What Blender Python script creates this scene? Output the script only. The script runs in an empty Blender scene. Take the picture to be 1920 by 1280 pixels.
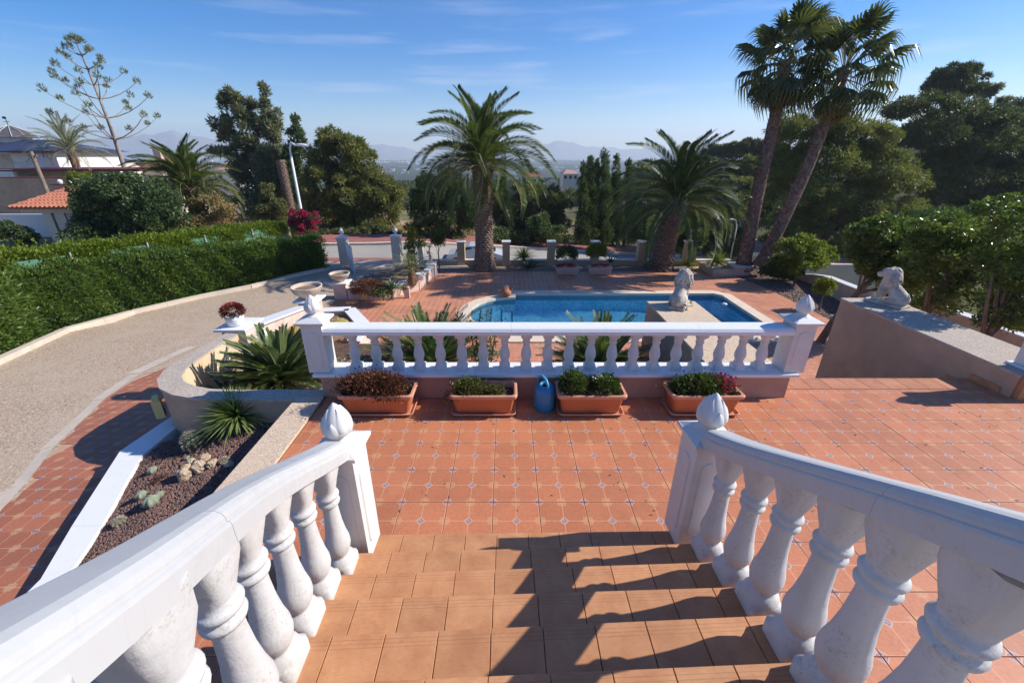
import bpy, math, random
import numpy as np
from mathutils import Vector, Matrix
S = bpy.context.scene
C = S.collection
R = math.radians
rnd = random.Random(7)
rg = np.random.default_rng(11)
# ------------------------------------------------------------------ camera, sky, sun, exposure
FPX, CX, CY, YH, HC = 769.0, 948.0, 608.0, 289.0, 3.0
PITCH = math.atan((CY-YH)/FPX)
cP, sP = math.cos(PITCH), math.sin(PITCH)
FF = FPX/cP
cam = bpy.data.cameras.new('camera'); camo = bpy.data.objects.new('camera', cam); C.objects.link(camo)
cam.sensor_width = 36; cam.lens = FPX*36/1920
cam.shift_x = (960-CX)/1920; cam.shift_y = -(640-CY)/1920
cam.clip_start = 0.05; cam.clip_end = 30000
camo.location = (0, 0, HC); camo.rotation_euler = (R(90)-PITCH, 0, 0)
S.camera = camo
SUN_EL, SUN_AZ = R(36), R(8)           # azimuth measured from +X towards +Y
sdir = Vector((math.cos(SUN_EL)*math.cos(SUN_AZ), math.cos(SUN_EL)*math.sin(SUN_AZ), math.sin(SUN_EL)))
w = bpy.data.worlds.new('World'); S.world = w; w.use_nodes = True
wn = w.node_tree; wn.nodes.clear()
wo = wn.nodes.new('ShaderNodeOutputWorld'); wb = wn.nodes.new('ShaderNodeBackground')
sky = wn.nodes.new('ShaderNodeTexSky'); sky.sky_type = 'NISHITA'; sky.sun_disc = False
sky.sun_elevation = SUN_EL; sky.sun_rotation = R(90)-SUN_AZ
sky.air_density = 1.0; sky.dust_density = 0.25; sky.ozone_density = 3.5; sky.altitude = 100
wb.inputs['Strength'].default_value = 0.102
# thin high cloud streaks mixed into the sky
tc = wn.nodes.new('ShaderNodeTexCoord'); sep = wn.nodes.new('ShaderNodeSeparateXYZ')
wn.links.new(tc.outputs['Generated'], sep.inputs[0])
mp = wn.nodes.new('ShaderNodeMapping'); mp.inputs['Scale'].default_value = (2.2, 2.2, 26)
wn.links.new(tc.outputs['Generated'], mp.inputs[0])
nz = wn.nodes.new('ShaderNodeTexNoise'); nz.inputs['Scale'].default_value = 1.6; nz.inputs['Detail'].default_value = 7; nz.inputs['Roughness'].default_value = 0.55
wn.links.new(mp.outputs[0], nz.inputs['Vector'])
cr = wn.nodes.new('ShaderNodeValToRGB'); cr.color_ramp.elements[0].position = 0.54; cr.color_ramp.elements[1].position = 0.86
wn.links.new(nz.outputs[0], cr.inputs[0])
band = wn.nodes.new('ShaderNodeValToRGB'); e = band.color_ramp.elements
e[0].position = 0.0; e[0].color = (.55,.55,.55,1); e[1].position = 0.16; e[1].color = (.5,.5,.5,1)
e2 = e.new(0.36); e2.color = (.05,.05,.05,1)
wn.links.new(sep.outputs[2], band.inputs[0])
mu = wn.nodes.new('ShaderNodeMath'); mu.operation = 'MULTIPLY'
wn.links.new(cr.outputs[0], mu.inputs[0]); wn.links.new(band.outputs[0], mu.inputs[1])
mixc = wn.nodes.new('ShaderNodeMixRGB'); mixc.inputs[2].default_value = (6.2, 6.3, 7.2, 1)
hs = wn.nodes.new('ShaderNodeHueSaturation'); hs.inputs['Saturation'].default_value = 1.62; hs.inputs['Hue'].default_value = .512; wn.links.new(sky.outputs[0], hs.inputs['Color'])
wn.links.new(mu.outputs[0], mixc.inputs[0]); wn.links.new(hs.outputs[0], mixc.inputs[1])
wn.links.new(mixc.outputs[0], wb.inputs[0]); wn.links.new(wb.outputs[0], wo.inputs[0])
sl = bpy.data.lights.new('sun', 'SUN'); sl.energy = 4.6; sl.angle = R(0.53); sl.color = (1, .95, .88)
so = bpy.data.objects.new('sun', sl); C.objects.link(so); so.rotation_euler = sdir.to_track_quat('Z', 'Y').to_euler()
so.location = (30, 5, 30)
S.view_settings.view_transform = 'Standard'; S.view_settings.look = 'None'
S.view_settings.exposure = 0.55; S.view_settings.gamma = 1; S.view_settings.use_curve_mapping = False
S.render.engine = 'CYCLES'
S.cycles.max_bounces = 6; S.cycles.transparent_max_bounces = 12; S.cycles.volume_bounces = 1

# ------------------------------------------------------------------ survey helpers: photo measurements to metres
def h_at(py, Y): return (py-YH)*cP*Y/(FF-(py-YH)*sP)
def z_at(py, Y): return HC-h_at(py, Y)
def x_at(px, Y, z): return (px-CX)*(cP*Y+sP*(HC-z))/FPX
def on_z(px, py, z=0.0):
    h = HC-z; d = FF*h/(py-YH)
    return ((px-CX)*d/FPX, (d-sP*h)/cP, z)
def at_Y(px, py, Y):
    z = z_at(py, Y); return (x_at(px, Y, z), Y, z)
def project(x, y, z):
    d = cP*y+sP*(HC-z)
    if d < .05: return (-9999, -9999, d)
    return (CX+FPX*x/d, YH+FF*(HC-z)/d, d)
DECK = -2.36
def ramp(Y):
    if Y < 4: return -.87
    if Y < 13: return -.87+(DECK+.04+.87)*(Y-4)/9
    return DECK+.04
def on_ramp(px, py):
    z = -1.5
    for _ in range(40):
        p = on_z(px, py, z); z = .5*z+.5*ramp(p[1])
    return on_z(px, py, z)
def ss(a, b, x):
    t = np.clip((x-a)/(b-a), 0, 1); return t*t*(3-2*t)

# ------------------------------------------------------------------ objects
def tag(o, label=None, cat=None, group=None, kind=None):
    if label: o['label'] = label
    if cat: o['category'] = cat
    if group: o['group'] = group
    if kind: o['kind'] = kind
    return o
def thing(name, label, cat, loc=(0,0,0), rz=0, group=None):
    o = bpy.data.objects.new(name, None); C.objects.link(o); o.empty_display_size = .1
    o.location = loc; o.rotation_euler = (0,0,rz)
    return tag(o, label, cat, group)
def copy_tree(o, parent=None):
    c = o.copy(); C.objects.link(c)
    if parent: c.parent = parent
    for ch in list(o.children): copy_tree(ch, c)
    return c
class MB:
    def __init__(s): s.v = []; s.f = []; s.uv = []; s.mi = []; s.sm = []
    def add(s, vs, fs, uvs=None, mi=0, smooth=False):
        n = len(s.v); s.v += [tuple(p) for p in vs]
        for i, f in enumerate(fs):
            s.f.append([a+n for a in f]); s.mi.append(mi); s.sm.append(smooth)
            s.uv.append(uvs[i] if uvs else None)
        return s
    def box(s, x0, x1, y0, y1, z0, z1, mi=0, M=None, bev=0):
        if bev:
            b = bev; vs = []
            for z, i in ((z0,b),(z0+b,0),(z1-b,0),(z1,b)):
                vs += [(x0+i,y0+i,z),(x1-i,y0+i,z),(x1-i,y1-i,z),(x0+i,y1-i,z)]
            fs = [(3,2,1,0),(12,13,14,15)]
            for k in range(3):
                for j in range(4): fs.append((k*4+j, k*4+(j+1)%4, k*4+4+(j+1)%4, k*4+4+j))
        else:
            vs = [(x0,y0,z0),(x1,y0,z0),(x1,y1,z0),(x0,y1,z0),(x0,y0,z1),(x1,y0,z1),(x1,y1,z1),(x0,y1,z1)]
            fs = [(3,2,1,0),(4,5,6,7),(0,1,5,4),(1,2,6,5),(2,3,7,6),(3,0,4,7)]
        if M is not None: vs = [M @ Vector(p) for p in vs]
        return s.add(vs, fs, mi=mi)
    def prism(s, pts, z0, z1, mi=0, top=None):
        n = len(pts); zt = top or (lambda x, y: z1)
        vs = [(p[0],p[1],z0) for p in pts]+[(p[0],p[1],zt(p[0],p[1])) for p in pts]
        a = sum(pts[i][0]*pts[(i+1)%n][1]-pts[(i+1)%n][0]*pts[i][1] for i in range(n))
        idx = list(range(n)) if a > 0 else list(range(n))[::-1]
        fs = [idx[::-1], [i+n for i in idx]]
        for k in range(n):
            i, j = idx[k], idx[(k+1)%n]; fs.append((i, j, j+n, i+n))
        return s.add(vs, fs, mi=mi)
    def lathe(s, prof, seg=20, c=(0,0,0), mi=0, smooth=True, sq=None, cap=True):
        vs = []
        for r, z in prof:
            for k in range(seg):
                a = 2*math.pi*(k+.5)/seg
                q = 1
                if sq and sq(z): q = 1/max(abs(math.cos(a)), abs(math.sin(a)))*.86
                vs.append((c[0]+r*q*math.cos(a), c[1]+r*q*math.sin(a), c[2]+z))
        fs = []
        for i in range(len(prof)-1):
            for k in range(seg):
                k2 = (k+1)%seg; fs.append((i*seg+k, i*seg+k2, (i+1)*seg+k2, (i+1)*seg+k))
        s.add(vs, fs, mi=mi, smooth=smooth)
        if cap:
            m = len(prof)-1
            s.add(vs[:seg], [list(range(seg))[::-1]], mi=mi); s.add(vs[m*seg:], [list(range(seg))], mi=mi)
        return s
    def tube(s, pts, rad, seg=8, mi=0, smooth=True, prof=None, cap=True):
        pts = [Vector(p) for p in pts]; n = len(pts)
        if not hasattr(rad, '__len__'): rad = [rad]*n
        vs = []
        pr = prof or [(math.cos(2*math.pi*k/seg), math.sin(2*math.pi*k/seg)) for k in range(seg)]
        seg = len(pr); up0 = Vector((0,0,1))
        for i, p in enumerate(pts):
            t = (pts[min(i+1,n-1)]-pts[max(i-1,0)]).normalized()
            u = t.cross(up0)
            if u.length < .05: u = t.cross(Vector((0,1,0)))
            u.normalize(); v = u.cross(t)
            for a, b in pr: vs.append(p+u*(a*rad[i])+v*(b*rad[i]))
        fs = []
        for i in range(n-1):
            for k in range(seg):
                k2 = (k+1)%seg; fs.append((i*seg+k, (i+1)*seg+k, (i+1)*seg+k2, i*seg+k2))
        s.add(vs, fs, mi=mi, smooth=smooth)
        if cap: s.add(vs[:seg], [list(range(seg))], mi=mi); s.add(vs[-seg:], [list(range(seg))[::-1]], mi=mi)
        return s
    def ball(s, c, r, seg=12, rings=8, mi=0, M=None, jit=0):
        rx, ry, rz = r if hasattr(r, '__len__') else (r, r, r)
        vs = [(0,0,-1)]
        for i in range(1, rings):
            a = math.pi*i/rings
            for k in range(seg):
                b = 2*math.pi*k/seg; vs.append((math.sin(a)*math.cos(b), math.sin(a)*math.sin(b), -math.cos(a)))
        vs.append((0,0,1)); m = len(vs)-1
        fs = [(0, 1+(k+1)%seg, 1+k) for k in range(seg)]
        for i in range(rings-2):
            for k in range(seg):
                a = 1+i*seg+k; b = 1+i*seg+(k+1)%seg; fs.append((a, b, b+seg, a+seg))
        fs += [(m, 1+(rings-2)*seg+k, 1+(rings-2)*seg+(k+1)%seg) for k in range(seg)]
        out = []
        for p in vs:
            q = 1+(rnd.uniform(-jit, jit) if jit else 0)
            v = Vector((p[0]*rx*q, p[1]*ry*q, p[2]*rz*q))
            if M is not None: v = M @ v
            out.append((v[0]+c[0], v[1]+c[1], v[2]+c[2]))
        return s.add(out, fs, mi=mi, smooth=(jit == 0))
    def mesh(s, name, mats, origin=(0,0,0)):
        me = bpy.data.meshes.new(name)
        o = origin
        me.from_pydata([(a-o[0], b-o[1], c-o[2]) for a, b, c in s.v], [], s.f)
        for m in (mats if isinstance(mats, (list, tuple)) else [mats]): me.materials.append(m)
        me.polygons.foreach_set('material_index', s.mi); me.polygons.foreach_set('use_smooth', s.sm)
        if any(u is not None for u in s.uv):
            ul = me.uv_layers.new(name='UVMap'); k = 0
            for p, u in zip(me.polygons, s.uv):
                for j in range(p.loop_total):
                    ul.data[p.loop_start+j].uv = u[j] if u else (.3, .3)
        me.update(); return me
    def build(s, name, mats, parent=None, origin=None, kind=None, loc=None):
        if origin is None: origin = tuple(parent.location) if (parent and not loc) else (0,0,0)
        if loc: origin = (0,0,0)
        me = s.mesh(name, mats, origin)
        o = bpy.data.objects.new(name, me); C.objects.link(o)
        if parent: o.parent = parent
        elif not loc: o.location = origin
        if loc: o.location = loc
        if kind: o['kind'] = kind
        return o
def local(s, name, mats, parent): # part built in the thing's own coordinates
    return s.build(name, mats, parent, origin=(0,0,0))
def inst(name, me, parent=None, loc=(0,0,0), rot=(0,0,0), sc=(1,1,1)):
    o = bpy.data.objects.new(name, me); C.objects.link(o); o.location = loc; o.rotation_euler = rot; o.scale = sc
    if parent: o.parent = parent
    return o

# ------------------------------------------------------------------ materials
class NT:
    def __init__(s, name):
        s.m = bpy.data.materials.new(name); s.m.use_nodes = True; s.t = s.m.node_tree
        s.b = s.t.nodes['Principled BSDF']; s.out = s.t.nodes['Material Output']
    def n(s, ty, **kw):
        nd = s.t.nodes.new(ty)
        for k, v in kw.items(): setattr(nd, k, v)
        return nd
    def put(s, sock, v):
        if isinstance(v, bpy.types.NodeSocket): s.t.links.new(v, sock)
        elif v is not None: sock.default_value = v
    def ma(s, op, a, b=None, c=None):
        nd = s.n('ShaderNodeMath', operation=op)
        s.put(nd.inputs[0], a); s.put(nd.inputs[1], b)
        if c is not None: s.put(nd.inputs[2], c)
        return nd.outputs[0]
    def mix(s, f, a, b, mode='MIX'):
        nd = s.n('ShaderNodeMixRGB', blend_type=mode)
        s.put(nd.inputs[0], f)
        for i, q in ((1,a),(2,b)): s.put(nd.inputs[i], q if isinstance(q, bpy.types.NodeSocket) else (*q[:3], 1))
        return nd.outputs[0]
    def pos(s, obj=False):
        return s.n('ShaderNodeTexCoord').outputs['Object'] if obj else s.n('ShaderNodeNewGeometry').outputs['Position']
    def map(s, v, sc):
        nd = s.n('ShaderNodeMapping'); s.put(nd.inputs[0], v); nd.inputs['Scale'].default_value = sc; return nd.outputs[0]
    def noise(s, v, sc, det=4, ro=.5, dist=0):
        nd = s.n('ShaderNodeTexNoise'); s.put(nd.inputs['Vector'], v)
        nd.inputs['Scale'].default_value = sc; nd.inputs['Detail'].default_value = det
        nd.inputs['Roughness'].default_value = ro; nd.inputs['Distortion'].default_value = dist
        return nd.outputs[0]
    def vor(s, v, sc, feat='F1', out='Distance', rand=1):
        nd = s.n('ShaderNodeTexVoronoi', feature=feat); s.put(nd.inputs['Vector'], v); nd.inputs['Scale'].default_value = sc
        nd.inputs['Randomness'].default_value = rand
        return nd.outputs[out]
    def ramp(s, v, *st):
        nd = s.n('ShaderNodeValToRGB'); e = nd.color_ramp.elements
        while len(e) < len(st): e.new(.5)
        for k, (p, c) in enumerate(st):
            e[k].position = p; e[k].color = (*c, 1) if hasattr(c, '__len__') else (c, c, c, 1)
        s.put(nd.inputs[0], v); return nd.outputs[0]
    def bump(s, h, st=.3, dist=.01, prev=None):
        nd = s.n('ShaderNodeBump'); s.put(nd.inputs['Height'], h); nd.inputs['Strength'].default_value = st
        nd.inputs['Distance'].default_value = dist
        if prev is not None: s.put(nd.inputs['Normal'], prev)
        return nd.outputs[0]
    def fin(s, col=None, rough=None, nrm=None, spec=None):
        if col is not None: s.put(s.b.inputs['Base Color'], col if isinstance(col, bpy.types.NodeSocket) else (*col, 1))
        if rough is not None: s.put(s.b.inputs['Roughness'], rough)
        if nrm is not None: s.put(s.b.inputs['Normal'], nrm)
        if spec is not None: s.b.inputs['Specular IOR Level'].default_value = spec
        return s.m
def mat(name, c1, c2=None, sc=8, rough=.7, bump=.25, bsc=60, bd=.004, spec=.3, obj=False, lo=.35, hi=.65, c3=None, sc3=1.5):
    t = NT(name); p = t.pos(obj)
    col = c1
    if c2: col = t.mix(t.ramp(t.noise(p, sc, 5, .6), (lo, 0.), (hi, 1.)), c1, c2)
    if c3: col = t.mix(t.ramp(t.noise(p, sc3, 4, .6), (.45, 0.), (.7, 1.)), col, c3)
    nr = t.bump(t.noise(p, bsc, 4, .6), bump, bd) if bump else None
    return t.fin(col, rough, nr, spec)
def leafmat(name, c1, c2, sc=.8, c3=None, rough=.5, trans=.3, fine=14, obj=False, brown=None):
    t = NT(name); p = t.pos(obj)
    col = t.mix(t.ramp(t.noise(p, sc, 3, .6), (.35, 0.), (.65, 1.)), c1, c2)
    if c3: col = t.mix(t.ramp(t.noise(p, fine, 2, .5), (.55, 0.), (.75, 1.)), col, c3)
    if brown: col = t.mix(t.ma('MULTIPLY', t.ramp(t.noise(p, 1.7, 6, .75), (.56, 0.), (.68, 1.)), t.ramp(t.noise(p, 15, 2), (.45, 0.), (.6, 1.))), col, brown)
    t.fin(col, rough, None, .35)
    tr = t.n('ShaderNodeBsdfTranslucent'); t.put(tr.inputs[0], t.mix(1., col, (1.4, 1.6, .7), 'MULTIPLY'))
    mx = t.n('ShaderNodeMixShader'); mx.inputs[0].default_value = trans
    t.t.links.new(t.b.outputs[0], mx.inputs[1]); t.t.links.new(tr.outputs[0], mx.inputs[2]); t.t.links.new(mx.outputs[0], t.out.inputs[0])
    return t.m
def speckle(name, cols, sc, rough=.85, base=None, bd=.004, bst=.6, patch=None):
    t = NT(name); p = t.pos()
    nd = t.n('ShaderNodeTexVoronoi'); t.put(nd.inputs['Vector'], p); nd.inputs['Scale'].default_value = sc
    wv = t.n('ShaderNodeTexWhiteNoise'); t.put(wv.inputs[0], nd.outputs['Position'])
    n = len(cols); col = t.ramp(wv.outputs['Value'], *[(i/(n-1), cols[i]) for i in range(n)])
    if base: col = t.mix(t.ramp(nd.outputs['Distance'], (.45, 0.), (.75, 1.)), col, base)
    if patch: col = t.mix(t.ramp(t.noise(p, .9, 5, .65), (.42, 0.), (.72, .7)), col, patch)
    nr = t.bump(t.ma('SUBTRACT', 1., nd.outputs['Distance']), bst, bd)
    return t.fin(col, rough, nr, .2)
M = {}
TT = .4255; JX, JY = -.117, 2.905
def tile_material(name, base, base2, beige, star, blue, light, seedsc):
    t = NT(name); uv = t.n('ShaderNodeUVMap').outputs[0]; sp = t.n('ShaderNodeSeparateXYZ'); t.put(sp.inputs[0], uv)
    a = t.ma('ABSOLUTE', t.ma('SUBTRACT', sp.outputs[0], .5)); b = t.ma('ABSOLUTE', t.ma('SUBTRACT', sp.outputs[1], .5))
    ia = t.ma('SUBTRACT', .5, a); ib = t.ma('SUBTRACT', .5, b)
    p = t.pos(); fine = t.noise(p, 38, 5, .7); br = t.noise(p, 5, 4, .6)
    # per tile shade from the tile's own cell
    vm = t.n('ShaderNodeVectorMath', operation='ADD'); t.put(vm.inputs[0], p); vm.inputs[1].default_value = (-JX, -JY, 0)
    v2 = t.n('ShaderNodeVectorMath', operation='SCALE'); t.put(v2.inputs[0], vm.outputs[0]); v2.inputs['Scale'].default_value = 1/TT
    v3 = t.n('ShaderNodeVectorMath', operation='FLOOR'); t.put(v3.inputs[0], v2.outputs[0])
    wnz = t.n('ShaderNodeTexWhiteNoise'); t.put(wnz.inputs[0], v3.outputs[0])
    col = t.mix(t.ramp(fine, (.35, 0.), (.68, 1.)), base, base2)
    col = t.mix(t.ramp(br, (.42, 0.), (.7, .45)), col, (base[0]*1.15, base[1]*1.25, base[2]*1.2))
    vv = t.ma('MULTIPLY_ADD', wnz.outputs[0], .22, .89)
    cc = t.n('ShaderNodeCombineXYZ')
    for i in range(3): t.put(cc.inputs[i], vv)
    col = t.mix(1., col, cc.outputs[0], 'MULTIPLY')
    # printed lines along the quarter joints, bevelled octagon corners
    jn = t.ma('MULTIPLY', t.ma('SUBTRACT', t.noise(p, 60, 2), .5), .006)
    la = t.ma('LESS_THAN', t.ma('ADD', a, jn), .008); lb = t.ma('LESS_THAN', t.ma('ADD', b, jn), .008)
    lc = t.ma('LESS_THAN', t.ma('ADD', ia, jn), .008); ld = t.ma('LESS_THAN', t.ma('ADD', ib, jn), .008)
    line = t.ma('MAXIMUM', t.ma('MAXIMUM', la, lb), t.ma('MAXIMUM', lc, ld))
    col = t.mix(t.ma('MULTIPLY', line, .75), col, beige)
    def dia(u, v, r): return t.ma('LESS_THAN', t.ma('ADD', u, v), r)
    for (u, v) in ((a, b), (ia, ib)):
        col = t.mix(dia(u, v, .104), col, light)
        inn = t.ma('MULTIPLY', dia(u, v, .078), t.ma('GREATER_THAN', t.noise(uv, 34, 2, .6), .47))
        col = t.mix(inn, col, blue)
    for (u, v) in ((a, ib), (ia, b)):
        mxn = t.ma('MAXIMUM', u, v); di = t.ma('ADD', u, v)
        st = t.ma('LESS_THAN', t.ma('MINIMUM', mxn, t.ma('MULTIPLY', di, .72)), .092)
        wob = t.ma('GREATER_THAN', t.noise(uv, 46, 2, .6), .44)
        col = t.mix(t.ma('MULTIPLY', st, t.ma('MULTIPLY_ADD', wob, .4, .2)), col, star)
    gr = t.ramp(t.noise(p, 1.3, 7, .7), (.50, 0.), (.72, .42)); col = t.mix(gr, col, (base[0]*.62, base[1]*.72, base[2]*.85))
    nr = t.bump(fine, .12, .002); nr = t.bump(t.ma('SUBTRACT', 1., line), .2, .002, nr)
    return t.fin(col, t.ramp(br, (.3, .42), (.7, .6)), nr, .35)
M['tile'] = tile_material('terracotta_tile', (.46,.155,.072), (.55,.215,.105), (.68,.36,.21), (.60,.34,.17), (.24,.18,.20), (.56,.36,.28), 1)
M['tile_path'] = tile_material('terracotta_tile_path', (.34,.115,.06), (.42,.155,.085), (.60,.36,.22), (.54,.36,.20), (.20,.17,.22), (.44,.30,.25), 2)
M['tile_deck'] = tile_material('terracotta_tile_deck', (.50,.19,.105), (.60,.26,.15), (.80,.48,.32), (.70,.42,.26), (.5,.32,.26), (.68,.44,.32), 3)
def stair_tile(nm='stair_tile', k=(1,1,1)):
    t = NT(nm); p = t.pos(); uv = t.n('ShaderNodeUVMap').outputs[0]; sp = t.n('ShaderNodeSeparateXYZ'); t.put(sp.inputs[0], uv)
    oi = t.n('ShaderNodeObjectInfo').outputs['Random']
    n1 = t.noise(p, 7, 5, .65); n2 = t.noise(t.map(p, (30, 200, 30)), 1, 4, .6)
    col = t.mix(t.ramp(n1, (.32, 0.), (.68, 1.)), (.44,.195,.088), (.57,.285,.135))
    col = t.mix(t.ma('MULTIPLY', t.ramp(n2, (.5, 0.), (.7, 1.)), .35), col, (.33,.13,.06))
    ln = None
    for yy in (.80, .86, .92):
        d = t.ma('LESS_THAN', t.ma('ABSOLUTE', t.ma('SUBTRACT', sp.outputs[1], yy)), .006)
        ln = d if ln is None else t.ma('MAXIMUM', ln, d)
    for yy in (.08, .14, .22):
        ln = t.ma('MAXIMUM', ln, t.ma('LESS_THAN', t.ma('ABSOLUTE', t.ma('SUBTRACT', sp.outputs[1], yy)), .005))
    col = t.mix(t.ma('MULTIPLY', ln, .32), col, (.22,.075,.035))
    vv = t.ma('MULTIPLY_ADD', oi, .2, .9); cc = t.n('ShaderNodeCombineXYZ')
    for i in range(3): t.put(cc.inputs[i], vv)
    col = t.mix(1., col, cc.outputs[0], 'MULTIPLY'); col = t.mix(1., col, k, 'MULTIPLY')
    nr = t.bump(t.noise(p, 90, 4, .6), .12, .002); nr = t.bump(t.ma('SUBTRACT', 1., ln), .15, .001, nr)
    return t.fin(col, .55, nr, .35)
M['stair'] = stair_tile(); M['edge'] = stair_tile('terrace_edge_tile', (.98,.86,.92))
M['grout'] = mat('grout', (.50,.32,.22), (.22,.12,.08), 3, .95, .3, lo=.4, hi=.6)
M['grout2'] = mat('pale_grout', (.62,.40,.28), (.45,.27,.19), 2, .95, .3)
def marble(nm='white_marble', k=1.0):
    t = NT(nm); p = t.pos()
    ve = t.ramp(t.noise(t.map(p, (1.2,2.4,2)), 2.6, 8, .62, 1.2), (.46, 0.), (.5, 1.), (.54, 0.))
    col = t.mix(t.ma('MULTIPLY', ve, .10), (.76,.76,.755), (.5,.51,.53))
    col = t.mix(t.ramp(t.noise(p, 45, 3, .7), (.66, 0.), (.76, .5)), col, (.5,.5,.48))
    if k < 1:
        col = t.mix(1., col, (k, k*.995, k*.975), 'MULTIPLY')
        st = t.ma('MULTIPLY', t.ramp(t.noise(p, 3.2, 7, .75), (.52, 0.), (.7, .5)), t.ramp(t.noise(p, 40, 4, .7), (.4, .3), (.7, 1.)))
        col = t.mix(st, col, (.33,.32,.29)); sp_ = t.ramp(t.vor(p, 26), (.02, 1.), (.035, 0.)); col = t.mix(t.ma('MULTIPLY', sp_, .6), col, (.16,.14,.12))
    nr = t.bump(t.noise(p, 24, 5, .6), .16, .004); nr = t.bump(t.noise(p, 140, 3, .6), .1, .001, nr)
    return t.fin(col, .5, nr, .35)
M['marble'] = marble(); M['marble_grey'] = marble('greyed_marble', .70)
def weathered():
    t = NT('white_painted_stone'); p = t.pos()
    big = t.ramp(t.noise(p, 4.5, 6, .72), (.47, 0.), (.64, 1.)); sm = t.ramp(t.noise(p, 70, 4, .75), (.5, .0), (.75, 1.))
    col = t.mix(t.ma('MULTIPLY', t.ma('MULTIPLY', big, sm), 1.0), (.60,.59,.57), (.27,.215,.14))
    col = t.mix(t.ramp(t.noise(t.map(p, (3,3,1)), 3, 4, .6), (.45, 0.), (.7, .5)), col, (.46,.43,.39))
    nr = t.bump(t.noise(p, 16, 6, .62), .38, .012); nr = t.bump(t.noise(t.map(p, (60,60,12)), 1, 4, .7), .22, .004, nr)
    return t.fin(col, .62, nr, .3)
M['wstone'] = weathered()
M['wpaint'] = mat('white_paint', (.70,.68,.65), (.63,.61,.58), 4, .55, .2, 30, .004)
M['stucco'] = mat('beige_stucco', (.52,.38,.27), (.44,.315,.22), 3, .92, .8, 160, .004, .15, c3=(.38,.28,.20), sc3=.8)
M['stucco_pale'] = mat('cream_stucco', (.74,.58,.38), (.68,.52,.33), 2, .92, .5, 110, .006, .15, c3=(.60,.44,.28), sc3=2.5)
M['stucco_pink'] = mat('pinkish_stucco', (.48,.31,.24), (.40,.255,.19), 3, .92, .8, 170, .004, .15)
M['pillar'] = mat('tan_render', (.50,.38,.25), (.42,.32,.21), 1.2, .9, .4, 70, .005, .15)
M['cream'] = mat('cream_render', (.66,.58,.47), (.60,.52,.42), .8, .9, .3, 30, .006, .15)
M['whitewall'] = mat('white_render', (.76,.73,.70), (.70,.67,.63), .8, .9, .2, 20, .006, .15)
M['pinkstone'] = mat('pink_limestone', (.66,.49,.41), (.56,.40,.33), 6, .7, .3, 40, .004, .25, c3=(.72,.60,.52), sc3=2.2)
M['pebble'] = speckle('exposed_pebble', [(.20,.16,.13),(.60,.50,.40),(.40,.33,.27),(.72,.62,.50)], 85, base=(.45,.38,.31), patch=(.33,.29,.25))
M['pebble_warm'] = speckle('warm_exposed_pebble', [(.34,.23,.15),(.70,.55,.39),(.54,.40,.28),(.82,.68,.50)], 85, base=(.60,.46,.33))
M['drive'] = speckle('aggregate_driveway', [(.14,.10,.075),(.52,.40,.29),(.31,.235,.17),(.66,.52,.39),(.36,.22,.14)], 42, base=(.395,.30,.215), bd=.008, patch=(.47,.38,.28))
M['concrete'] = mat('pale_concrete', (.58,.49,.40), (.50,.42,.34), 3, .9, .4, 50, .004, .2)
M['kerb'] = mat('kerb_concrete', (.66,.56,.44), (.54,.46,.37), 2.2, .9, .4, 50, .005, .2)
M['road'] = mat('worn_road', (.36,.33,.295), (.31,.285,.25), .5, .9, .4, 60, .004, .15, c3=(.40,.36,.31), sc3=.15)
M['redpave'] = mat('red_pavement', (.36,.14,.11), (.30,.12,.10), 1.2, .85, .3, 12, .01, .2)
M['soil'] = mat('dark_soil', (.10,.065,.045), (.17,.11,.075), 5, 1, 1, 40, .02, .1)
M['bedsoil'] = mat('dry_soil', (.28,.19,.13), (.20,.135,.09), 3, 1, 1, 30, .02, .1)
M['lava'] = mat('lava_stone', (.20,.115,.095), (.30,.185,.15), 26, .95, .8, 120, .01, .1, c3=(.13,.085,.075), sc3=38)
M['gravelground'] = speckle('brown_gravel', [(.14,.10,.085),(.27,.205,.165),(.20,.15,.12),(.32,.25,.20)], 22, base=(.2,.15,.12), bd=.02)
M['rock'] = mat('tan_rock', (.58,.45,.32), (.40,.29,.20), 16, .9, 1, 50, .02, .15)
M['plastic'] = mat('terracotta_plastic', (.56,.175,.07), (.50,.15,.06), 3, .45, .1, 60, .002, .4)
M['plastic_rim'] = mat('faded_plastic_rim', (.66,.32,.20), (.60,.26,.15), 9, .5, .1, 60, .002, .35)
M['blue'] = mat('blue_plastic', (.025,.19,.38), (.03,.24,.46), 4, .35, 0, spec=.5)
M['blue_light'] = mat('light_blue_plastic', (.10,.42,.66), (.08,.36,.60), 4, .35, 0, spec=.5)
M['pinkplastic'] = mat('pink_planter', (.60,.42,.34), (.54,.37,.30), 5, .6, .15, 40, .003)
M['ceramic'] = mat('white_ceramic', (.80,.79,.77), (.76,.75,.73), 4, .3, 0, spec=.5)
M['terracotta'] = mat('terracotta_clay', (.46,.19,.10), (.36,.14,.075), 12, .8, .3)
M['caststone'] = mat('cast_stone', (.62,.50,.38), (.54,.43,.33), 4, .85, .5, 60, .005, .2, c3=(.42,.35,.28), sc3=3)
M['lion'] = mat('weathered_statue_stone', (.66,.57,.47), (.50,.43,.36), 9, .85, .6, 40, .008, .2, c3=(.22,.20,.19), sc3=5)
M['coping'] = mat('pool_coping', (.74,.60,.46), (.68,.55,.42), 3, .75, .3, 60, .003, .25)
M['metal_white'] = mat('white_metal', (.78,.78,.78), None, rough=.4, bump=0)
M['metal_grey'] = mat('galvanised_metal', (.50,.51,.50), (.42,.43,.42), 2, .45, 0)
M['metal_green'] = mat('green_metal', (.10,.22,.15), (.08,.18,.12), 2, .5, 0)
M['iron'] = mat('dark_iron', (.05,.05,.055), None, rough=.5, bump=0)
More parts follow.
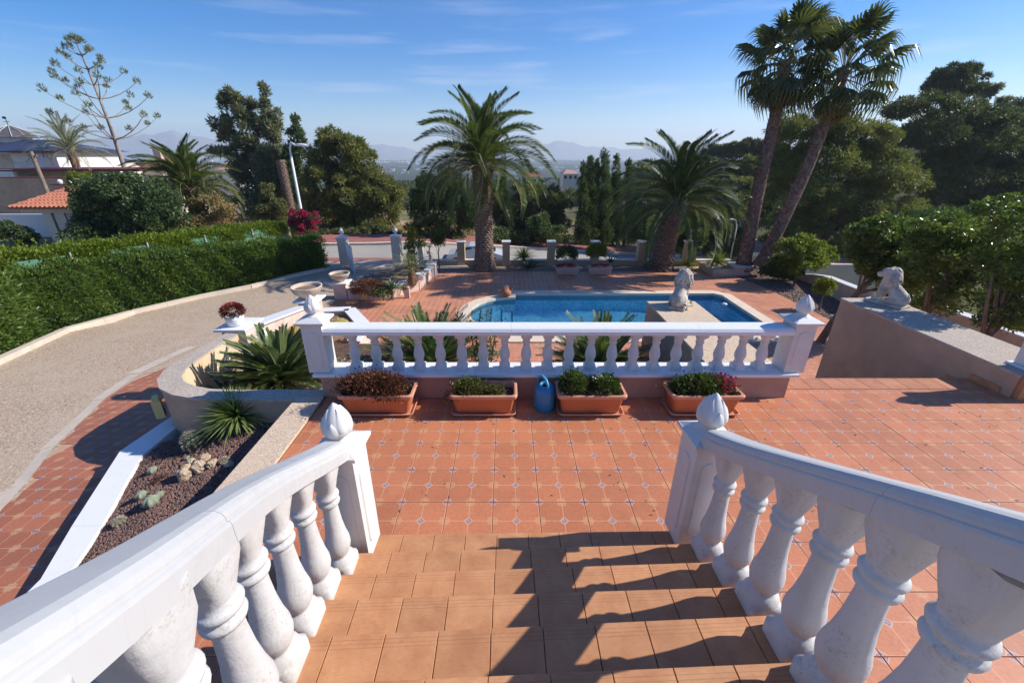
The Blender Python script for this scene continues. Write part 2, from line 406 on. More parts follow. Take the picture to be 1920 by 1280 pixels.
M['glass'] = mat('dark_glass', (.03,.04,.05), None, rough=.08, bump=0, spec=.8)
M['carpaint'] = mat('silver_car_paint', (.52,.56,.60), None, rough=.25, bump=0, spec=.6)
M['rubber'] = mat('tyre_rubber', (.02,.02,.02), None, rough=.8, bump=0)
M['lampyellow'] = mat('cream_lamp_cover', (.78,.62,.26), (.72,.56,.22), 5, .5, 0)
M['wood'] = mat('weathered_pole_wood', (.20,.15,.11), (.28,.22,.17), 3, .9, .5, 30, .01)
M['rooftile'] = mat('clay_roof_tile', (.50,.19,.11), (.38,.14,.085), 2.2, .8, .3, 30, .01)
M['rooftile_old'] = mat('old_roof_tile', (.42,.24,.19), (.50,.31,.25), 2.2, .8, .3, 30, .01)
M['slate'] = mat('blue_slate_roof', (.035,.05,.10), (.05,.065,.12), 2, .5, .2, 10, .01)
M['darkslate'] = mat('dark_slate_roof', (.07,.065,.075), (.11,.10,.11), 2, .6, .2, 10, .01)
M['maroon'] = mat('maroon_fascia', (.22,.06,.055), (.16,.045,.04), 3, .6, 0)
M['curtain'] = mat('beige_shade_cloth', (.52,.43,.34), (.45,.37,.29), 9, .9, .2)
M['trunkpalm'] = mat('palm_trunk', (.14,.085,.06), (.24,.165,.125), 14, .95, .9, 60, .02, .1, c3=(.34,.26,.21), sc3=9)
M['trunkwash'] = mat('fan_palm_trunk', (.15,.085,.065), (.26,.165,.13), 12, .95, .9, 50, .02, .1, c3=(.33,.25,.21), sc3=6)
M['bark'] = mat('bark', (.14,.10,.075), (.22,.17,.13), 6, .95, .9, 30, .02, .1)
M['barkgrey'] = mat('grey_bark', (.24,.21,.19), (.34,.30,.27), 5, .9, .5, 30, .01, .1)
M['palm'] = leafmat('palm_leaf', (.055,.085,.025), (.10,.125,.035), .9, (.19,.18,.05), .38, .3, 5)
M['palmgrey'] = leafmat('grey_palm_leaf', (.14,.16,.10), (.20,.21,.12), .9, (.26,.24,.13), .5, .3, 5)
M['palmdead'] = leafmat('dry_palm_leaf', (.30,.19,.09), (.22,.13,.06), 1.2, (.38,.27,.14), .7, .2, 6)
M['orange_skirt'] = leafmat('orange_dry_fan', (.36,.17,.04), (.26,.13,.045), 1.2, (.42,.26,.08), .7, .3, 6)
M['fan'] = leafmat('fan_palm_leaf', (.065,.085,.035), (.10,.115,.045), .8, (.17,.15,.055), .32, .3, 4)
M['petiole'] = mat('palm_stalk', (.30,.29,.13), (.40,.34,.17), 3, .5, 0)
M['cycad'] = leafmat('cycad_leaf', (0.073,0.122,0.049), (0.139,0.179,0.057), 2, (0.357,0.341,0.114), .3, .15, 7)
M['pine'] = leafmat('pine_needles', (0.126,0.148,0.043), (0.206,0.202,0.058), .5, (0.305,0.269,0.080), .6, .25, 5)
M['pinedark'] = leafmat('dark_pine_needles', (0.072,0.097,0.041), (0.133,0.147,0.052), .5, (0.206,0.198,0.064), .6, .2, 5)
M['conifer'] = leafmat('conifer_needles', (0.153,0.175,0.108), (0.216,0.216,0.120), .5, (0.306,0.297,0.179), .6, .25, 4)
M['cypress'] = leafmat('cypress_foliage', (0.063,0.098,0.039), (0.112,0.151,0.051), .7, (0.141,0.175,0.063), .6, .2, 4)
M['olive'] = leafmat('olive_shrub', (0.106,0.125,0.050), (0.150,0.156,0.062), .6, (0.213,0.200,0.088), .6, .25, 5)
M['hedge'] = leafmat('hedge_leaf', (.065,.12,.022), (.13,.19,.035), 1.3, (.24,.31,.09), .4, .35, 11, brown=(.19,.16,.07))
M['hedgetop'] = leafmat('bright_hedge_leaf', (.11,.16,.012), (.17,.22,.02), .6, (.26,.30,.05), .5, .3, 7)
M['laurel'] = leafmat('glossy_bush_leaf', (0.051,0.089,0.032), (0.086,0.129,0.043), .9, (0.200,0.243,0.143), .35, .2, 9)
M['citrus'] = leafmat('citrus_leaf', (0.075,0.119,0.025), (0.138,0.175,0.037), .8, (0.300,0.325,0.100), .28, .3, 8)
M['lime'] = leafmat('yellow_green_leaf', (.13,.17,.025), (.20,.22,.03), 1., (.28,.27,.05), .5, .35, 8)
M['agave'] = leafmat('agave_leaf', (.09,.15,.09), (.13,.19,.11), 2, (.20,.26,.13), .4, .1, 8)
M['agavedark'] = leafmat('dark_agave_leaf', (.035,.085,.055), (.055,.12,.07), 2, (.16,.19,.10), .35, .1, 8)
M['yucca'] = leafmat('yucca_leaf', (.17,.23,.07), (.25,.30,.09), 3, (.40,.41,.18), .4, .2, 12)
M['cactus'] = mat('cactus_skin', (.11,.145,.075), (.16,.18,.10), 9, .6, .4, 60, .01)
M['cactus_pale'] = mat('pale_star_cactus', (.27,.31,.21), (.21,.25,.18), 18, .8, .3, 90, .006)
M['golden'] = mat('golden_barrel_cactus', (.42,.30,.06), (.26,.22,.05), 14, .7, .6, 60, .01)
M['spine'] = mat('cactus_spines', (.52,.46,.36), (.40,.34,.26), 10, .7, 0)
M['redplant'] = leafmat('russet_succulent', (.11,.038,.028), (.18,.07,.04), 5, (.10,.09,.03), .6, .2, 20)
M['mossplant'] = leafmat('low_green_plant', (.07,.10,.02), (.14,.13,.035), 6, (.20,.12,.06), .6, .2, 22)
M['leafgreen'] = leafmat('bushy_green_leaf', (.045,.085,.02), (.09,.13,.03), 5, (.16,.19,.07), .5, .25, 18)
M['magenta'] = leafmat('magenta_petals', (.33,.012,.10), (.42,.03,.14), 6, None, .6, .3)
M['bougain'] = leafmat('bougainvillea_bracts', (.42,.015,.09), (.32,.02,.10), 2, (.18,.05,.05), .6, .35, 6)
M['redflower'] = leafmat('red_flowers', (.45,.03,.05), (.36,.02,.06), 8, (.2,.05,.04), .6, .3, 16)
M['whiteflower'] = leafmat('white_petals', (.75,.72,.70), (.70,.66,.66), 6, None, .6, .2)
M['broadleaf'] = leafmat('broad_leaf', (.16,.24,.05), (.24,.30,.08), 3, (.45,.42,.14), .35, .35, 5)
M['drygrass'] = leafmat('dry_grass', (.40,.28,.13), (.30,.22,.10), .4, (.22,.19,.08), .8, .2, 2)
M['orangebloom'] = mat('orange_bloom', (.62,.30,.02), (.50,.22,.02), 20, .7, .4, 60, .01)
# ================================================================== STRUCTURE: tiles, terrace, stairs
_tc = {}
def tile_mesh(w_, h_, u0, v0, u1, v1, m, th=.02):
    key = (round(w_,3), round(h_,3), round(u0,3), round(v0,3), m.name)
    if key in _tc: return _tc[key]
    b = MB(); g = .002; bv = .0025
    x0, x1, y0, y1 = g, w_-g, g, h_-g
    b.box(x0, x1, y0, y1, -th, 0)
    b = MB()
    vs = [(x0,y0,-th),(x1,y0,-th),(x1,y1,-th),(x0,y1,-th),(x0,y0,-bv),(x1,y0,-bv),(x1,y1,-bv),(x0,y1,-bv),
          (x0+bv,y0+bv,0),(x1-bv,y0+bv,0),(x1-bv,y1-bv,0),(x0+bv,y1-bv,0)]
    fs = [(8,9,10,11)]+[(j,(j+1)%4,4+(j+1)%4,4+j) for j in range(4)]+[(4+j,4+(j+1)%4,8+(j+1)%4,8+j) for j in range(4)]
    uv = [[(u0,v0),(u1,v0),(u1,v1),(u0,v1)]]+[None]*8
    b.add(vs, fs, uv); me = b.mesh('tile', m); _tc[key] = me; return me
def tile_cells(x0, x1, y0, y1):
    i0, i1 = math.floor((x0-JX)/TT), math.ceil((x1-JX)/TT); j0, j1 = math.floor((y0-JY)/TT), math.ceil((y1-JY)/TT)
    for i in range(i0, i1):
        for j in range(j0, j1):
            a, b = max(x0, JX+i*TT), min(x1, JX+(i+1)*TT); c, d = max(y0, JY+j*TT), min(y1, JY+(j+1)*TT)
            if b-a > .02 and d-c > .02:
                yield a, b, c, d, (a-JX)/TT-i, (c-JY)/TT-j, (b-JX)/TT-i, (d-JY)/TT-j
def quad_tile(name, pts, z, m, parent, th=.022, jz=0):
    b = MB(); c = [sum(p[0] for p in pts)/4, sum(p[1] for p in pts)/4]
    q = [(c[0]+(p[0]-c[0])*.985, c[1]+(p[1]-c[1])*.99) for p in pts]
    q2 = [(c[0]+(p[0]-c[0])*.97, c[1]+(p[1]-c[1])*.975) for p in pts]
    vs = [(*p, z-th) for p in q]+[(*p, z-.003) for p in q]+[(*p, z) for p in q2]
    fs = [(8,9,10,11)]+[(j,(j+1)%4,4+(j+1)%4,4+j) for j in range(4)]+[(4+j,4+(j+1)%4,8+(j+1)%4,8+j) for j in range(4)]
    b.add(vs, fs, [[(0,0),(1,0),(1,1),(0,1)]]+[None]*8)
    return b.build(name, m, parent)
# upper terrace
slab = MB(); slab.box(-2.41, 13, -3.5, 5.18, -2.6, -.012); slab.box(-2.41, 3.72, 5.18, 4.95+.01, -2.6, -.013)
terrace = slab.build('upper_terrace', M['grout'], kind='structure')
for a, b_, c, d, u0, v0, u1, v1 in tile_cells(-2.40, 9.0, .20, 4.90):
    mx, my = (a+b_)/2, (c+d)/2
    if -1.0 < mx < 1.0 and my < 2.2: continue
    px, py, dd = project(mx, my, 0)
    if dd < .2 or px < -150 or px > 2050 or py > 1420: continue
    inst('tile', tile_mesh(b_-a, d-c, u0, v0, u1, v1, M['tile']), terrace, (a, c, rnd.uniform(-.0008, .0008)))
for k in range(12):
    a = 3.72+k*.27
    if a < 6.72: quad_tile('edge_tile', [(a,4.905),(min(a+.27,6.72),4.905),(min(a+.27,6.72),5.20),(a,5.20)], .001, M['edge'], terrace)
# entrance staircase coming down towards the terrace
NL = [2.396,2.09,1.794,1.515,1.218,.936,.655,.375,.095,-.185]; NR = [2.436,2.17,1.886,1.594,1.327,1.033,.745,.46,.175,-.11]
XL0, XR0 = -1.1, 1.4; RIS = .18
def nosY(k, x): return NL[k]+(NR[k]-NL[k])*(x-XL0)/(XR0-XL0)
sidesL = [-1.30,-1.28,-1.27,-1.23,-1.17,-1.08,-.96,-.9,-.88,-.88]; sidesR = [1.62,1.60,1.58,1.54,1.46,1.40,1.28,1.18,1.12,1.10]
sb = MB()
for k in range(10):
    z1 = RIS*(k+1)-.024
    sb.prism([(sidesL[k]+.01,-.5),(sidesR[k]-.01,-.5),(sidesR[k]-.01,nosY(k,sidesR[k])-.012),(sidesL[k]+.01,nosY(k,sidesL[k])-.012)], (RIS*k-.026 if k else -.01), z1)
stairs = sb.build('entrance_staircase', M['grout'], kind='structure')
T2 = .2494
for k in range(9):
    z = RIS*(k+1); xl, xr = sidesL[k], sidesR[k]
    xs = [xl]+[-.07+T2*i for i in range(-8, 9) if xl+.03 < -.07+T2*i < xr-.03]+[xr]
    for i in range(len(xs)-1):
        a, b_ = xs[i], xs[i+1]
        quad_tile('step_tile', [(a, nosY(k+1,a)-.02),(b_, nosY(k+1,b_)-.02),(b_, nosY(k,b_)),(a, nosY(k,a))], z, M['stair'], stairs)
# stairs down to the pool between the two lion walls
sb = MB(); NS = 13; RS = -DECK/NS
for k in range(1, NS):
    sb.box(3.705, 6.72, 5.18+.29*(k-1), 5.18+.29*k, DECK-.1, -RS*k-.022)
pstairs = sb.build('pool_staircase', M['grout'], kind='structure')
for k in range(1, NS):
    for i in range(10):
        a = 3.72+i*.30
        quad_tile('step_tile', [(a,5.18+.29*(k-1)),(a+.3,5.18+.29*(k-1)),(a+.3,5.18+.29*k+.01),(a,5.18+.29*k+.01)], -RS*k, M['edge'], pstairs)

# ------------------------------------------------------------------ lower pool deck
POOLX0, POOLX1, POOLY0, POOLY1 = .38, 8.88, 11.85, 16.2
def in_pool(x, y):
    return (POOLX0-.3 < x < POOLX1+.35 and POOLY0-.35 < y < POOLY1+.35) or ((x-.38)**2+(y-14.0)**2 < 2.05**2 and x < .5)
def in_poly(x, y, P):
    c = False; n = len(P)
    for i in range(n):
        x0, y0 = P[i][:2]; x1, y1 = P[(i+1)%n][:2]
        if (y0 > y) != (y1 > y) and x < (x1-x0)*(y-y0)/(y1-y0)+x0: c = not c
    return c
deckpoly = [on_z(575,590,DECK)[:2], (-5.6,8.2), (-2.6,5.0), (9.6,5.0), (13.2,8.5), on_z(1560,600,DECK)[:2], on_z(1450,545,DECK)[:2], on_z(1385,520,DECK)[:2], on_z(1330,507,DECK)[:2], on_z(1100,503,DECK)[:2], on_z(900,501,DECK)[:2], on_z(800,500,DECK)[:2], on_z(640,505,DECK)[:2], on_z(600,562,DECK)[:2]]
# deck base with a hole for the pool: strips round the basin
db = MB(); zb = DECK-.012
def band(x0, x1, y0, y1): db.box(x0, x1, y0, y1, DECK-.3, zb)
band(-9, 14, 3.5, 11.55); band(-9, 14, 16.55, 21.3); band(-9, -1.9, 11.55, 16.55); band(9.2, 14, 11.55, 16.55)
db.box(-1.9, .2, 11.55, 12.2, DECK-.3, zb); db.box(-1.9, .2, 15.85, 16.55, DECK-.3, zb)
for k in range(12):
    y0 = 12.2+k*(3.65/12); y1 = y0+3.65/12; ym = max(abs(y0-14), abs(y1-14)); 
    xx = .38-math.sqrt(max(2.0**2-min(abs(y0-14),abs(y1-14))**2, 0))+.12
    db.box(-1.9, max(xx, -1.89), y0, y1, DECK-.3, zb)
deck = db.build('pool_deck', M['grout2'], kind='structure')
cells = []
for a, b_, c, d, u0, v0, u1, v1 in tile_cells(-9, 14, 5.2, 21.2):
    mx, my = (a+b_)/2, (c+d)/2
    if in_pool(mx, my) or not in_poly(mx, my, deckpoly): continue
    px, py, dd = project(mx, my, DECK)
    if px < -60 or px > 1980 or (2.7 < mx < 3.75 and my < 7.5) or (3.7 < mx < 6.8 and my < 8.9): continue
    hid = (py > 700 and px < 1480) or (px > 1560 and py > 600) or my < 6.4
    cells.append((hid, dd, a, b_, c, d, u0, v0, u1, v1))
cells.sort(key=lambda q: (q[0], q[1]))
rest = MB()
for n, (hid, dd, a, b_, c, d, u0, v0, u1, v1) in enumerate(cells):
    if n < 300: inst('tile', tile_mesh(b_-a, d-c, u0, v0, u1, v1, M['tile_deck']), deck, (a, c, DECK+rnd.uniform(-.001,.001)))
    else:
        g = .002; zt = DECK+rnd.uniform(-.001,.001)
        rest.add([(a+g,c+g,zt-.02),(b_-g,c+g,zt-.02),(b_-g,d-g,zt-.02),(a+g,d-g,zt-.02),(a+g,c+g,zt),(b_-g,c+g,zt),(b_-g,d-g,zt),(a+g,d-g,zt)],
                 [(4,5,6,7),(0,1,5,4),(1,2,6,5),(2,3,7,6),(3,0,4,7)], [[(u0,v0),(u1,v0),(u1,v1),(u0,v1)],None,None,None,None])
rest.build('far_deck_tiles', M['tile_deck'], deck, kind='stuff')

# ------------------------------------------------------------------ swimming pool
def pool_mat():
    t = NT('pool_mosaic'); p = t.pos()
    vm = t.n('ShaderNodeVectorMath', operation='SCALE'); t.put(vm.inputs[0], p); vm.inputs['Scale'].default_value = 28
    v3 = t.n('ShaderNodeVectorMath', operation='FLOOR'); t.put(v3.inputs[0], vm.outputs[0])
    wn_ = t.n('ShaderNodeTexWhiteNoise'); t.put(wn_.inputs[0], v3.outputs[0])
    col = t.ramp(wn_.outputs[0], (0., (.10,.56,.80)), (.35, (.20,.70,.86)), (.7, (.34,.80,.92)), (1., (.62,.92,.96)))
    return t.fin(col, .35, None, .4)
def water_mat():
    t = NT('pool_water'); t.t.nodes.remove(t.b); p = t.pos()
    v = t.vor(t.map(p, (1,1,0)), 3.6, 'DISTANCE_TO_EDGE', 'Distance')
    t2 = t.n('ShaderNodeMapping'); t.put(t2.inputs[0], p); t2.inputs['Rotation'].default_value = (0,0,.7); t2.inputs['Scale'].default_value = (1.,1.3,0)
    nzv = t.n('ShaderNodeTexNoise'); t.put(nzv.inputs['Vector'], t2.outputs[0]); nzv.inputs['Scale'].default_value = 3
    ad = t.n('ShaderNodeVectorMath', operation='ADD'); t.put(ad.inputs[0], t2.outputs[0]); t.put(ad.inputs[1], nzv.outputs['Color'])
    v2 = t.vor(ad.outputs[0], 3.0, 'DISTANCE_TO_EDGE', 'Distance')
    caustic_web = t.ma('MINIMUM', v, v2)
    col = t.ramp(caustic_web, (0., (1.,1.,1.)), (.04, (.9,1.,1.)), (.11, (.62,.92,.98)), (.4, (.48,.86,.96)))  # sunlight caustics painted as a pale web into the water's transparent tint
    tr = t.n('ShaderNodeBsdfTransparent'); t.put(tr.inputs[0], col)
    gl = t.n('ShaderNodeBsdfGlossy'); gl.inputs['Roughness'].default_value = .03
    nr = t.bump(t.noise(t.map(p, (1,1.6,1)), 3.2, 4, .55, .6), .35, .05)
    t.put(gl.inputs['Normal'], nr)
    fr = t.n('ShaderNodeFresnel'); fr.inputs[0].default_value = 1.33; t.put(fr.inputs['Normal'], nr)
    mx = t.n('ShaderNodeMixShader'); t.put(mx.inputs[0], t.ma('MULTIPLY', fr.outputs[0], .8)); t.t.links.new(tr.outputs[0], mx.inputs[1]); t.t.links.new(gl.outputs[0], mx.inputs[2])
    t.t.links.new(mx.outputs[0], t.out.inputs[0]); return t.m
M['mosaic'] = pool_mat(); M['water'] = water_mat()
M['mosaic_dark'] = mat('dark_mosaic_trim', (.02,.05,.10), (.03,.09,.16), 30, .3, 0)
M['waterline'] = mat('waterline_tile', (.10,.30,.42), (.16,.38,.48), 30, .3, .1)
def pool_outline(o=0, n=14):      # o: offset outwards; roman end bulging to the left, cut far right corner
    P = [(POOLX0-o, POOLY0-o), (POOLX1+o, POOLY0-o), (POOLX1+o, POOLY1-.25+o*.4), (POOLX1-.25+o*.4, POOLY1+o), (POOLX0-o, POOLY1+o)]
    r = 1.72+o; y0 = math.sqrt(max(r*r-o*o, .01))
    a0 = math.atan2(y0, -o)
    arc = [(POOLX0+r*math.cos(a), 14.0+r*math.sin(a)) for a in np.linspace(a0, 2*math.pi-a0, n)]
    return P+arc
pool = thing('swimming_pool', 'rectangular blue mosaic swimming pool with curved step end and pale coping', 'swimming pool', (4.6,14,DECK))
ins, outs, lip = pool_outline(0), pool_outline(.40), pool_outline(-.03)
n = len(ins)
cp = MB()
vs = [(*p, DECK-.02) for p in outs]+[(*p, DECK+.035) for p in outs]+[(*p, DECK+.04) for p in lip]+[(*p, DECK-.05) for p in lip]
fs = []
for k in range(n):
    j = (k+1)%n
    for l in range(3): fs.append((l*n+k, l*n+j, (l+1)*n+j, (l+1)*n+k))
cp.add(vs, fs); cp.build('coping', M['coping'], pool)
bs = MB(); zf = DECK-.70
inn = [(p[0], p[1]) for p in ins]
vs = [(*p, DECK-.02) for p in inn]+[(*p, DECK-.28) for p in inn]+[(*p, zf-(.2 if p[0] > 5 else 0)) for p in inn]
bs.add(vs, [(k, n+k, n+(k+1)%n, (k+1)%n) for k in range(n)], mi=1)
bs.add(vs, [(n+k, 2*n+k, 2*n+(k+1)%n, n+(k+1)%n) for k in range(n)])
bs.add([(-1.5,11.8,zf),(4.5,11.8,zf),(4.5,16.3,zf),(-1.5,16.3,zf),(9,11.8,zf-.25),(9,16.3,zf-.25)], [(0,1,2,3),(1,4,5,2)])
bs.build('basin', [M['mosaic'], M['waterline']], pool)
for k, xx in enumerate((-.94,-.55,-.14,.27)):
    b = MB(); x0 = -1.32 if k == 0 else (-.94,-.55,-.14,.27)[k-1]
    yh_ = math.sqrt(1.70**2-max(abs(xx-.38),.02)**2); yh0 = math.sqrt(max(1.70**2-(x0-.38)**2, .05))
    zt = DECK-.24-.12*k
    b.prism([(x0,14-yh0),(xx,14-yh_),(xx,14+yh_),(x0,14+yh0)], zf, zt)
    st = b.build('pool_step', M['mosaic'], pool)
    b = MB(); b.box(xx-.03, xx+.012, 14-yh_, 14+yh_, zt+.001, zt+.02); e_ = b.build('step_edge_trim', M['mosaic_dark'], st, origin=tuple(pool.location))
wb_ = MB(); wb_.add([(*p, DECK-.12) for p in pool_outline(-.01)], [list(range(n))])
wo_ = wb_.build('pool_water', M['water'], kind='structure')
b = MB(); b.lathe([(.10,0),(.12,.03),(.12,.06),(.05,.09)], 16, (*on_z(1358,571,DECK-.12)[:2], DECK-.14)); tag(b.build('pool_float', M['ceramic']), 'small white round float drifting in the far right corner of the pool', 'pool float')

# ------------------------------------------------------------------ driveway, path, kerb
Ls = [on_ramp(0,961),on_ramp(52,903),on_ramp(103,837),on_ramp(165,779),on_ramp(196,748),on_ramp(265,700),on_ramp(330,668),on_ramp(372,650)]
pathL = [(-5.6,1.2,-.87),(-5.75,2.4,-.87)]+Ls
kerbpts = [on_ramp(-260,800), on_ramp(0,680), on_ramp(125,622), on_ramp(250,588), on_ramp(370,560), on_ramp(470,540), on_ramp(545,520), on_ramp(640,500)]
kerbpts = [(kerbpts[0][0]-.5, 1.0, ramp(1.0))]+kerbpts
dv = MB()
ys = list(np.linspace(1.0, 22.0, 64))
def interp(P, y): return float(np.interp(y, [p[1] for p in P], [p[0] for p in P]))
ro = []
for y in ys:
    xl = interp(kerbpts, y)-.1; xr = -5.9 if y > 8 else interp(pathL, y)+.05
    if y > 8: xr = float(np.interp(y, [8,9.5,11,17,22], [interp(pathL,8)+.05,-6.2,-6.85,-6.6,-5.2]))
    ro.append([(xl+(xr-xl)*k/6, y, ramp(y)+.012*math.sin(k)*0) for k in range(7)])
vs = [p for r_ in ro for p in r_]; fs = [(i*7+k, i*7+k+1, (i+1)*7+k+1, (i+1)*7+k) for i in range(len(ys)-1) for k in range(6)]
dv.add(vs, fs); dv.build('driveway', M['drive'], kind='structure')
b = MB(); ep = [p for p in pathL]
for i in range(len(ep)-1):
    a, c = Vector(ep[i]), Vector(ep[i+1]); nrm = Vector((c-a).cross(Vector((0,0,1)))).normalized()*.30
    b.add([a+Vector((0,0,.014)), c+Vector((0,0,.014)), c-nrm+Vector((0,0,.010)), a-nrm+Vector((0,0,.010))], [(0,1,2,3)])
b.build('driveway_edge_strip', M['concrete'], kind='structure')
pb = MB(); kb_ = MB()
for i in range(len(kerbpts)-1):
    a, c = Vector(kerbpts[i]), Vector(kerbpts[i+1]); L_ = (c-a).length; m_ = max(1, int(L_/1.0))
    for q in range(m_):
        p0 = a+(c-a)*(q/m_); p1 = a+(c-a)*((q+1)/m_); d_ = (p1-p0).normalized(); nn = d_.cross(Vector((0,0,1))).normalized()*.11
        p0 = p0+d_*.004; p1 = p1-d_*.004; up = Vector((0,0,.13)); dn = Vector((0,0,-.1))
        kb_.add([p0-nn+dn,p1-nn+dn,p1+nn+dn,p0+nn+dn,p0-nn+up,p1-nn+up,p1+nn+up,p0+nn+up], [(4,5,6,7)[::-1],(0,1,5,4)[::-1],(1,2,6,5)[::-1],(2,3,7,6)[::-1],(3,0,4,7)[::-1]])
kb_.build('driveway_kerb', M['kerb'], kind='structure')
# tiled footpath beside the driveway
def strip_in(x, y):
    xl = interp(pathL, y); return x > xl-.1
pt = MB()
ysn = list(np.linspace(1.0, 9.4, 30))
vs = []
for y in ysn:
    xl = interp(pathL, y) if y < Ls[-1][1] else interp(pathL, Ls[-1][1]); vs += [(xl, y, ramp(y)-.010), (-3.2, y, ramp(y)-.010)]
pt.add(vs, [(2*i, 2*i+1, 2*i+3, 2*i+2) for i in range(len(ysn)-1)])
path = pt.build('tiled_path', M['grout2'], kind='structure')
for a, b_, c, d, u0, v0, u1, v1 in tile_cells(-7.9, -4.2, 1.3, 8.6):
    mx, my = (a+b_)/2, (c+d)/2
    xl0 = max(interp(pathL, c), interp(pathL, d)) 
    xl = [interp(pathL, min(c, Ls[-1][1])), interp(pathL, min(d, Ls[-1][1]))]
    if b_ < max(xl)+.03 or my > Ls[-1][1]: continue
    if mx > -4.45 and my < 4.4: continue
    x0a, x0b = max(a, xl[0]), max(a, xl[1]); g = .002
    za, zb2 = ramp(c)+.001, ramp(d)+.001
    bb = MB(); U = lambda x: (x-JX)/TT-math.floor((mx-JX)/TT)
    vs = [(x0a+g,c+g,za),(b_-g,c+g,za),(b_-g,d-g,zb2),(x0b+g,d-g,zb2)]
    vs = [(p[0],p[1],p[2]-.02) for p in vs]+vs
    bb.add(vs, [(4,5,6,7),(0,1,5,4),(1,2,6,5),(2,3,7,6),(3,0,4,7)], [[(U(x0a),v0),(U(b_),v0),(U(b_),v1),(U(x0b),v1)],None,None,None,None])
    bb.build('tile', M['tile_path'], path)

# ------------------------------------------------------------------ beyond the fence: road, pavement, land
def land(x, y):
    x = np.asarray(x, float); y = np.asarray(y, float); r_ = np.hypot(x, y)
    z = -2.75 - 5.5*ss(30, 70, y)*(1) - 5*ss(70, 160, r_) - 50*ss(150, 1100, r_)
    ratio = x/np.maximum(y, 1)
    z = z - 3.2*ss(-8.6, -7.2, x)*(1-ss(11, 12.5, x))*ss(5, 8, y)*(1-ss(19.5, 20.8, y))
    hill = (5+17*ss(.25, 1.1, ratio))*ss(.02, .5, ratio)*ss(48, 125, r_)*(1-ss(170, 600, r_))*ss(-5, 30, y)
    z = z+hill+ .35*np.sin(x*.21+1)*np.cos(y*.17)*ss(30, 60, r_)+1.1*np.sin(x*.043)*np.cos(y*.051+2)*ss(50, 200, r_)*(1-ss(600,1500,r_))
    z = z + .9*ss(-13, -18, x)*ss(4, 12, y)*(1-ss(60, 90, y)) - 3.2*ss(14.5, 17, x)*(1-ss(34, 48, y))*ss(0, 8, y) - .11*np.clip(x+6, 0, 22)*ss(20.5, 21.6, y)*(1-ss(38, 60, y)) - .25*ss(20.5,21.6,y)*(1-ss(31,34,y))
    return z
def landf(x, y): return float(land(x, y))
rad = list(np.linspace(0, 30, 13))+list(np.geomspace(32, 6600, 60)); na = 150
th = np.linspace(0, 2*math.pi, na, endpoint=False)
rr, tt = np.meshgrid(rad[1:], th, indexing='ij'); gx = rr*np.cos(tt); gy = rr*np.sin(tt); gz = land(gx, gy)
vs = [(0,0,-2.95)]+[(float(a), float(b_), float(c)) for a, b_, c in zip(gx.ravel(), gy.ravel(), gz.ravel())]
fs = [(0, 1+k, 1+(k+1)%na) for k in range(na)]
for i in range(len(rad)-2):
    for k in range(na): fs.append((1+i*na+k, 1+(i+1)*na+k, 1+(i+1)*na+(k+1)%na, 1+i*na+(k+1)%na))
def land_mat():
    t = NT('land'); p = t.pos()
    near = t.mix(t.ramp(t.noise(p, .12, 6, .65), (.4, 0.), (.62, 1.)), (.12,.12,.055), (.42,.27,.14))
    near = t.mix(t.ramp(t.noise(p, 1.4, 5, .7), (.45, 0.), (.7, .6)), near, (.20,.17,.09))
    cellc = t.vor(t.map(p, (1,2.2,1)), .0055, 'F1', 'Color', .8)
    sc_ = t.n('ShaderNodeSeparateColor'); t.put(sc_.inputs[0], cellc)
    far = t.ramp(sc_.outputs[0], (0., (.04,.10,.055)), (.35, (.06,.13,.07)), (.55, (.10,.15,.08)), (.75, (.07,.11,.07)), (1., (.22,.20,.14)))
    sx = t.n('ShaderNodeSeparateXYZ'); t.put(sx.inputs[0], p)
    near = t.mix(t.ramp(t.ma('DIVIDE', sx.outputs[0], 40.), (.12, 0.), (.4, .85)), near, (.075,.085,.035))
    far = t.mix(t.ramp(t.noise(t.map(p, (1,3,1)), .02, 5, .7), (.5, 0.), (.66, .7)), far, (.045,.075,.05))
    ln = t.n('ShaderNodeVectorMath', operation='LENGTH'); t.put(ln.inputs[0], p)
    f_ = t.ramp(t.ma('DIVIDE', ln.outputs['Value'], 1000.), (.12, 0.), (.3, 1.))
    col = t.mix(f_, near, far)
    return t.fin(col, .95, t.bump(t.noise(p, 3, 4, .7), .6, .08), .1)
b = MB(); b.add(vs, fs, smooth=True); b.build('land', land_mat(), kind='structure')
def sheet(name, m, y0, y1, zfun, x0=-60, x1=45, yc=lambda x: 0, th_=0, nx=40):
    b = MB(); xs = np.linspace(x0, x1, nx); vs = []
    for x in xs: vs += [(x, y0+yc(x), zfun(x)), (x, y1+yc(x), zfun(x))]
    b.add(vs, [(2*i, 2*i+2, 2*i+3, 2*i+1) for i in range(nx-1)])
    if th_:
        vs = []
        for x in xs: vs += [(x, y0+yc(x), zfun(x)), (x, y0+yc(x), zfun(x)-th_)]
        b.add(vs, [(2*i, 2*i+1, 2*i+3, 2*i+2) for i in range(nx-1)])
    return b.build(name, m, kind='structure')
rz = lambda x: DECK-.06-.0*x-(.11*max(0, x+6) if x > -6 else -.02*(x+6)*-1*0)
ry1 = lambda x: 26.4+(.27*(x+8) if x > -8 else .05*(x+8))
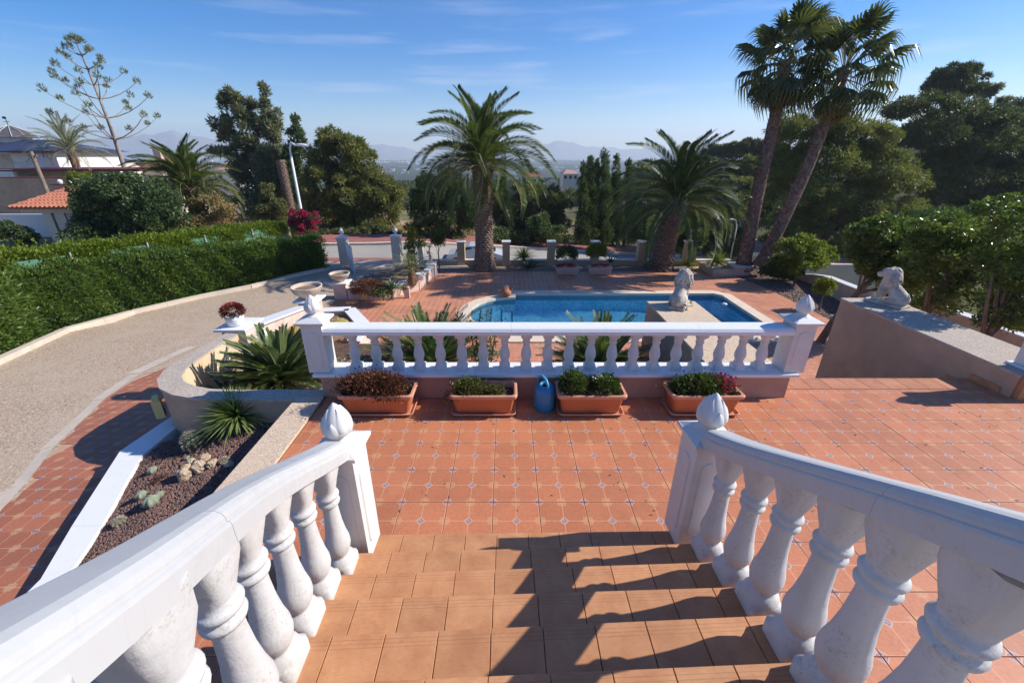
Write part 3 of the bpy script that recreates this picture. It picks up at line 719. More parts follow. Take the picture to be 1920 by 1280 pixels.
def sheet2(name, m, f0, f1, zf, x0=-60, x1=40, nx=50, th_=0):
    b = MB(); xs = np.linspace(x0, x1, nx); vs = []
    for x in xs: vs += [(x, f0(x), zf(x)), (x, f1(x), zf(x))]
    b.add(vs, [(2*i, 2*i+2, 2*i+3, 2*i+1) for i in range(nx-1)])
    if th_:
        vs = []
        for x in xs: vs += [(x, f0(x), zf(x)), (x, f0(x), zf(x)-th_)]
        b.add(vs, [(2*i, 2*i+1, 2*i+3, 2*i+2) for i in range(nx-1)])
    return b.build(name, m, kind='structure')
sheet2('road', M['road'], lambda x: 21.5, ry1, rz, x1=14.5)
sheet2('far_kerb', M['kerb'], ry1, lambda x: ry1(x)+.35, lambda x: rz(x)+.13, th_=.14)
sheet2('far_pavement', M['redpave'], lambda x: ry1(x)+.35, lambda x: ry1(x)+3.2, lambda x: rz(x)+.126)
sheet2('near_pavement', M['redpave'], lambda x: 21.2, lambda x: 22.7, lambda x: rz(x)+.05, x0=-12, x1=-4, nx=6)
b = MB(); b.box(-14, -2, 20.6, 21.6, -2.9, DECK+.045); b.build('gate_apron', M['concrete'], kind='structure')
# mountains on the horizon
def ridge(name, dist, ang0, ang1, hts, depth, m, seed):
    r2 = np.random.default_rng(seed); n_ = 160; aa = np.linspace(ang0, ang1, n_)
    H_ = np.interp(aa, [a for a, h in hts], [h for a, h in hts])
    for f_, am in ((9,.10),(23,.06),(51,.035),(97,.02)): H_ = H_*(1+am*np.sin(aa*f_*3+r2.uniform(0,6)))
    vs = []; rows = 7
    for j in range(rows):
        t_ = j/(rows-1); 
        for i in range(n_):
            d_ = dist-depth*(1-t_); q = (t_**1.4)*H_[i]*(1+.12*math.sin(aa[i]*160+j*2)*(1-t_)) 
            vs.append((d_*math.sin(aa[i]), d_*math.cos(aa[i]), -61+q))
    b = MB(); b.add(vs, [(j*n_+i, j*n_+i+1, (j+1)*n_+i+1, (j+1)*n_+i) for j in range(rows-1) for i in range(n_-1)], smooth=True)
    return b.build(name, m, kind='structure')
M['mount'] = mat('mountain', (.16,.15,.13), (.22,.20,.16), .002, 1, 0)
def AN(px): return math.atan((px-CX)*cP/FPX)          # bearing of a photo column at the horizon
def HT(py, d): return 61+HC-h_at(py, d) if py != YH else 61+HC
ridge('mountains', 6300, AN(-500), AN(780), [(AN(p), HT(y, 6300)) for p, y in ((-500,262),(-100,268),(60,272),(110,274),(200,266),(330,261),(400,260),(480,268),(600,269),(690,269),(760,277),(790,287))], 900, M['mount'], 3)
ridge('far_mountains', 6450, AN(700), AN(1500), [(AN(p), HT(y, 6450)) for p, y in ((700,287),(900,278),(1000,272),(1045,268),(1100,273),(1190,279),(1300,285),(1500,284))], 500, M['mount'], 5)
# ================================================================== WALLS AND BALUSTRADES
def finial_mb(c, s=1.0):
    PR = [(.105,0),(.09,.02),(.056,.035),(.052,.047),(.085,.065),(.104,.10),(.106,.135),(.095,.18),(.074,.225),(.048,.268),(.024,.30),(.006,.318)]
    s_ = s; s *= .92
    b = MB(); b.lathe([(r_*s, z*s) for r_, z in PR], 24, c)
    pr_ = lambda z: float(np.interp(z, [q[1] for q in PR], [q[0] for q in PR]))
    for k in range(4):                     # overlapping carved leaves of the bud
        for lay, z0_, z1_, wmax in ((0, .075, .20, .72), (1, .12, .285, .62)):
            aa = k*math.pi/2+lay*math.pi/4; vs = []; nj = 7
            for j in range(nj+1):
                u = j/nj; z = z0_+(z1_-z0_)*u; wd = wmax*math.sin(math.pi*(.18+.80*u))**.8*(1-.25*u); 
                for q in (-1, -.5, 0, .5, 1):
                    r_ = pr_(z)+.010*(1-abs(q)**2)+.004*u-.003-(.004 if abs(q) == 1 else 0); t_ = aa+q*wd
                    vs.append((c[0]+r_*s*math.cos(t_), c[1]+r_*s*math.sin(t_), c[2]+z*s))
            b.add(vs, [(j*5+q, j*5+q+1, j*5+q+6, j*5+q+5) for j in range(nj) for q in range(4)], smooth=True)
    return b
def post_parts(parent, x, y, z0, z1, w_, cap, name='post', rz=0, fs=1.0, m=None):
    m = m or M['wpaint']
    Mx = Matrix.Translation((x, y, 0)) @ Matrix.Rotation(rz, 4, 'Z'); h = w_/2
    b = MB(); b.box(-h, h, -h, h, z0, z1, M=Mx, bev=.008)
    # raised moulded panels on every face
    H = z1-z0
    for k in range(4):
        Mk = Mx @ Matrix.Rotation(k*math.pi/2, 4, 'Z')
        zz0, zz1, hw = z0+.14*H, z1-.12*H, h*.58
        pts = [(-hw, zz0+.03),(-hw+.02, zz0),(hw-.02, zz0),(hw, zz0+.03),(hw, zz1-.05)]+[(hw*math.cos(a), zz1-.05+.05*math.sin(a)) for a in np.linspace(.4, math.pi-.4, 5)]+[(-hw, zz1-.05)]
        n_ = len(pts); vs = [Mk @ Vector((p[0], -h-.0, p[1])) for p in pts]+[Mk @ Vector((p[0]*.88, -h-.009, zz0+(p[1]-zz0)*.985+.006)) for p in pts]
        b.add(vs, [tuple(range(n_, 2*n_))]+[(i, (i+1)%n_, n_+(i+1)%n_, n_+i) for i in range(n_)])
    p_ = b.build(name, m, parent)
    b = MB(); c = cap/2
    for (e0, a0, a1) in ((c-.03, z1, z1+.02), (c, z1+.02, z1+.055)):
        b.box(-e0, e0, -e0, e0, a0, a1, M=Mx, bev=.006)
    v = [(-c+.01,-c+.01,z1+.055),(c-.01,-c+.01,z1+.055),(c-.01,c-.01,z1+.055),(-c+.01,c-.01,z1+.055),(-.07,-.07,z1+.10),(.07,-.07,z1+.10),(.07,.07,z1+.10),(-.07,.07,z1+.10)]
    b.add([Mx @ Vector(q) for q in v], [(0,1,5,4),(1,2,6,5),(2,3,7,6),(3,0,4,7),(4,5,6,7)])
    pc = b.build('post_cap', m, p_, origin=tuple(parent.location))
    f = finial_mb((x, y, z1+.09), fs).build('finial', m, p_, origin=tuple(parent.location))
    return p_
def baluster_mesh(h, big, m, extra=0):
    k = .93 if big else .70
    P = [(.112,0),(.112,.075),(.098,.085),(.094,.11),(.070,.145),(.060,.155),(.064,.165),(.078,.20),(.087,.25),(.084,.30),(.070,.37),(.058,.47),(.052,.58),(.050,.65),
         (.050,.66),(.068,.668),(.072,.682),(.066,.697),(.056,.705),(.056,.72),(.070,.728),(.074,.742),(.068,.757),(.058,.765),(.062,.80),(.074,.86),(.092,.93),(.098,1.0+extra)]
    hh = h/1.0
    if not big: P = [(.105,0),(.105,.12),(.09,.14),(.075,.19),(.062,.23),(.085,.33),(.090,.40),(.078,.50),(.060,.60),(.052,.68),(.066,.70),(.068,.73),(.055,.75),(.070,.82),(.098,.88),(.105,.90),(.105,1.0)]
    b = MB(); pr = [(r_*k*(1 if big else 1.12), z*hh) for r_, z in P]
    lo, hi = (.08*hh, .83*hh) if big else (.13*hh, .87*hh)
    b.lathe(pr, 24 if big else 20, sq=lambda z: z < lo or z > hi)
    return b.mesh('baluster', m)
def rail_tube(parent, name, pts, w_, t_, m, joints=()):
    # handrail with rounded upper arrises and a small lip, swept along pts (top centre line)
    prof = [(-.5,-1),(-.5,-.5),(-.485,-.42),(-.45,-.38),(-.45,-.30),(-.42,-.17),(-.35,-.06),(-.24,-.01),(.24,-.01),(.35,-.06),(.42,-.17),(.45,-.30),(.45,-.38),(.485,-.42),(.5,-.5),(.5,-1)]
    b = MB(); vs = []; n_ = len(pts); pts = [Vector(p) for p in pts]
    for i, p in enumerate(pts):
        t = (pts[min(i+1,n_-1)]-pts[max(i-1,0)]).normalized(); u = t.cross(Vector((0,0,1))).normalized()
        for a, c in prof: vs.append(p+u*(a*w_)+Vector((0,0,1))*(c*t_))
    q = len(prof); 
    b.add(vs, [(i*q+k, i*q+(k+1)%q, (i+1)*q+(k+1)%q, (i+1)*q+k) for i in range(n_-1) for k in range(q)])
    b.add(vs[:q], [tuple(range(q))[::-1]]); b.add(vs[-q:], [tuple(range(q))])
    return b.build(name, m, parent)
# --- front balustrade along the terrace edge
fb = thing('front_balustrade', 'long straight white balustrade with two finial posts between terracotta troughs and pool', 'balustrade', (.65,4.8,0))
b = MB(); b.box(-2.42, 3.72, 4.686, 4.95, 0, .325); b.build('plinth_wall', M['stucco_pink'], fb)
for k in range(6):
    x0 = -2.50+k*(6.30/6); b = MB(); b.box(x0+.0015, x0+6.30/6-.0015, 4.64, 4.99, .325, .372, bev=.006); b.build('coping_slab', M['marble'], fb)
bm = baluster_mesh(.535, False, M['wpaint'])
for k in range(20):
    px = 666+(1427-666)*k/19; z = .55
    x = x_at(px, 4.815, z); inst('baluster', bm, fb, (x-.65, 4.815-4.8, .372))
post_parts(fb, -2.42, 4.815, .372, 1.03, .26, .36, fs=.95); post_parts(fb, 3.74, 4.815, .372, 1.03, .26, .36, fs=.95)
xr = np.linspace(-2.29, 3.61, 6)
for k in range(5): rail_tube(fb, 'handrail', [(xr[k]+.001,4.815,1.0),(xr[k+1]-.001,4.815,1.0)], .27, .095, M['marble'])
# --- staircase balustrades
def stair_balustrade(lab, bx, by, newel, wx, side):
    t = thing('stair_balustrade', lab, 'balustrade', (newel[0], newel[1], RIS))
    bme = baluster_mesh(.87, True, M['wstone'], .03)
    for k in range(len(bx)):
        o = inst('baluster', bme, t, (bx[k]-newel[0], by[k]-newel[1], RIS*(k+2)-RIS), (0,0,rnd.uniform(-.03,.03)), (1,1,1+float(np.interp(k, [0,2,4,5,6,9], [0,.01,.022,.015,0,-.05]))/.90))
    post_parts(t, newel[0], newel[1], RIS, 1.115, .24, .31, 'newel_post', rz=side*.03, m=M['wpaint'])
    tops = [(newel[0]*.995, newel[1]-.11, RIS*2+.87+.12-.07)]
    for k in range(len(bx)): tops.append((bx[k], by[k], RIS*(k+2)+.87+.12+float(np.interp(k, [0,2,4,6,9], [0,.01,.03,.045,.06]))))
    segs = [(0,1),(1,4),(4,7),(7,len(tops)-1)]
    T_ = [Vector(p) for p in tops]
    for _ in range(2): T_ = [T_[0]]+[T_[i]*.5+(T_[i-1]+T_[i+1])*.25 for i in range(1, len(T_)-1)]+[T_[-1]]
    def cr(i, u):
        p0, p1, p2, p3 = T_[max(i-1,0)], T_[i], T_[i+1], T_[min(i+2,len(T_)-1)]
        return .5*((2*p1)+(-p0+p2)*u+(2*p0-5*p1+4*p2-p3)*u*u+(-p0+3*p1-3*p2+p3)*u**3)
    for a, c in ((0,2),(2,5),(5,8),(8,len(tops)-1)):
        pts = [cr(i, u/6) for i in range(a, c) for u in range(6)]+[T_[c]]
        d0 = (pts[1]-pts[0]).normalized()*.0012; pts[0] = pts[0]+d0; pts[-1] = pts[-1]-d0
        rail_tube(t, 'handrail', pts, .195, .14, M['marble_grey'])
    return t
stair_balustrade('white stone balustrade sloping down the left side of the entrance steps', [-1.13,-1.12,-1.065,-.99,-.87,-.75,-.66,-.62,-.62], [1.99,1.70,1.40,1.109,.825,.54,.26,-.02,-.30], (-1.13,2.28), 0, -1)
stair_balustrade('white stone balustrade sloping down the right side of the entrance steps', [1.447,1.424,1.382,1.318,1.232,1.13,1.03,.95,.9], [2.10,1.79,1.498,1.19,.925,.65,.37,.09,-.19], (1.44,2.40), 0, 1)
# --- wall piece at the far right with the end of another balustrade
rb = thing('side_balustrade', 'white balustrade post cut off by the right edge of the picture on pebble topped wall', 'balustrade', (7.15,4.75,.36))
post_parts(rb, 7.08, 4.86, .37, 1.06, .26, .34, fs=.95)
b = MB(); b.box(6.90, 9.5, 4.70, 5.04, .340, .372, bev=.005); b.build('coping_slab', M['marble'], rb)
for k in range(7): inst('baluster', bm, rb, (.20+.28*k, .11, .012))
rail_tube(rb, 'handrail', [(7.21,4.86,1.0),(9.4,4.86,1.0)], .27, .095, M['marble'])

# --- lion walls
lw1 = thing('lion_wall', 'broad pebble topped wall behind the balustrade carrying the lion in front of the pool', 'wall', (3.23,6.3,0), group=None)
b = MB(); b.box(2.77, 3.70, 4.955, 7.58, DECK-.1, .30); b.build('wall_body', M['stucco'], lw1)
b = MB(); b.box(2.765, 3.705, 4.955, 7.60, .30, .34, bev=.004); b.build('coping', M['pebble_warm'], lw1)
lw2 = thing('lion_wall', 'broad pebble topped wall right of the pool steps carrying the right lion', 'wall', (7.2,6.3,0))
b = MB(); b.box(6.72, 7.66, 4.69, 7.78, DECK-.1, .30); b.build('wall_body', M['stucco'], lw2)
b = MB(); b.box(6.715, 7.67, 4.685, 7.80, .30, .34, bev=.004); b.build('coping', M['pebble'], lw2)
for i in range(4):
    if i == 0: y0, y1, z = 4.80, 5.17, .0
    else: y0, y1, z = 5.17+.29*(i-1), 5.17+.29*i, -RS*i
    b = MB(); b.box(6.700, 6.722, y0, y1+.02, z, z+.085, bev=.002); b.build('skirting_tile', M['stair'], lw2)
b = MB(); b.box(6.700, 6.722, 5.07, 5.20, .0, .085, bev=.002)
b = MB(); b.box(6.75, 9.6, 4.62, 4.683, 0, .335); b.build('end_facing', M['stair'], lw2)

# --- planter walls left of the terrace
tw = thing('terrace_side_wall', 'low retaining wall with warm pebble top along the left edge of the tiled terrace', 'wall', (-2.6,3,0))
b = MB(); b.box(-2.76, -2.415, -.5, 4.62, -1.2, .005); b.build('wall_body', M['stucco'], tw)
b = MB(); b.prism([(-2.80,-.5),(-2.405,-.5),(-2.405,4.64),(-2.76,4.64)], .006, .035); b.build('coping', M['pebble_warm'], tw)
# curved bed wall
ringo = [(-2.42,4.60,0),(-3.0,4.60,0),(-3.6,4.60,0),(-4.1,4.63,0),(-4.45,4.72,0),(-4.75,4.88,0),(-4.98,5.12,0),(-5.08,5.40,0),(-5.10,5.8,0),(-5.07,6.25,0),(-5.02,6.75,0)]
ringi = [(-2.42,4.84,0),(-3.0,4.84,0),(-3.6,4.83,0),(-4.05,4.86,0),(-4.33,4.94,0),(-4.56,5.06,0),(-4.73,5.24,0),(-4.82,5.46,0),(-4.85,5.8,0),(-4.84,6.25,0),(-4.80,6.72,0)]
cw = thing('curved_planter_wall', 'curved cream wall with grey pebble rim holding the cycad bed beside the path', 'planter wall', (-3.8,5.5,0))
nr_ = len(ringo)
b = MB()
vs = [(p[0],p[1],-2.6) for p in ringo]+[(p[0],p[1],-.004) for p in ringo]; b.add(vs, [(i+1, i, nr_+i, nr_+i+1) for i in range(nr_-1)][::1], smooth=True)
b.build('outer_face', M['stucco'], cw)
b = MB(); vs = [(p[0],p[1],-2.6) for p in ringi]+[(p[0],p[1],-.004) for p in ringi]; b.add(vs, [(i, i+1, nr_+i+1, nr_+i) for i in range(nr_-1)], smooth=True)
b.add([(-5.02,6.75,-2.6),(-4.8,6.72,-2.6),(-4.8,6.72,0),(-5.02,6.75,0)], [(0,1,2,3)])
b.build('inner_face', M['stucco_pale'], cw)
b = MB(); o1 = [(p[0]-.012*(i>2), p[1]-.012*(i<6), -.004) for i, p in enumerate(ringo)]
vs = o1+[(p[0],p[1],.03) for p in o1]+[(p[0],p[1],.03) for p in ringi]+[(p[0],p[1],-.004) for p in ringi]
fs = []
for i in range(nr_-1):
    fs += [(i+1,i,nr_+i,nr_+i+1),(nr_+i+1,nr_+i,2*nr_+i,2*nr_+i+1),(2*nr_+i+1,2*nr_+i,3*nr_+i,3*nr_+i+1)]
b.add(vs, fs); b.build('coping', M['pebble'], cw)
def lamp_box(lab, p, rz, s=1.0):
    t = thing('wall_lamp', lab, 'wall lamp', p, rz)
    b = MB(); b.box(-.075*s, .075*s, -.09*s, -.008, -.13*s, .11*s, bev=.02*s); b.box(-.06*s,.06*s,-.075*s,-.02,.11*s,.125*s); local(b, 'lamp_shade', M['lampyellow'], t)
    b = MB(); b.box(-.03*s, .03*s, -.02, .0, -.12*s, -.02*s); local(b, 'bracket', M['iron'], t)
lamp_box('cream square wall lamp low on the outside of the curved planter wall', (-4.92,5.0,-.33), R(-52), 1.25)
# bed soil
b = MB(); b.box(-5.0, -2.42, 4.7, 8.2, -1.6, -.86); b.build('cycad_bed_soil', M['soil'], kind='structure')
# --- rockery: white wall, soil sheet, lava gravel
wtop = -.64
WO = [on_z(343,765,wtop), on_z(225,845,wtop), on_z(135,985,wtop), on_z(76,1085,wtop)]; WI = [on_z(360,775,wtop), on_z(262,857,wtop), on_z(190,985,wtop), on_z(140,1060,wtop)]
WO = [p[:2] for p in WO]; WI = [p[:2] for p in WI]
WO[0] = (WO[0][0]+.02, WO[0][1]+.12); WI[0] = (WI[0][0]+.02, WI[0][1]+.12)
WO.append((-4.2,1.2)); WI.append((-3.9,1.2))
rw = thing('rockery_kerb_wall', 'low white marble topped wall bending round the brown gravel cactus bed', 'low wall', (WO[2][0],WO[2][1],-.87))
for i in range(len(WO)-1):
    b = MB(); b.prism([WO[i],WO[i+1],WI[i+1],WI[i]], -1.1, wtop-.03); b.build('wall_segment', M['whitewall'], rw)
    a, c, d, e_ = [Vector((*p,0)) for p in (WO[i],WO[i+1],WI[i+1],WI[i])]; q = (c-a).normalized()*.001
    b = MB(); b.prism([tuple((a+q)[:2]),tuple((c-q)[:2]),tuple((d-q)[:2]),tuple((e_+q)[:2])], wtop-.029, wtop); b.build('coping_slab', M['marble'], rw)
def grav_z(x, y):
    xo = float(np.interp(y, [p[1] for p in WI[::-1]], [p[0] for p in WI[::-1]])); t_ = min(max((x-xo)/(-2.78-xo+1e-6), 0), 1)
    return -.70+.42*t_**.8+.015*math.sin(x*9)*math.cos(y*7)
b = MB(); ys2 = np.linspace(1.0, 4.63, 26); vs = []
for y in ys2:
    xo = float(np.interp(y, [p[1] for p in WI[::-1]], [p[0] for p in WI[::-1]]))-.05
    for k in range(10): x = xo+(-2.74-xo)*k/9; vs.append((x, y, grav_z(x, y)-.012))
b.add(vs, [(i*10+k, i*10+k+1, (i+1)*10+k+1, (i+1)*10+k) for i in range(25) for k in range(9)], smooth=True)
b.build('rockery_soil', M['soil'], kind='structure')
oct_v = np.array([(1,0,0),(0,1,0),(-1,0,0),(0,-1,0),(0,0,.8),(0,0,-.8)]); oct_f = [(0,1,4),(1,2,4),(2,3,4),(3,0,4)]
def pebbles(name, m, pts, s0, s1, seed=1, parent=None):
    r2 = np.random.default_rng(seed); n_ = len(pts); P = np.array(pts)
    s_ = r2.uniform(s0, s1, (n_,1,3)); a = r2.uniform(0, 6.28, n_); V = oct_v[None]*s_*r2.uniform(.7,1.3,(n_,6,1))
    ca, sa = np.cos(a)[:,None], np.sin(a)[:,None]; x = V[...,0]*ca-V[...,1]*sa; y = V[...,0]*sa+V[...,1]*ca
    V = np.stack([x, y, V[...,2]], -1)+P[:,None,:]
    F = (np.array(oct_f)[None]+6*np.arange(n_)[:,None,None]).reshape(-1,3)
    me = bpy.data.meshes.new(name); me.from_pydata(V.reshape(-1,3).tolist(), [], F.tolist()); me.materials.append(m)
    o = bpy.data.objects.new(name, me); C.objects.link(o); o['kind'] = 'stuff'; o.parent = parent; return o
pts = []
for _ in range(15000):
    y = rnd.uniform(1.7, 4.6); xo = float(np.interp(y, [p[1] for p in WI[::-1]], [p[0] for p in WI[::-1]])); x = rnd.uniform(xo+.01, -2.79)
    pts.append((x, y, grav_z(x, y)))
pebbles('lava_gravel', M['lava'], pts, .009, .021)
pts = [(rnd.uniform(-4.7,-2.5), rnd.uniform(4.95,7.5), -.855) for _ in range(2500)]
pebbles('bed_gravel', M['rock'], pts, .012, .03, 4)
def rock(lab, p, s, m='rock', seed=0, cat='rock', sub=2):
    r2 = random.Random(seed); bm = __import__('bmesh').new(); __import__('bmesh').ops.create_icosphere(bm, subdivisions=sub+1, radius=1)
    from mathutils import noise as nz_
    for v in bm.verts:
        d = 1+.35*nz_.noise(v.co*1.6+Vector((seed*3.1,0,0)))+.18*nz_.noise(v.co*4.5+Vector((0,seed,0)))+.08*nz_.noise(v.co*11)
        v.co = Vector((v.co.x*s[0]*d, v.co.y*s[1]*d, v.co.z*s[2]*d))
    me = bpy.data.meshes.new('rock'); bm.to_mesh(me); bm.free(); me.materials.append(M[m])
    o = bpy.data.objects.new('rock', me); C.objects.link(o); o.location = p; o.rotation_euler = (0,0,r2.uniform(0,6)); return tag(o, lab, cat)
def gp(px, py, z0=-.45):
    z = z0
    for _ in range(12): q = on_z(px, py, z); z = .5*z+.5*grav_z(q[0], q[1])
    return on_z(px, py, z)
for i, (px, py, s, lab) in enumerate([(350,893,(.10,.08,.09),'tall pitted tan rock, nearest of the rock pile in the cactus bed'),(374,880,(.10,.08,.07),'round hollowed tan rock in the middle of the rock pile'),(400,872,(.07,.05,.05),'pale tan rock at the right end of the rock pile'),(385,862,(.07,.06,.05),'tan rock at the back of the rock pile'),(360,868,(.05,.05,.04),'small pale rock wedged behind the tall pitted rock'),(430,872,(.05,.05,.03),'grey rock beside the pebble topped wall right of the rock pile'),(331,800,(.06,.05,.05),'small orange tinted rock behind the ribbed cactus'),(345,790,(.05,.04,.03),'flat yellowish stone behind the ribbed cactus by the white wall'),(497,822,(.04,.03,.03),'small pinkish stone right of the spiky yucca base')]):
    q = gp(px, py); rock(lab, (q[0], q[1], q[2]+s[2]*.6), s, seed=i+1)
# ------------------------------------------------------------------ pink stone walls, pedestals, bowls
def ped(lab, px, py, w_, h, z0, cap=.06, sh=.0, rz=0, d=None):
    q = on_z(px, py, z0); t = thing('pedestal', lab, 'pedestal', q, rz)
    d = d or w_
    b = MB(); b.box(-w_/2, w_/2, 0, d, 0, h); local(b, 'shaft', M['pinkstone'], t)
    b = MB(); b.box(-w_/2-cap, w_/2+cap, -cap, d+cap, h, h+.045, bev=.005); local(b, 'cap_slab', M['marble'], t); return t, q
def wall_seg(parent, a, c, z0a, z1a, z0c, z1c, th_, m='pinkstone', cop=.06, cm='marble', npan=None):
    A = Vector((a[0],a[1],0)); B = Vector((c[0],c[1],0)); d = (B-A); L_ = d.length; d.normalize(); nn = Vector((-d.y, d.x, 0))*th_/2
    npan = npan or max(1, round(L_/.55))
    for k in range(npan):
        u0, u1 = k/npan, (k+1)/npan; p0 = A+(B-A)*u0+d*.002; p1 = A+(B-A)*u1-d*.002
        zz = lambda u, q0, q1: q0+(q1-q0)*u
        vs = [(*(p0-nn)[:2], zz(u0,z0a,z0c)),(*(p1-nn)[:2], zz(u1,z0a,z0c)),(*(p1+nn)[:2], zz(u1,z0a,z0c)),(*(p0+nn)[:2], zz(u0,z0a,z0c)),
              (*(p0-nn)[:2], zz(u0,z1a,z1c)),(*(p1-nn)[:2], zz(u1,z1a,z1c)),(*(p1+nn)[:2], zz(u1,z1a,z1c)),(*(p0+nn)[:2], zz(u0,z1a,z1c))]
        b = MB(); b.add(vs, [(3,2,1,0),(4,5,6,7),(0,1,5,4),(1,2,6,5),(2,3,7,6),(3,0,4,7)]); b.build('stone_panel', M[m], parent)
    nc = nn*(1+cop/(th_/2)); vs = []
    for p_, z_ in ((A, z1a), (B, z1c)): vs += [(*(p_-nc)[:2], z_+.001),(*(p_+nc)[:2], z_+.001),(*(p_+nc)[:2], z_+.045),(*(p_-nc)[:2], z_+.045)]
    b = MB(); b.add(vs, [(0,1,5,4)[::-1],(1,2,6,5)[::-1],(2,3,7,6)[::-1],(3,0,4,7)[::-1],(0,1,2,3),(7,6,5,4)]); b.build('coping_slab', M[cm], parent)
# sloping pink wall from the flower pot pedestal to the first bowl pedestal
pA = on_z(455,612,-.30); pB = on_z(568,577,-1.45)
A0 = at_Y(440,600,7.35)
slw = thing('driveway_side_wall', 'pink limestone wall with white coping sloping down beside the driveway behind the cycad', 'garden wall', (-5.6,9,-2.3))
w0 = at_Y(475,606,7.55); w1 = at_Y(572,572,10.7)
wall_seg(slw, (w0[0],w0[1]), (w1[0],w1[1]), -2.4, w0[2]-.05, -2.5, w1[2]-.05, .26)
t1 = thing('pedestal', 'square pink pedestal with white slab under the white flower pot', 'pedestal', (A0[0],7.35,-2.0))
zt = A0[2]
b = MB(); b.box(A0[0]-.02, A0[0]+.42, 6.95, 7.45, -2.2, zt-.05); b.build('shaft', M['pinkstone'], t1)
b = MB(); b.box(A0[0]-.10, A0[0]+.48, 6.86, 7.50, zt-.05, zt, bev=.006); b.build('cap_slab', M['marble'], t1)
B0 = at_Y(578,560,10.9)
t2 = thing('pedestal', 'pink pedestal under the nearer stone bowl beside the driveway', 'pedestal', (B0[0],10.9,DECK))
b = MB(); b.box(B0[0]-.22, B0[0]+.24, 10.72, 11.18, DECK-.05, B0[2]-.05); b.build('shaft', M['pinkstone'], t2)
b = MB(); b.box(B0[0]-.32, B0[0]+.34, 10.62, 11.28, B0[2]-.05, B0[2], bev=.006); b.build('cap_slab', M['marble'], t2)
q3 = on_z(640,563,DECK); C0 = at_Y(637,528,q3[1]+.2)
t3 = thing('pedestal', 'pink pedestal under the farther stone bowl at the corner of the flower bed', 'pedestal', (q3[0],q3[1]+.25,DECK))
b = MB(); b.box(q3[0]-.25, q3[0]+.25, q3[1], q3[1]+.5, DECK-.05, C0[2]-.05); b.build('shaft', M['pinkstone'], t3)
b = MB(); b.box(q3[0]-.33, q3[0]+.33, q3[1]-.08, q3[1]+.58, C0[2]-.05, C0[2], bev=.006); b.build('cap_slab', M['marble'], t3)
def bowl(lab, p, r_, h):
    t = thing('stone_bowl', lab, 'bowl planter', p)
    pr = [(.38*r_,0),(.42*r_,.02),(.60*r_,.10*h/.3),(.82*r_,.5*h),(.97*r_,.85*h),(1.0*r_,.95*h),(1.0*r_,h),(.90*r_,h),(.86*r_,.9*h),(.80*r_,.74*h)]
    b = MB(); b.lathe(pr, 28, cap=False); local(b, 'bowl', M['caststone'], t)
    b = MB(); b.lathe([(.01,.75*h),(.80*r_,.76*h)], 20, cap=False); local(b, 'soil', M['bedsoil'], t)
bowl('wide shallow cast stone bowl on the nearer pedestal beside the driveway', (B0[0]-.02, 10.95, B0[2]), .42, .36)
bowl('wide shallow cast stone bowl on the farther pedestal by the flower bed', (q3[0]-.02, q3[1]+.25, C0[2]), .40, .34)
# brown steps between the bowls leading to the driveway
b = MB(); b.box(B0[0]-.2, q3[0]-.3, 11.3, q3[1]+.3, DECK-.1, DECK+.02)
tag(b.build('side_step', M['stair'], kind='structure'))
# raised flower bed left of the pool terrace
fbz = -1.78
FB = [on_z(660,553,fbz), on_z(715,553,fbz), on_z(783,527,fbz), on_z(806,513,fbz), (on_z(806,513,fbz)[0]-.3, 17.6, 0), (on_z(640,552,fbz)[0]-.2, 17.4,0)]
fl = thing('raised_flower_bed', 'angular raised bed of pink limestone with white coping left of the pool terrace', 'flower bed', (FB[1][0],FB[1][1],DECK))
E_ = [on_z(655,561,DECK), on_z(718,562,DECK), on_z(783,543,DECK), on_z(810,518,DECK)]
E_ = [(p[0], p[1]) for p in E_]; E_ += [(E_[3][0]-1.1, E_[3][1]+.75), (E_[0][0]-.05, E_[0][1]+2.3)]
for i in range(3):
    wall_seg(fl, E_[i], E_[(i+1)%6], DECK, DECK+.46, DECK, DECK+.46, .22, cop=.03)
b = MB(); b.prism(E_, DECK, DECK+.36); b.build('bed_soil', M['bedsoil'], fl)
pm = on_z(761,559,DECK)
b = MB(); b.box(pm[0]-.05, pm[0]+.16, pm[1]-.02, pm[1]+.12, DECK, DECK+.46); b.build('stone_pier', M['pinkstone'], fl)
lp = on_z(687,561,DECK); lamp_box('cream wall lamp on the pink face of the raised flower bed', (lp[0], lp[1]-.10, DECK+.24), 0, 1.4)
# hexagonal bed behind the left post
hz = -1.62
HX = [on_z(560,583,hz), on_z(655,578,hz), on_z(681,606,hz), on_z(662,640,hz)]; HX = [(p[0],p[1]) for p in HX]+[(-3.3,8.1),(-4.6,8.0)]
hx = thing('angular_cactus_bed', 'white topped angular bed of golden barrel cacti behind the left post', 'planter bed', (HX[2][0]-1,HX[2][1],DECK))
for i in range(3): wall_seg(hx, HX[i], HX[i+1], DECK, hz-.045, DECK, hz-.045, .30, cop=.04)
b = MB(); b.prism([(-4.9,7.0),(-2.5,5.2),(-2.6,8.1)]+[HX[3],HX[2],HX[1],HX[0],(-5.6,9.5)], DECK-.3, hz-.16); b.build('bed_soil', M['bedsoil'], hx)
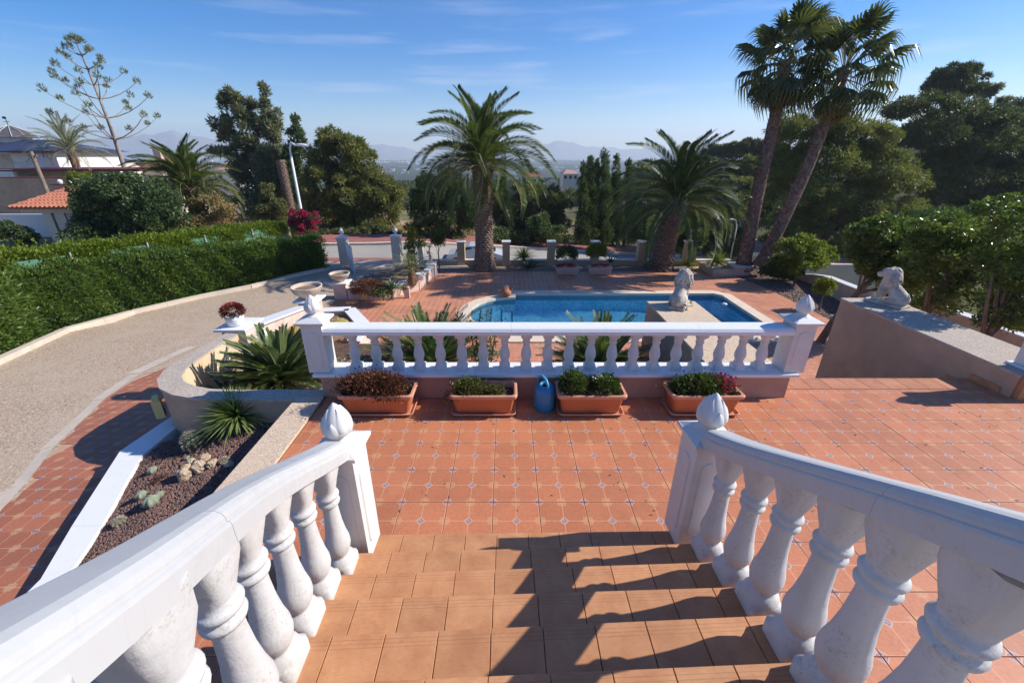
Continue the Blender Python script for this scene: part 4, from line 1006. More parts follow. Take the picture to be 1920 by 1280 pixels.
# ================================================================== POTS, CAN, STATUES
def quads_mesh(name, V, m):
    """V: (n,4,3) array of leaf quads -> mesh"""
    n_ = V.shape[0]; me = bpy.data.meshes.new(name)
    me.vertices.add(n_*4); me.vertices.foreach_set('co', V.astype(np.float32).ravel())
    me.loops.add(n_*4); me.loops.foreach_set('vertex_index', np.arange(n_*4, dtype=np.int32))
    me.polygons.add(n_); me.polygons.foreach_set('loop_start', np.arange(0, n_*4, 4, dtype=np.int32))
    try: me.polygons.foreach_set('loop_total', np.full(n_, 4, dtype=np.int32))
    except Exception: pass
    me.materials.append(m); me.update(calc_edges=True); me.validate(); return me
def norm(a): return a/np.maximum(np.linalg.norm(a, axis=-1, keepdims=True), 1e-9)
def leaves(P, D, L, W, r2, curl=.12, roll=None):
    """leaf quads at base points P pointing along D"""
    n_ = len(P); D = norm(D); up = norm(r2.normal(size=(n_,3))+ (0 if roll is None else roll))
    Sd = norm(np.cross(D, up)); Nn = np.cross(Sd, D)
    L = np.broadcast_to(L, (n_,))[:,None]; W = np.broadcast_to(W, (n_,))[:,None]
    base = P; tip = P+D*L+Nn*L*curl*0; mid = P+D*L*.45+Nn*L*curl
    return np.stack([base, mid-Sd*W*.5, tip, mid+Sd*W*.5], 1)
def leafobj(name, V, m, parent=None, world=True, kind=None):
    me = quads_mesh(name, V, m); o = bpy.data.objects.new(name, me); C.objects.link(o)
    if parent:
        o.parent = parent
        if world: o.location = -Vector(parent.location)
    if kind: o['kind'] = kind
    return o
def ellips_pts(r2, n_, c, r_, shell=.5, zmin=-1, top=0.):
    d = norm(r2.normal(size=(int(n_*1.0),3))); 
    if top: d[:,2] = np.abs(d[:,2])*(1-2*(r2.uniform(size=len(d)) > top))
    d = d[d[:,2] >= zmin]
    q = r2.uniform(shell, 1, size=(len(d),1))**.6
    return np.array(c)+d*q*np.array(r_), d
def planter(lab, x, y, wd, kind_):
    t = thing('trough_planter', lab, 'planter', (x, y, .002))
    L0, W0, H0 = wd/2, .19, .30; b = MB()
    def ring(l, w_, z, r_=.05):
        out = []
        for cx_, cy_, a0 in ((l-r_, w_-r_, 0),(-l+r_, w_-r_, 90),(-l+r_,-w_+r_,180),(l-r_,-w_+r_,270)):
            for k in range(4): a = R(a0+k*30); out.append((cx_+r_*math.cos(a), cy_+r_*math.sin(a), z))
        return out
    rs = [ring(L0*.84,W0*.72,.035),ring(L0*.93,W0*.9,H0-.045),ring(L0*.93,W0*.9,H0-.04)]
    def loft(b, rs, closed=False, mi=0):
        q = 16; vs = [p for r_ in rs for p in r_]
        b.add(vs, [(i*q+k, i*q+(k+1)%q, (i+1)*q+(k+1)%q, (i+1)*q+k) for i in range(len(rs)-1) for k in range(q)], mi=mi)
    loft(b, rs); local(b, 'trough', M['plastic'], t)
    b = MB(); loft(b, [ring(L0*.93,W0*.9,H0-.045),ring(L0,W0,H0-.04),ring(L0*1.01,W0*1.02,H0-.005),ring(L0*.99,W0*.99,H0+.004),ring(L0*.93,W0*.86,H0+.003),ring(L0*.90,W0*.83,H0-.03),ring(L0*.88,W0*.8,H0-.10)]); local(b, 'rim', M['plastic_rim'], t)
    b = MB(); loft(b, [ring(L0*.86,W0*.8,.005),ring(L0*.96,W0*1.0,.03),ring(L0*.975,W0*1.02,.045),ring(L0*.95,W0*.99,.048),ring(L0*.93,W0*.95,.02)]); b.add(ring(L0*.93,W0*.95,.02), [tuple(range(16))]); local(b, 'saucer', M['plastic_rim'], t)
    b = MB(); b.add(ring(L0*.90,W0*.82,H0-.075), [tuple(range(16))]); local(b, 'soil', M['soil'], t)
    r2 = np.random.default_rng(int(x*100)+500)
    def clump(name, m, c, r_, n_, L, W, up=.5):
        P, d = ellips_pts(r2, n_, c, r_, .3, -.3); V = leaves(P, d+np.array([0,0,up])+r2.normal(size=P.shape)*.5, r2.uniform(L*.6,L*1.3,len(P)), W, r2)
        P2 = np.array(c)+(P[:len(P)//8]-np.array(c))*r2.uniform(1.05,1.45,(len(P)//8,1)); P2[:,2] = np.maximum(P2[:,2], H0-.12); V = np.concatenate([V, leaves(P2, r2.normal(size=P2.shape)+[0,0,.5], L*1.2, W, r2)])
        o = leafobj(name, V, M[m], t, world=False)
    if kind_ == 'red':
        clump('foliage', 'redplant', (-.06,0,H0+.02), (L0*.98,W0*1.05,.20), 7000, .035, .016); clump('foliage', 'redplant', (L0*.35,-W0*.6,H0-.03), (.2,.12,.12), 1200, .035, .015)
    if kind_ == 'moss':
        clump('foliage', 'mossplant', (-L0*.45,0,H0-.0), (L0*.48,W0*.85,.12), 3600, .03, .015); clump('foliage', 'mossplant', (L0*.3,-.02,H0-.03), (L0*.34,W0*.6,.07), 1800, .025, .013); clump('foliage', 'redplant', (-L0*.95,-W0*.6,H0-.06), (.09,.09,.12), 500, .03, .012)
    if kind_ == 'two':
        clump('foliage', 'leafgreen', (-L0*.5,0,H0+.06), (L0*.40,W0*.85,.16), 3000, .04, .015); clump('foliage', 'leafgreen', (L0*.42,0,H0+.04), (L0*.42,W0*.85,.13), 3000, .04, .018); clump('flowers', 'whiteflower', (L0*.35,0,H0+.13), (.14,.1,.05), 50, .025, .022)
    if kind_ == 'mag':
        clump('foliage', 'leafgreen', (-.02,0,H0+.03), (L0*.85,W0*.85,.14), 4600, .04, .02); clump('flowers', 'magenta', (L0*.45,0,H0+.07), (L0*.38,W0*.8,.12), 420, .032, .03); clump('flowers', 'magenta', (-L0*.35,0,H0+.07), (L0*.3,W0*.7,.08), 130, .03, .028)
    return t
def xg(px, py): return on_z(px, py, 0)[0]
for (xa, xb_, k, lab) in ((640,776,'red','terracotta trough packed with dark russet succulents, leftmost of the four'),(846,968,'moss','terracotta trough half filled with low green moss like plants left of the blue can'),(1045,1170,'two','terracotta trough with two bushy green plants and a white bloom right of the blue can'),(1254,1386,'mag','terracotta trough with magenta flowers behind the right newel finial')):
    x0, x1 = xg(xa, 780), xg(xb_, 780); planter(lab, (x0+x1)/2, 4.42, (x1-x0)*1.02, k)
# watering can
wc = thing('watering_can', 'blue plastic watering can standing between two terracotta troughs', 'watering can', (xg(1021,770), 4.46, .002))
b = MB(); b.lathe([(.105,0),(.112,.02),(.110,.12),(.104,.24),(.095,.27),(.06,.285),(.055,.30),(.058,.305),(.045,.30),(.04,.27)], 24, cap=False); b.lathe([(.001,.002),(.105,.002)], 24, cap=False); local(b, 'body', M['blue'], wc)
b = MB(); b.tube([(0,.10,.06),(.0,.14,.12),(0,.155,.22),(0,.13,.32),(0,.06,.375),(0,-.02,.37),(0,-.06,.32),(0,-.065,.28)], [.014]*8, 8); local(b, 'handle', M['blue_light'], wc)
b = MB(); b.tube([(.09,-.01,.08),(.15,-.015,.16),(.22,-.02,.27),(.25,-.02,.31)], [.024,.02,.015,.022], 8); b.lathe([(.016,0),(.04,.03),(.04,.036)], 12, (.25,-.02,.30)); local(b, 'spout', M['blue_light'], wc)
wc.rotation_euler = (0,0,R(25)); wc.scale = (1.2,1.2,1.12)
# terracotta jug on the pool coping
jp = on_z(949,556,DECK+.04); jg = thing('clay_jug', 'small round terracotta jug with spout standing on the pool coping', 'jug', jp)
b = MB(); b.lathe([(.10,0),(.17,.06),(.21,.15),(.20,.24),(.13,.31),(.08,.33),(.09,.36)], 20); local(b, 'body', M['terracotta'], jg)
b = MB(); b.tube([(.14,0,.2),(.22,0,.30),(.26,0,.40),(.36,0,.46)], [.04,.035,.03,.012], 8); local(b, 'spout', M['terracotta'], jg)
b = MB(); b.tube([(-.08,0,.30),(-.12,0,.42),(0,0,.46),(.09,0,.40),(.08,0,.30)], .02, 8); b.lathe([(.06,0),(.05,.06)],10,(-.24,0,.2)); local(b, 'handle', M['terracotta'], jg)

def remeshed(name, b, m, parent, vox=.012, smooth=6):
    me = b.mesh(name, m); o = bpy.data.objects.new(name, me); C.objects.link(o)
    md = o.modifiers.new('r', 'REMESH'); md.mode = 'VOXEL'; md.voxel_size = vox; md.use_smooth_shade = True
    ms = o.modifiers.new('s', 'SMOOTH'); ms.factor = .5; ms.iterations = smooth
    dg = bpy.context.evaluated_depsgraph_get(); dg.update()
    ne = bpy.data.meshes.new_from_object(o.evaluated_get(dg)); o.modifiers.clear(); o.data = ne
    if not ne.materials: ne.materials.append(m)
    o.parent = parent; return o
def lion(lab, loc, rz, mane_dir=1):
    t = thing('lion_statue', lab, 'lion statue', loc, rz)       # local: faces +X
    b = MB(); b.box(-.30, .33, -.155, .155, 0, .055, bev=.012); local(b, 'base_slab', M['lion'], t)
    b = MB()
    def cap_(p, q, r0, r1, n=7):
        p, q = Vector(p), Vector(q)
        for i in range(n): u = i/(n-1); b.ball(p+(q-p)*u, r0+(r1-r0)*u, 12, 8)
    cap_((-.17,0,.19), (.10,0,.42), .125, .115)              # back rising to the shoulders
    cap_((-.16,0,.16), (-.18,0,.15), .14, .14, 2)
    b.ball((.10,0,.34), (.12,.12,.15), 14, 10)
    for s in (-1, 1):
        cap_((.13,s*.075,.36), (.155,s*.075,.10), .058, .045); b.ball((.195,s*.075,.08), (.065,.045,.038), 12, 8)     # forelegs and paws
        b.ball((-.13,s*.105,.17), (.12,.06,.10), 12, 8, M=Matrix.Rotation(-.5*1, 3, 'Y'))                            # haunch
        cap_((-.15,s*.12,.10), (.05,s*.135,.085), .045, .036, 5); b.ball((.08,s*.135,.075), (.06,.035,.03), 10, 8)
    nb0 = len(b.v); b.ball((.155,0,.60), (.095,.085,.095), 14, 10)              # skull
    cap_((.21,0,.575), (.265,0,.56), .055, .042, 3); b.ball((.29,0,.575), (.018,.022,.014), 8, 6)
    b.ball((.245,0,.525), (.045,.04,.022), 10, 6)
    for s in (-1, 1): b.ball((.12,s*.085,.665), (.03,.02,.035), 8, 6); b.ball((.225,s*.04,.615), (.02,.015,.015), 8, 6); b.ball((.23,s*.038,.568), (.035,.025,.025), 8, 6)
    cap_((-.27,0,.11), (-.20,-.15,.085), .028, .024, 5); cap_((-.20,-.15,.085), (-.02,-.185,.075), .022, .02, 5); b.ball((.0,-.185,.08), (.05,.025,.028), 8, 6)
    r2 = random.Random(3)                                     # mane: many overlapping locks
    b.ball((.075,0,.53), (.125,.14,.175), 14, 10)
    for i in range(150):
        a = r2.uniform(0, 6.28); ph = r2.uniform(-.9, 1.25)
        d = Vector((math.cos(ph)*math.cos(a)*.9-.22, math.cos(ph)*math.sin(a), math.sin(ph))); 
        if d.x > .55: continue
        c0 = Vector((.09,0,.56)); p0 = c0+Vector((d.x*.125, d.y*.13, d.z*.15)); p1 = p0+Vector((d.x*.04-.01, d.y*.04, -.11))
        for k in range(4): b.ball(p0+(p1-p0)*(k/3)+Vector((0, .012*math.sin(k*2+i), 0)), .026-.005*k, 6, 5)
    ca_, sa_ = math.cos(.45), math.sin(.45)
    b.v[nb0:] = [(.09+(x-.09)*ca_-y*sa_, (x-.09)*sa_+y*ca_, z) for x, y, z in b.v[nb0:]]
    remeshed('lion_body', b, M['lion'], t, .0095, 2)
    return t
l1 = lion('weathered stone lion sitting on the warm wall in front of the pool, back to us', (on_z(1275,576,.34)[0], on_z(1275,576,.34)[1]+.08, .34), R(58))
l2 = lion('pale stone lion sitting in profile on the right wall by the citrus trees', (on_z(1664,570,.34)[0]-.02, on_z(1664,572,.34)[1]+.05, .34), R(112))
for l_ in (l1, l2): l_.scale = (.98, .98, .98)

# ================================================================== SPIKY PLANTS
def blade_mesh(L, W, r2, droop=.3, seg=5, fold=.25, name='leaf', m=None, thick=0):
    """stiff pointed leaf along +X, folded, arching; returns MB"""
    b = MB(); vs = []
    for i in range(seg+1):
        u = i/seg; w_ = W*(.55+1.2*u-1.75*u*u) if u < .5 else W*(.7125*2*(1-u))**.8*.98 if u < 1 else .0008
        x = L*u*(1-.12*droop*u); z = -droop*L*.5*u*u
        vs += [(x, -w_/2, z+w_*fold), (x, 0, z-thick*(1-u)), (x, w_/2, z+w_*fold)]
    b.add(vs, [(i*3+k, i*3+k+1, i*3+k+4, i*3+k+3) for i in range(seg) for k in (0,1)], smooth=True)
    if thick: b.add([(v[0],v[1],v[2]-thick*1.2*(1-v[0]/L)-.001) for v in vs], [(i*3+k, i*3+k+3, i*3+k+4, i*3+k+1) for i in range(seg) for k in (0,1)], smooth=True)
    return b
def rosette(name, lab, cat, loc, n_, L, W, m, el0=80, el1=0, droop=.3, seed=1, group=None, fold=.25, part='leaf', thick=.006, stem=None, az0=0, azr=360, seg=5):
    t = thing(name, lab, cat, loc, group=group); r2 = random.Random(seed)
    mes = [blade_mesh(L, W, r2, droop*q, seg, fold, thick=thick).mesh(part, M[m]) for q in (.5, 1, 1.5)]
    z0 = 0
    if stem:
        b = MB(); b.lathe([(stem[0]*1.2,-.1),(stem[0],.02),(stem[0]*1.05,stem[1]*.5),(stem[0]*.9,stem[1])], 14); local(b, 'trunk', M['trunkpalm'], t); z0 = stem[1]
    for i in range(n_):
        u = (i+.5)/n_; el = el0+(el1-el0)*u**.85+r2.uniform(-6,6); az = az0+(i*137.5) % azr+r2.uniform(-8,8); s = r2.uniform(.75,1.1)*(1-.25*(1-u))
        inst(part, r2.choice(mes), t, (.02*math.cos(R(az)), .02*math.sin(R(az)), z0), (r2.uniform(-.15,.15), -R(el), R(az)), (s,s,s))
    return t
def frond_mesh(L, nl, ll, m, r2, arch=.9, lift=.35, vee=.5, wd=.022, up0=.2, rw=.02, tipl=.35, leafdroop=.3, taper=True):
    """pinnate frond growing along +X with an arching stalk"""
    V = []; pts = []
    ns = 14
    for i in range(ns+1):
        u = i/ns; ang = lift-arch*u**1.3*1.6
        pts.append(None)
    x = z = 0; P = [(0,0,0)]
    for i in range(ns):
        u = (i+.5)/ns; a = lift-arch*(u**1.4)*1.7; x += L/ns*math.cos(a); z += L/ns*math.sin(a); P.append((x,0,z))
    P = np.array(P)
    b = MB(); b.tube([tuple(p) for p in P[::2]], [rw*(1-.85*i/(len(P[::2])-1)) for i in range(len(P[::2]))], 4, mi=0, smooth=False)
    vs, fs = [], []
    for s in (-1, 1):
        for k in range(nl):
            u = up0+(1-up0)*(k+.5)/nl; f = u*ns; i = min(int(f), ns-1); p = P[i]+(P[i+1]-P[i])*(f-i); t = norm(P[i+1]-P[i])
            nrm_ = np.array([-t[2], 0, t[0]]); env = math.sin(min(1, (u-up0)/(1-up0)*1.0+.16)*math.pi*.92)**.55 if taper else 1
            env = max(env, .25); l_ = ll*env*r2.uniform(.88,1.1)
            d = norm(t*(.55+.35*u)+np.array([0,s,0])*.85+nrm_*vee*(1 if True else 0)+np.array([0,0,-.06])*r2.uniform(0,1))
            w_ = wd*r2.uniform(.8,1.15); sd = norm(np.cross(d, nrm_)); mid = p+d*l_*.5; tip = p+d*l_+np.array([0,0,-leafdroop*l_])
            q = len(vs); vs += [tuple(p), tuple(mid-sd*w_*.5), tuple(tip), tuple(mid+sd*w_*.5)]; fs.append((q,q+1,q+2,q+3))
    b.add(vs, fs, mi=1); return b.mesh('frond', [M['petiole'], m])
def cycad(lab, loc, n_, L, seed, trunk=(.14,.6), el0=85, el1=-5, group=None, nl=44):
    t = thing('cycad', lab, 'cycad', loc, group=group); r2 = random.Random(seed)
    mes = [frond_mesh(L*q, nl, L*.17, M['cycad'], r2, arch=.25*a, lift=.05, vee=.55, wd=.026, up0=.10, rw=.012, leafdroop=.02) for q, a in ((1,.6),(.92,1.2),(1.05,1.7))]
    b = MB(); tr = trunk
    b.lathe([(tr[0]*1.1,-.2),(tr[0]*1.1,.0),(tr[0],tr[1]*.5),(tr[0]*.9,tr[1]),(tr[0]*.4,tr[1]+.08)], 16, smooth=False)
    for i in range(110):
        a = i*2.4; z = tr[1]*i/110; b.box(-.02,.05,-.022,.022,-.01,.03, M=Matrix.Translation((tr[0]*.95*math.cos(a), tr[0]*.95*math.sin(a), z)) @ Matrix.Rotation(a,4,'Z') @ Matrix.Rotation(-.6,4,'Y'))
    local(b, 'trunk', M['trunkpalm'], t)
    for i in range(n_):
        u = (i+.5)/n_; el = el0+(el1-el0)*u**.8+r2.uniform(-5,5); az = i*137.5+r2.uniform(-9,9); s = r2.uniform(.85,1.06)
        inst('frond', r2.choice(mes), t, (.03*math.cos(R(az)), .03*math.sin(R(az)), tr[1]+.03), (r2.uniform(-.2,.2), -R(el), R(az)), (s,s,s))
    return t
c1 = at_Y(812,700,7.0); cycad('large cycad behind the balustrade left of the pool steps, seen through the balusters', (c1[0],7.0,DECK), 84, 1.32, 5, (.15,-.90-DECK), 86, 5)
c2 = at_Y(1118,700,7.0); cycad('large cycad behind the balustrade left of the lion wall', (c2[0],6.9,DECK), 84, 1.25, 6, (.15,-.95-DECK), 86, 5)
c3 = at_Y(532,705,6.0); cycad('dark cycad inside the curved bed left of the balustrade post', (c3[0],5.95,-.87), 110, 1.0, 7, (.13,.34), 82, 2, nl=60)
# agave in the curved bed
a1 = at_Y(432,712,5.8); rosette('agave', 'dark green broad leaved agave in front of the cream curved wall', 'agave', (a1[0],5.75,-.86), 34, .72, .12, 'agavedark', 80, 8, .25, 2, stem=(.05,.14))
a2 = at_Y(385,722,5.5); rosette('agave', 'small dark agave at the left end of the curved bed', 'agave', (a2[0],5.45,-.86), 16, .42, .07, 'agavedark', 82, 20, .1, 3)
# orange flower spikes
for px, py, h_, lab in ((468,712,.38,'taller orange bloom spike beside the agave'),(455,722,.22,'shorter orange bloom spike below the taller one')):
    q = at_Y(px, py, 5.35); t = thing('bloom_spike', lab, 'flower', (q[0],5.35,-.86))
    b = MB(); b.tube([(0,0,0),(.02,0,-q[2]*0+.3)], .012, 6); local(b, 'stem', M['petiole'], t)
    b = MB(); b.lathe([(.01,.28),(.032,.32),(.036,.28+h_*.5),(.03,.28+h_*.8),(.012,.30+h_)], 10)
    for i in range(60): a = i*2.4; z = .31+h_*.85*i/60; b.box(-.005,.02,-.008,.008,-.006,.006, M=Matrix.Translation((.03*math.cos(a),.03*math.sin(a),z)) @ Matrix.Rotation(a,4,'Z'))
    local(b, 'bloom', M['orangebloom'], t)
# white round dish leaning behind post
q = at_Y(603,682,5.4); t = thing('white_dish', 'large round white dish leaning against the foot of the left balustrade post', 'dish', (q[0]+.12,5.25,-.55), 0)
b = MB(); b.lathe([(.001,0),(.22,.02),(.33,.09),(.34,.10),(.335,.115),(.21,.045),(.001,.03)], 28, cap=False); o = local(b, 'dish', M['ceramic'], t); t.rotation_euler = (R(52), R(-18), 0)
# rockery plants
y1 = gp(452,802); rosette('yucca', 'spiky bright green narrow leaved yucca in the gravel bed under the curved wall', 'yucca', (y1[0]-.02,y1[1]+.02,y1[2]), 460, .50, .040, 'yucca', 88, -14, .10, 9, thick=.0, seg=3, stem=(.06,.20))
k1 = gp(362,842); t = thing('ribbed_cactus', 'dark spiny ribbed barrel cactus in front of the yucca', 'cactus', (k1[0],k1[1]+.06,k1[2]-.02))
def ribbed(t, r_, h, ribs, m, spn, spm, depth=.16, sl=.03):
    b = MB(); seg = ribs*4; pr = []
    for i in range(13):
        u = i/12; ph = -math.pi*.42+u*(math.pi*.92); pr.append((math.cos(ph)*r_, (math.sin(ph)+.97)/2*h*1.02))
    vs = []
    for rr_, z in pr:
        for k in range(seg): a = 2*math.pi*k/seg; q = 1-depth*(.5-.5*math.cos(k*2*math.pi/4)); vs.append((rr_*q*math.cos(a), rr_*q*math.sin(a), z))
    b.add(vs, [(i*seg+k, i*seg+(k+1)%seg, (i+1)*seg+(k+1)%seg, (i+1)*seg+k) for i in range(12) for k in range(seg)], smooth=True)
    b.add(vs[-seg:], [tuple(range(seg))]); local(b, 'body', M[m], t)
    P, D = [], []; r2 = np.random.default_rng(ribs)
    for k in range(ribs):
        a = 2*math.pi*k/ribs
        for i in range(1, 13):
            rr_, z = pr[i]
            for s in range(spn):
                d = np.array([math.cos(a), math.sin(a), .3*(i/12*3-1)])+r2.normal(size=3)*.7; P.append((rr_*math.cos(a), rr_*math.sin(a), z)); D.append(d)
    leafobj('spines', leaves(np.array(P), np.array(D), sl, .0028, r2, 0), M[spm], t, world=False)
ribbed(t, .13, .25, 13, 'cactus', 7, 'spine', .22, .045)
for i, (px, py, r_, m_, lab) in enumerate(((283,888,.055,'cactus_pale','small pale round star cactus left of the rock pile'),(280,952,.085,'cactus_pale','large pale eight ribbed star cactus low in the gravel bed'),(262,936,.06,'cactus_pale','pinkish star cactus touching the left side of the large one'),(296,934,.05,'cactus_pale','small pinkish star cactus right of the large one'),(222,985,.05,'cactus','small dark spiny ball cactus at the bottom of the gravel bed'),(350,862,.035,'cactus_pale','tiny pink succulent behind the rock pile'),(420,868,.04,'cactus','small green ball cactus right of the rock pile'))):
    q = gp(px, py); t = thing('small_cactus', lab, 'cactus', (q[0],q[1]+r_*.5,q[2]-.01)); ribbed(t, r_, r_*1.5, 6 if m_ != 'cactus' else 11, m_, 2 if m_ != 'cactus' else 9, 'spine', .3 if m_ != 'cactus' else .15, .008 if m_ != 'cactus' else .03)
q = gp(303,898); r2 = np.random.default_rng(5); P, d = ellips_pts(r2, 500, (q[0],q[1],q[2]), (.12,.10,.025), .1, 0)
o = leafobj('red_groundcover', leaves(P, d, .02, .01, r2), M['redplant'], None); tag(o, 'patch of orange red creeping sedum between pale cactus and rock pile', 'groundcover')
# golden barrels and rocks in the angular bed
for i, (px, py, Yb, lab) in enumerate(((560,622,9.0,'golden barrel cactus in front of the sloping pink wall, larger and leftmost'),(636,612,8.9,'golden barrel cactus just right of the left post finial'))):
    q = at_Y(px, py, Yb); t = thing('golden_barrel_cactus', lab, 'cactus', (q[0],Yb,q[2]-.16)); ribbed(t, .25, .34, 22, 'golden', 5, 'lampyellow', .12, .035)
for i, (px, py, m_, lab) in enumerate(((640,596,'lion','grey pitted stone behind the right golden barrel cactus'),(655,600,'lion','jagged grey stone at the right rim of the angular bed'),(664,612,'bark','dark stone in the right corner of the angular bed'),(590,605,'rock','pale tan stone between the two golden cacti'),(575,612,'rock','pale stone right behind the larger golden cactus'))):
    q = at_Y(px, py, 9.5+.1*i); rock(lab, (q[0], q[1], hz-.10), (.13,.12,.10), m_, seed=20+i)
for i, (px, py) in enumerate(((582,604),(650,592),(630,590))):
    q = at_Y(px, py, 9.9); P, d = ellips_pts(r2, 300, (q[0],q[1],hz-.05), (.16,.14,.10), .2, -.2)
    tag(leafobj('red_succulent', leaves(P, d+[0,0,.4], .06, .02, r2), M['redplant']), ('reddish succulent clump below the pink wall left of the finial','reddish succulent clump along the back rim of the angular bed','dark red succulent right above the post finial')[i], 'succulent')
for i, (px, py) in enumerate(((530,607),(537,600),(517,612),(545,596),(512,618))):
    q = at_Y(px, py, 8.55+.15*i); t = rosette('aloe', ['slender dark aloe shoot nearest the golden cactus','slender aloe shoot standing tallest before the pink wall','aloe shoot left of the tallest one before the pink wall','small aloe shoot rightmost before the pink wall','low aloe shoot leftmost before the pink wall'][i], 'aloe', (q[0],8.55+.15*i,hz-.2), 7, .34, .035, 'agavedark', 88, 62, .05, 30+i)
# banana-like broad plants and dark shrub between the cycads
q = at_Y(940,690,6.6); t = thing('broad_leaf_plant', 'light green broad leaved plant seen between the balusters in the middle', 'plant', (q[0],6.5,DECK))
b = MB(); b.tube([(0,0,0),(.02,0,.9),(0,0,1.45)], [.05,.04,.03], 8); local(b, 'stem', M['petiole'], t)
for i in range(13):
    mb = blade_mesh(.55, .20, rnd, .5+.1*(i%3), 6, .15, thick=.002); inst('leaf', mb.mesh('leaf', M['broadleaf']), t, (0,0,1.05+.03*i), (rnd.uniform(-.2,.2), -R(25+i*4.5), R(i*137)))
q = at_Y(905,600,7.0); r2 = np.random.default_rng(8); t = thing('dark_shrub', 'thin dark branched shrub in front of the pool steps', 'shrub', (q[0],7.0,DECK))
b = MB(); P0 = []
for i in range(16):
    a = i*2.4; e_ = Vector((.30*math.cos(a)*rnd.uniform(.4,1), .25*math.sin(a), rnd.uniform(2.3,2.75))); b.tube([(0,0,0),(e_.x*.3,e_.y*.3,1.2),(e_.x,e_.y,e_.z)], [.02,.012,.004], 5); P0.append(e_)
local(b, 'branches', M['bark'], t)
P = np.array([P0[i%16] for i in range(700)])*np.array([1,1,1])-np.array([0,0,1])*r2.uniform(0,1.2,(700,1))*np.array([1,1,1]); P[:,:2] *= (P[:,2:]/2.6)
leafobj('foliage', leaves(P+r2.normal(size=P.shape)*.05, r2.normal(size=P.shape)+[0,0,.6], .07, .03, r2), M['cypress'], t, world=False)
# flower pot on the pedestal
fp = thing('flower_pot', 'white round pot of dusty red flowers on the pink pedestal', 'flower pot', (A0[0]+.17,7.12,zt))
b = MB(); b.lathe([(.11,0),(.14,.02),(.155,.12),(.16,.20),(.15,.20),(.14,.15)], 22); local(b, 'pot', M['ceramic'], fp)
P, d = ellips_pts(r2, 1500, (0,0,.27), (.19,.19,.14), .3, -.5); leafobj('flowers', leaves(P, d, .045, .022, r2), M['redplant'], fp, world=False)
P, d = ellips_pts(r2, 500, (0,0,.30), (.18,.18,.13), .7, -.1); leafobj('flowers', leaves(P, d, .03, .02, r2), M['redflower'], fp, world=False)
# ================================================================== VEGETATION
def blobs_world(bl, Y, thick=1.0):
    out = []
    for q in bl:
        px, py, rx, ry = q[:4]; yy = Y+(q[4] if len(q) > 4 else 0)
        z = z_at(py, yy); d = cP*yy+sP*(HC-z); x = (px-CX)*d/FPX
        out.append((x, yy, z, rx*d/FPX, rx*d/FPX*thick, ry*d/FPX))
    return out
def crown(parent, m, BW, n_, L, W, seed, sub=.30, nsub=16, up=.35, jit=.8, name='foliage', shell=.35):
    r2 = np.random.default_rng(seed); Ps, Ds = [], []
    vol = np.array([(b[3]*b[5]) for b in BW]); vol = vol/vol.sum()
    for (x, y, z, rx, ry, rz_), f in zip(BW, vol):
        k = max(4, int(nsub*(.5+f*len(BW)*.5))); dirs = norm(r2.normal(size=(k,3))); rr_ = r2.uniform(.55, 1.0, (k,1))
        cs = np.array([x,y,z])+dirs*rr_*np.array([rx,ry,rz_])*(1-sub*.5); nk = max(8, int(n_*f/k))
        for c in cs:
            s = sub*r2.uniform(.7,1.35); P, d = ellips_pts(r2, nk, c, (rx*s, ry*s, rz_*s*.9 if rz_ < 2*rx else rx*s*1.6), shell, -.75)
            Ps.append(P); Ds.append(d)
    P = np.concatenate(Ps); D = np.concatenate(Ds)
    D = D+np.array([0,0,up])+r2.normal(size=D.shape)*jit
    return leafobj(name, leaves(P, D, r2.uniform(.6,1.3,len(P))*L, r2.uniform(.7,1.2,len(P))*W, r2, .1), m, parent)
def trunk_to(parent, base, BW, r0, m, n_=6, seed=0, bend=.15):
    r2 = random.Random(seed); b = MB(); B = Vector(base)
    big = sorted(BW, key=lambda q: -q[3]*q[5])[:n_]
    top = Vector((sum(q[0] for q in big)/len(big), sum(q[1] for q in big)/len(big), sum(q[2] for q in big)/len(big)))
    mid = B+(top-B)*.5+Vector((r2.uniform(-1,1), r2.uniform(-1,1), 0))*bend*(top-B).length*.4
    b.tube([B-Vector((0,0,.4)), B+(mid-B)*.5, mid, top], [r0*1.25, r0, r0*.8, r0*.4], 10)
    for q in big:
        e_ = Vector(q[:3]); s = mid+(top-mid)*r2.uniform(0,.5); k = (s+e_)/2+Vector((0,0,-.08*(e_-s).length))
        b.tube([s, k, e_], [r0*.42, r0*.28, r0*.08], 6)
    return b.build('trunk', m, parent)
def tree(lab, cat, bl, Y, m, n_, L, W, seed, name='pine_tree', r0=.25, bark='bark', base=None, thick=1.0, group=None, zb=None, **kw):
    BW = blobs_world(bl, Y, thick); x = base if base is not None else sum(b[0]*b[3] for b in BW)/sum(b[3] for b in BW)
    z0 = zb if zb is not None else landf(x, Y); t = thing(name, lab, cat, (x, Y, z0), group=group)
    trunk_to(t, (x, Y, z0), BW, r0, M[bark], seed=seed); crown(t, M[m], BW, int(n_*DENS), L, W, seed, **kw); return t
DENS = 1.0
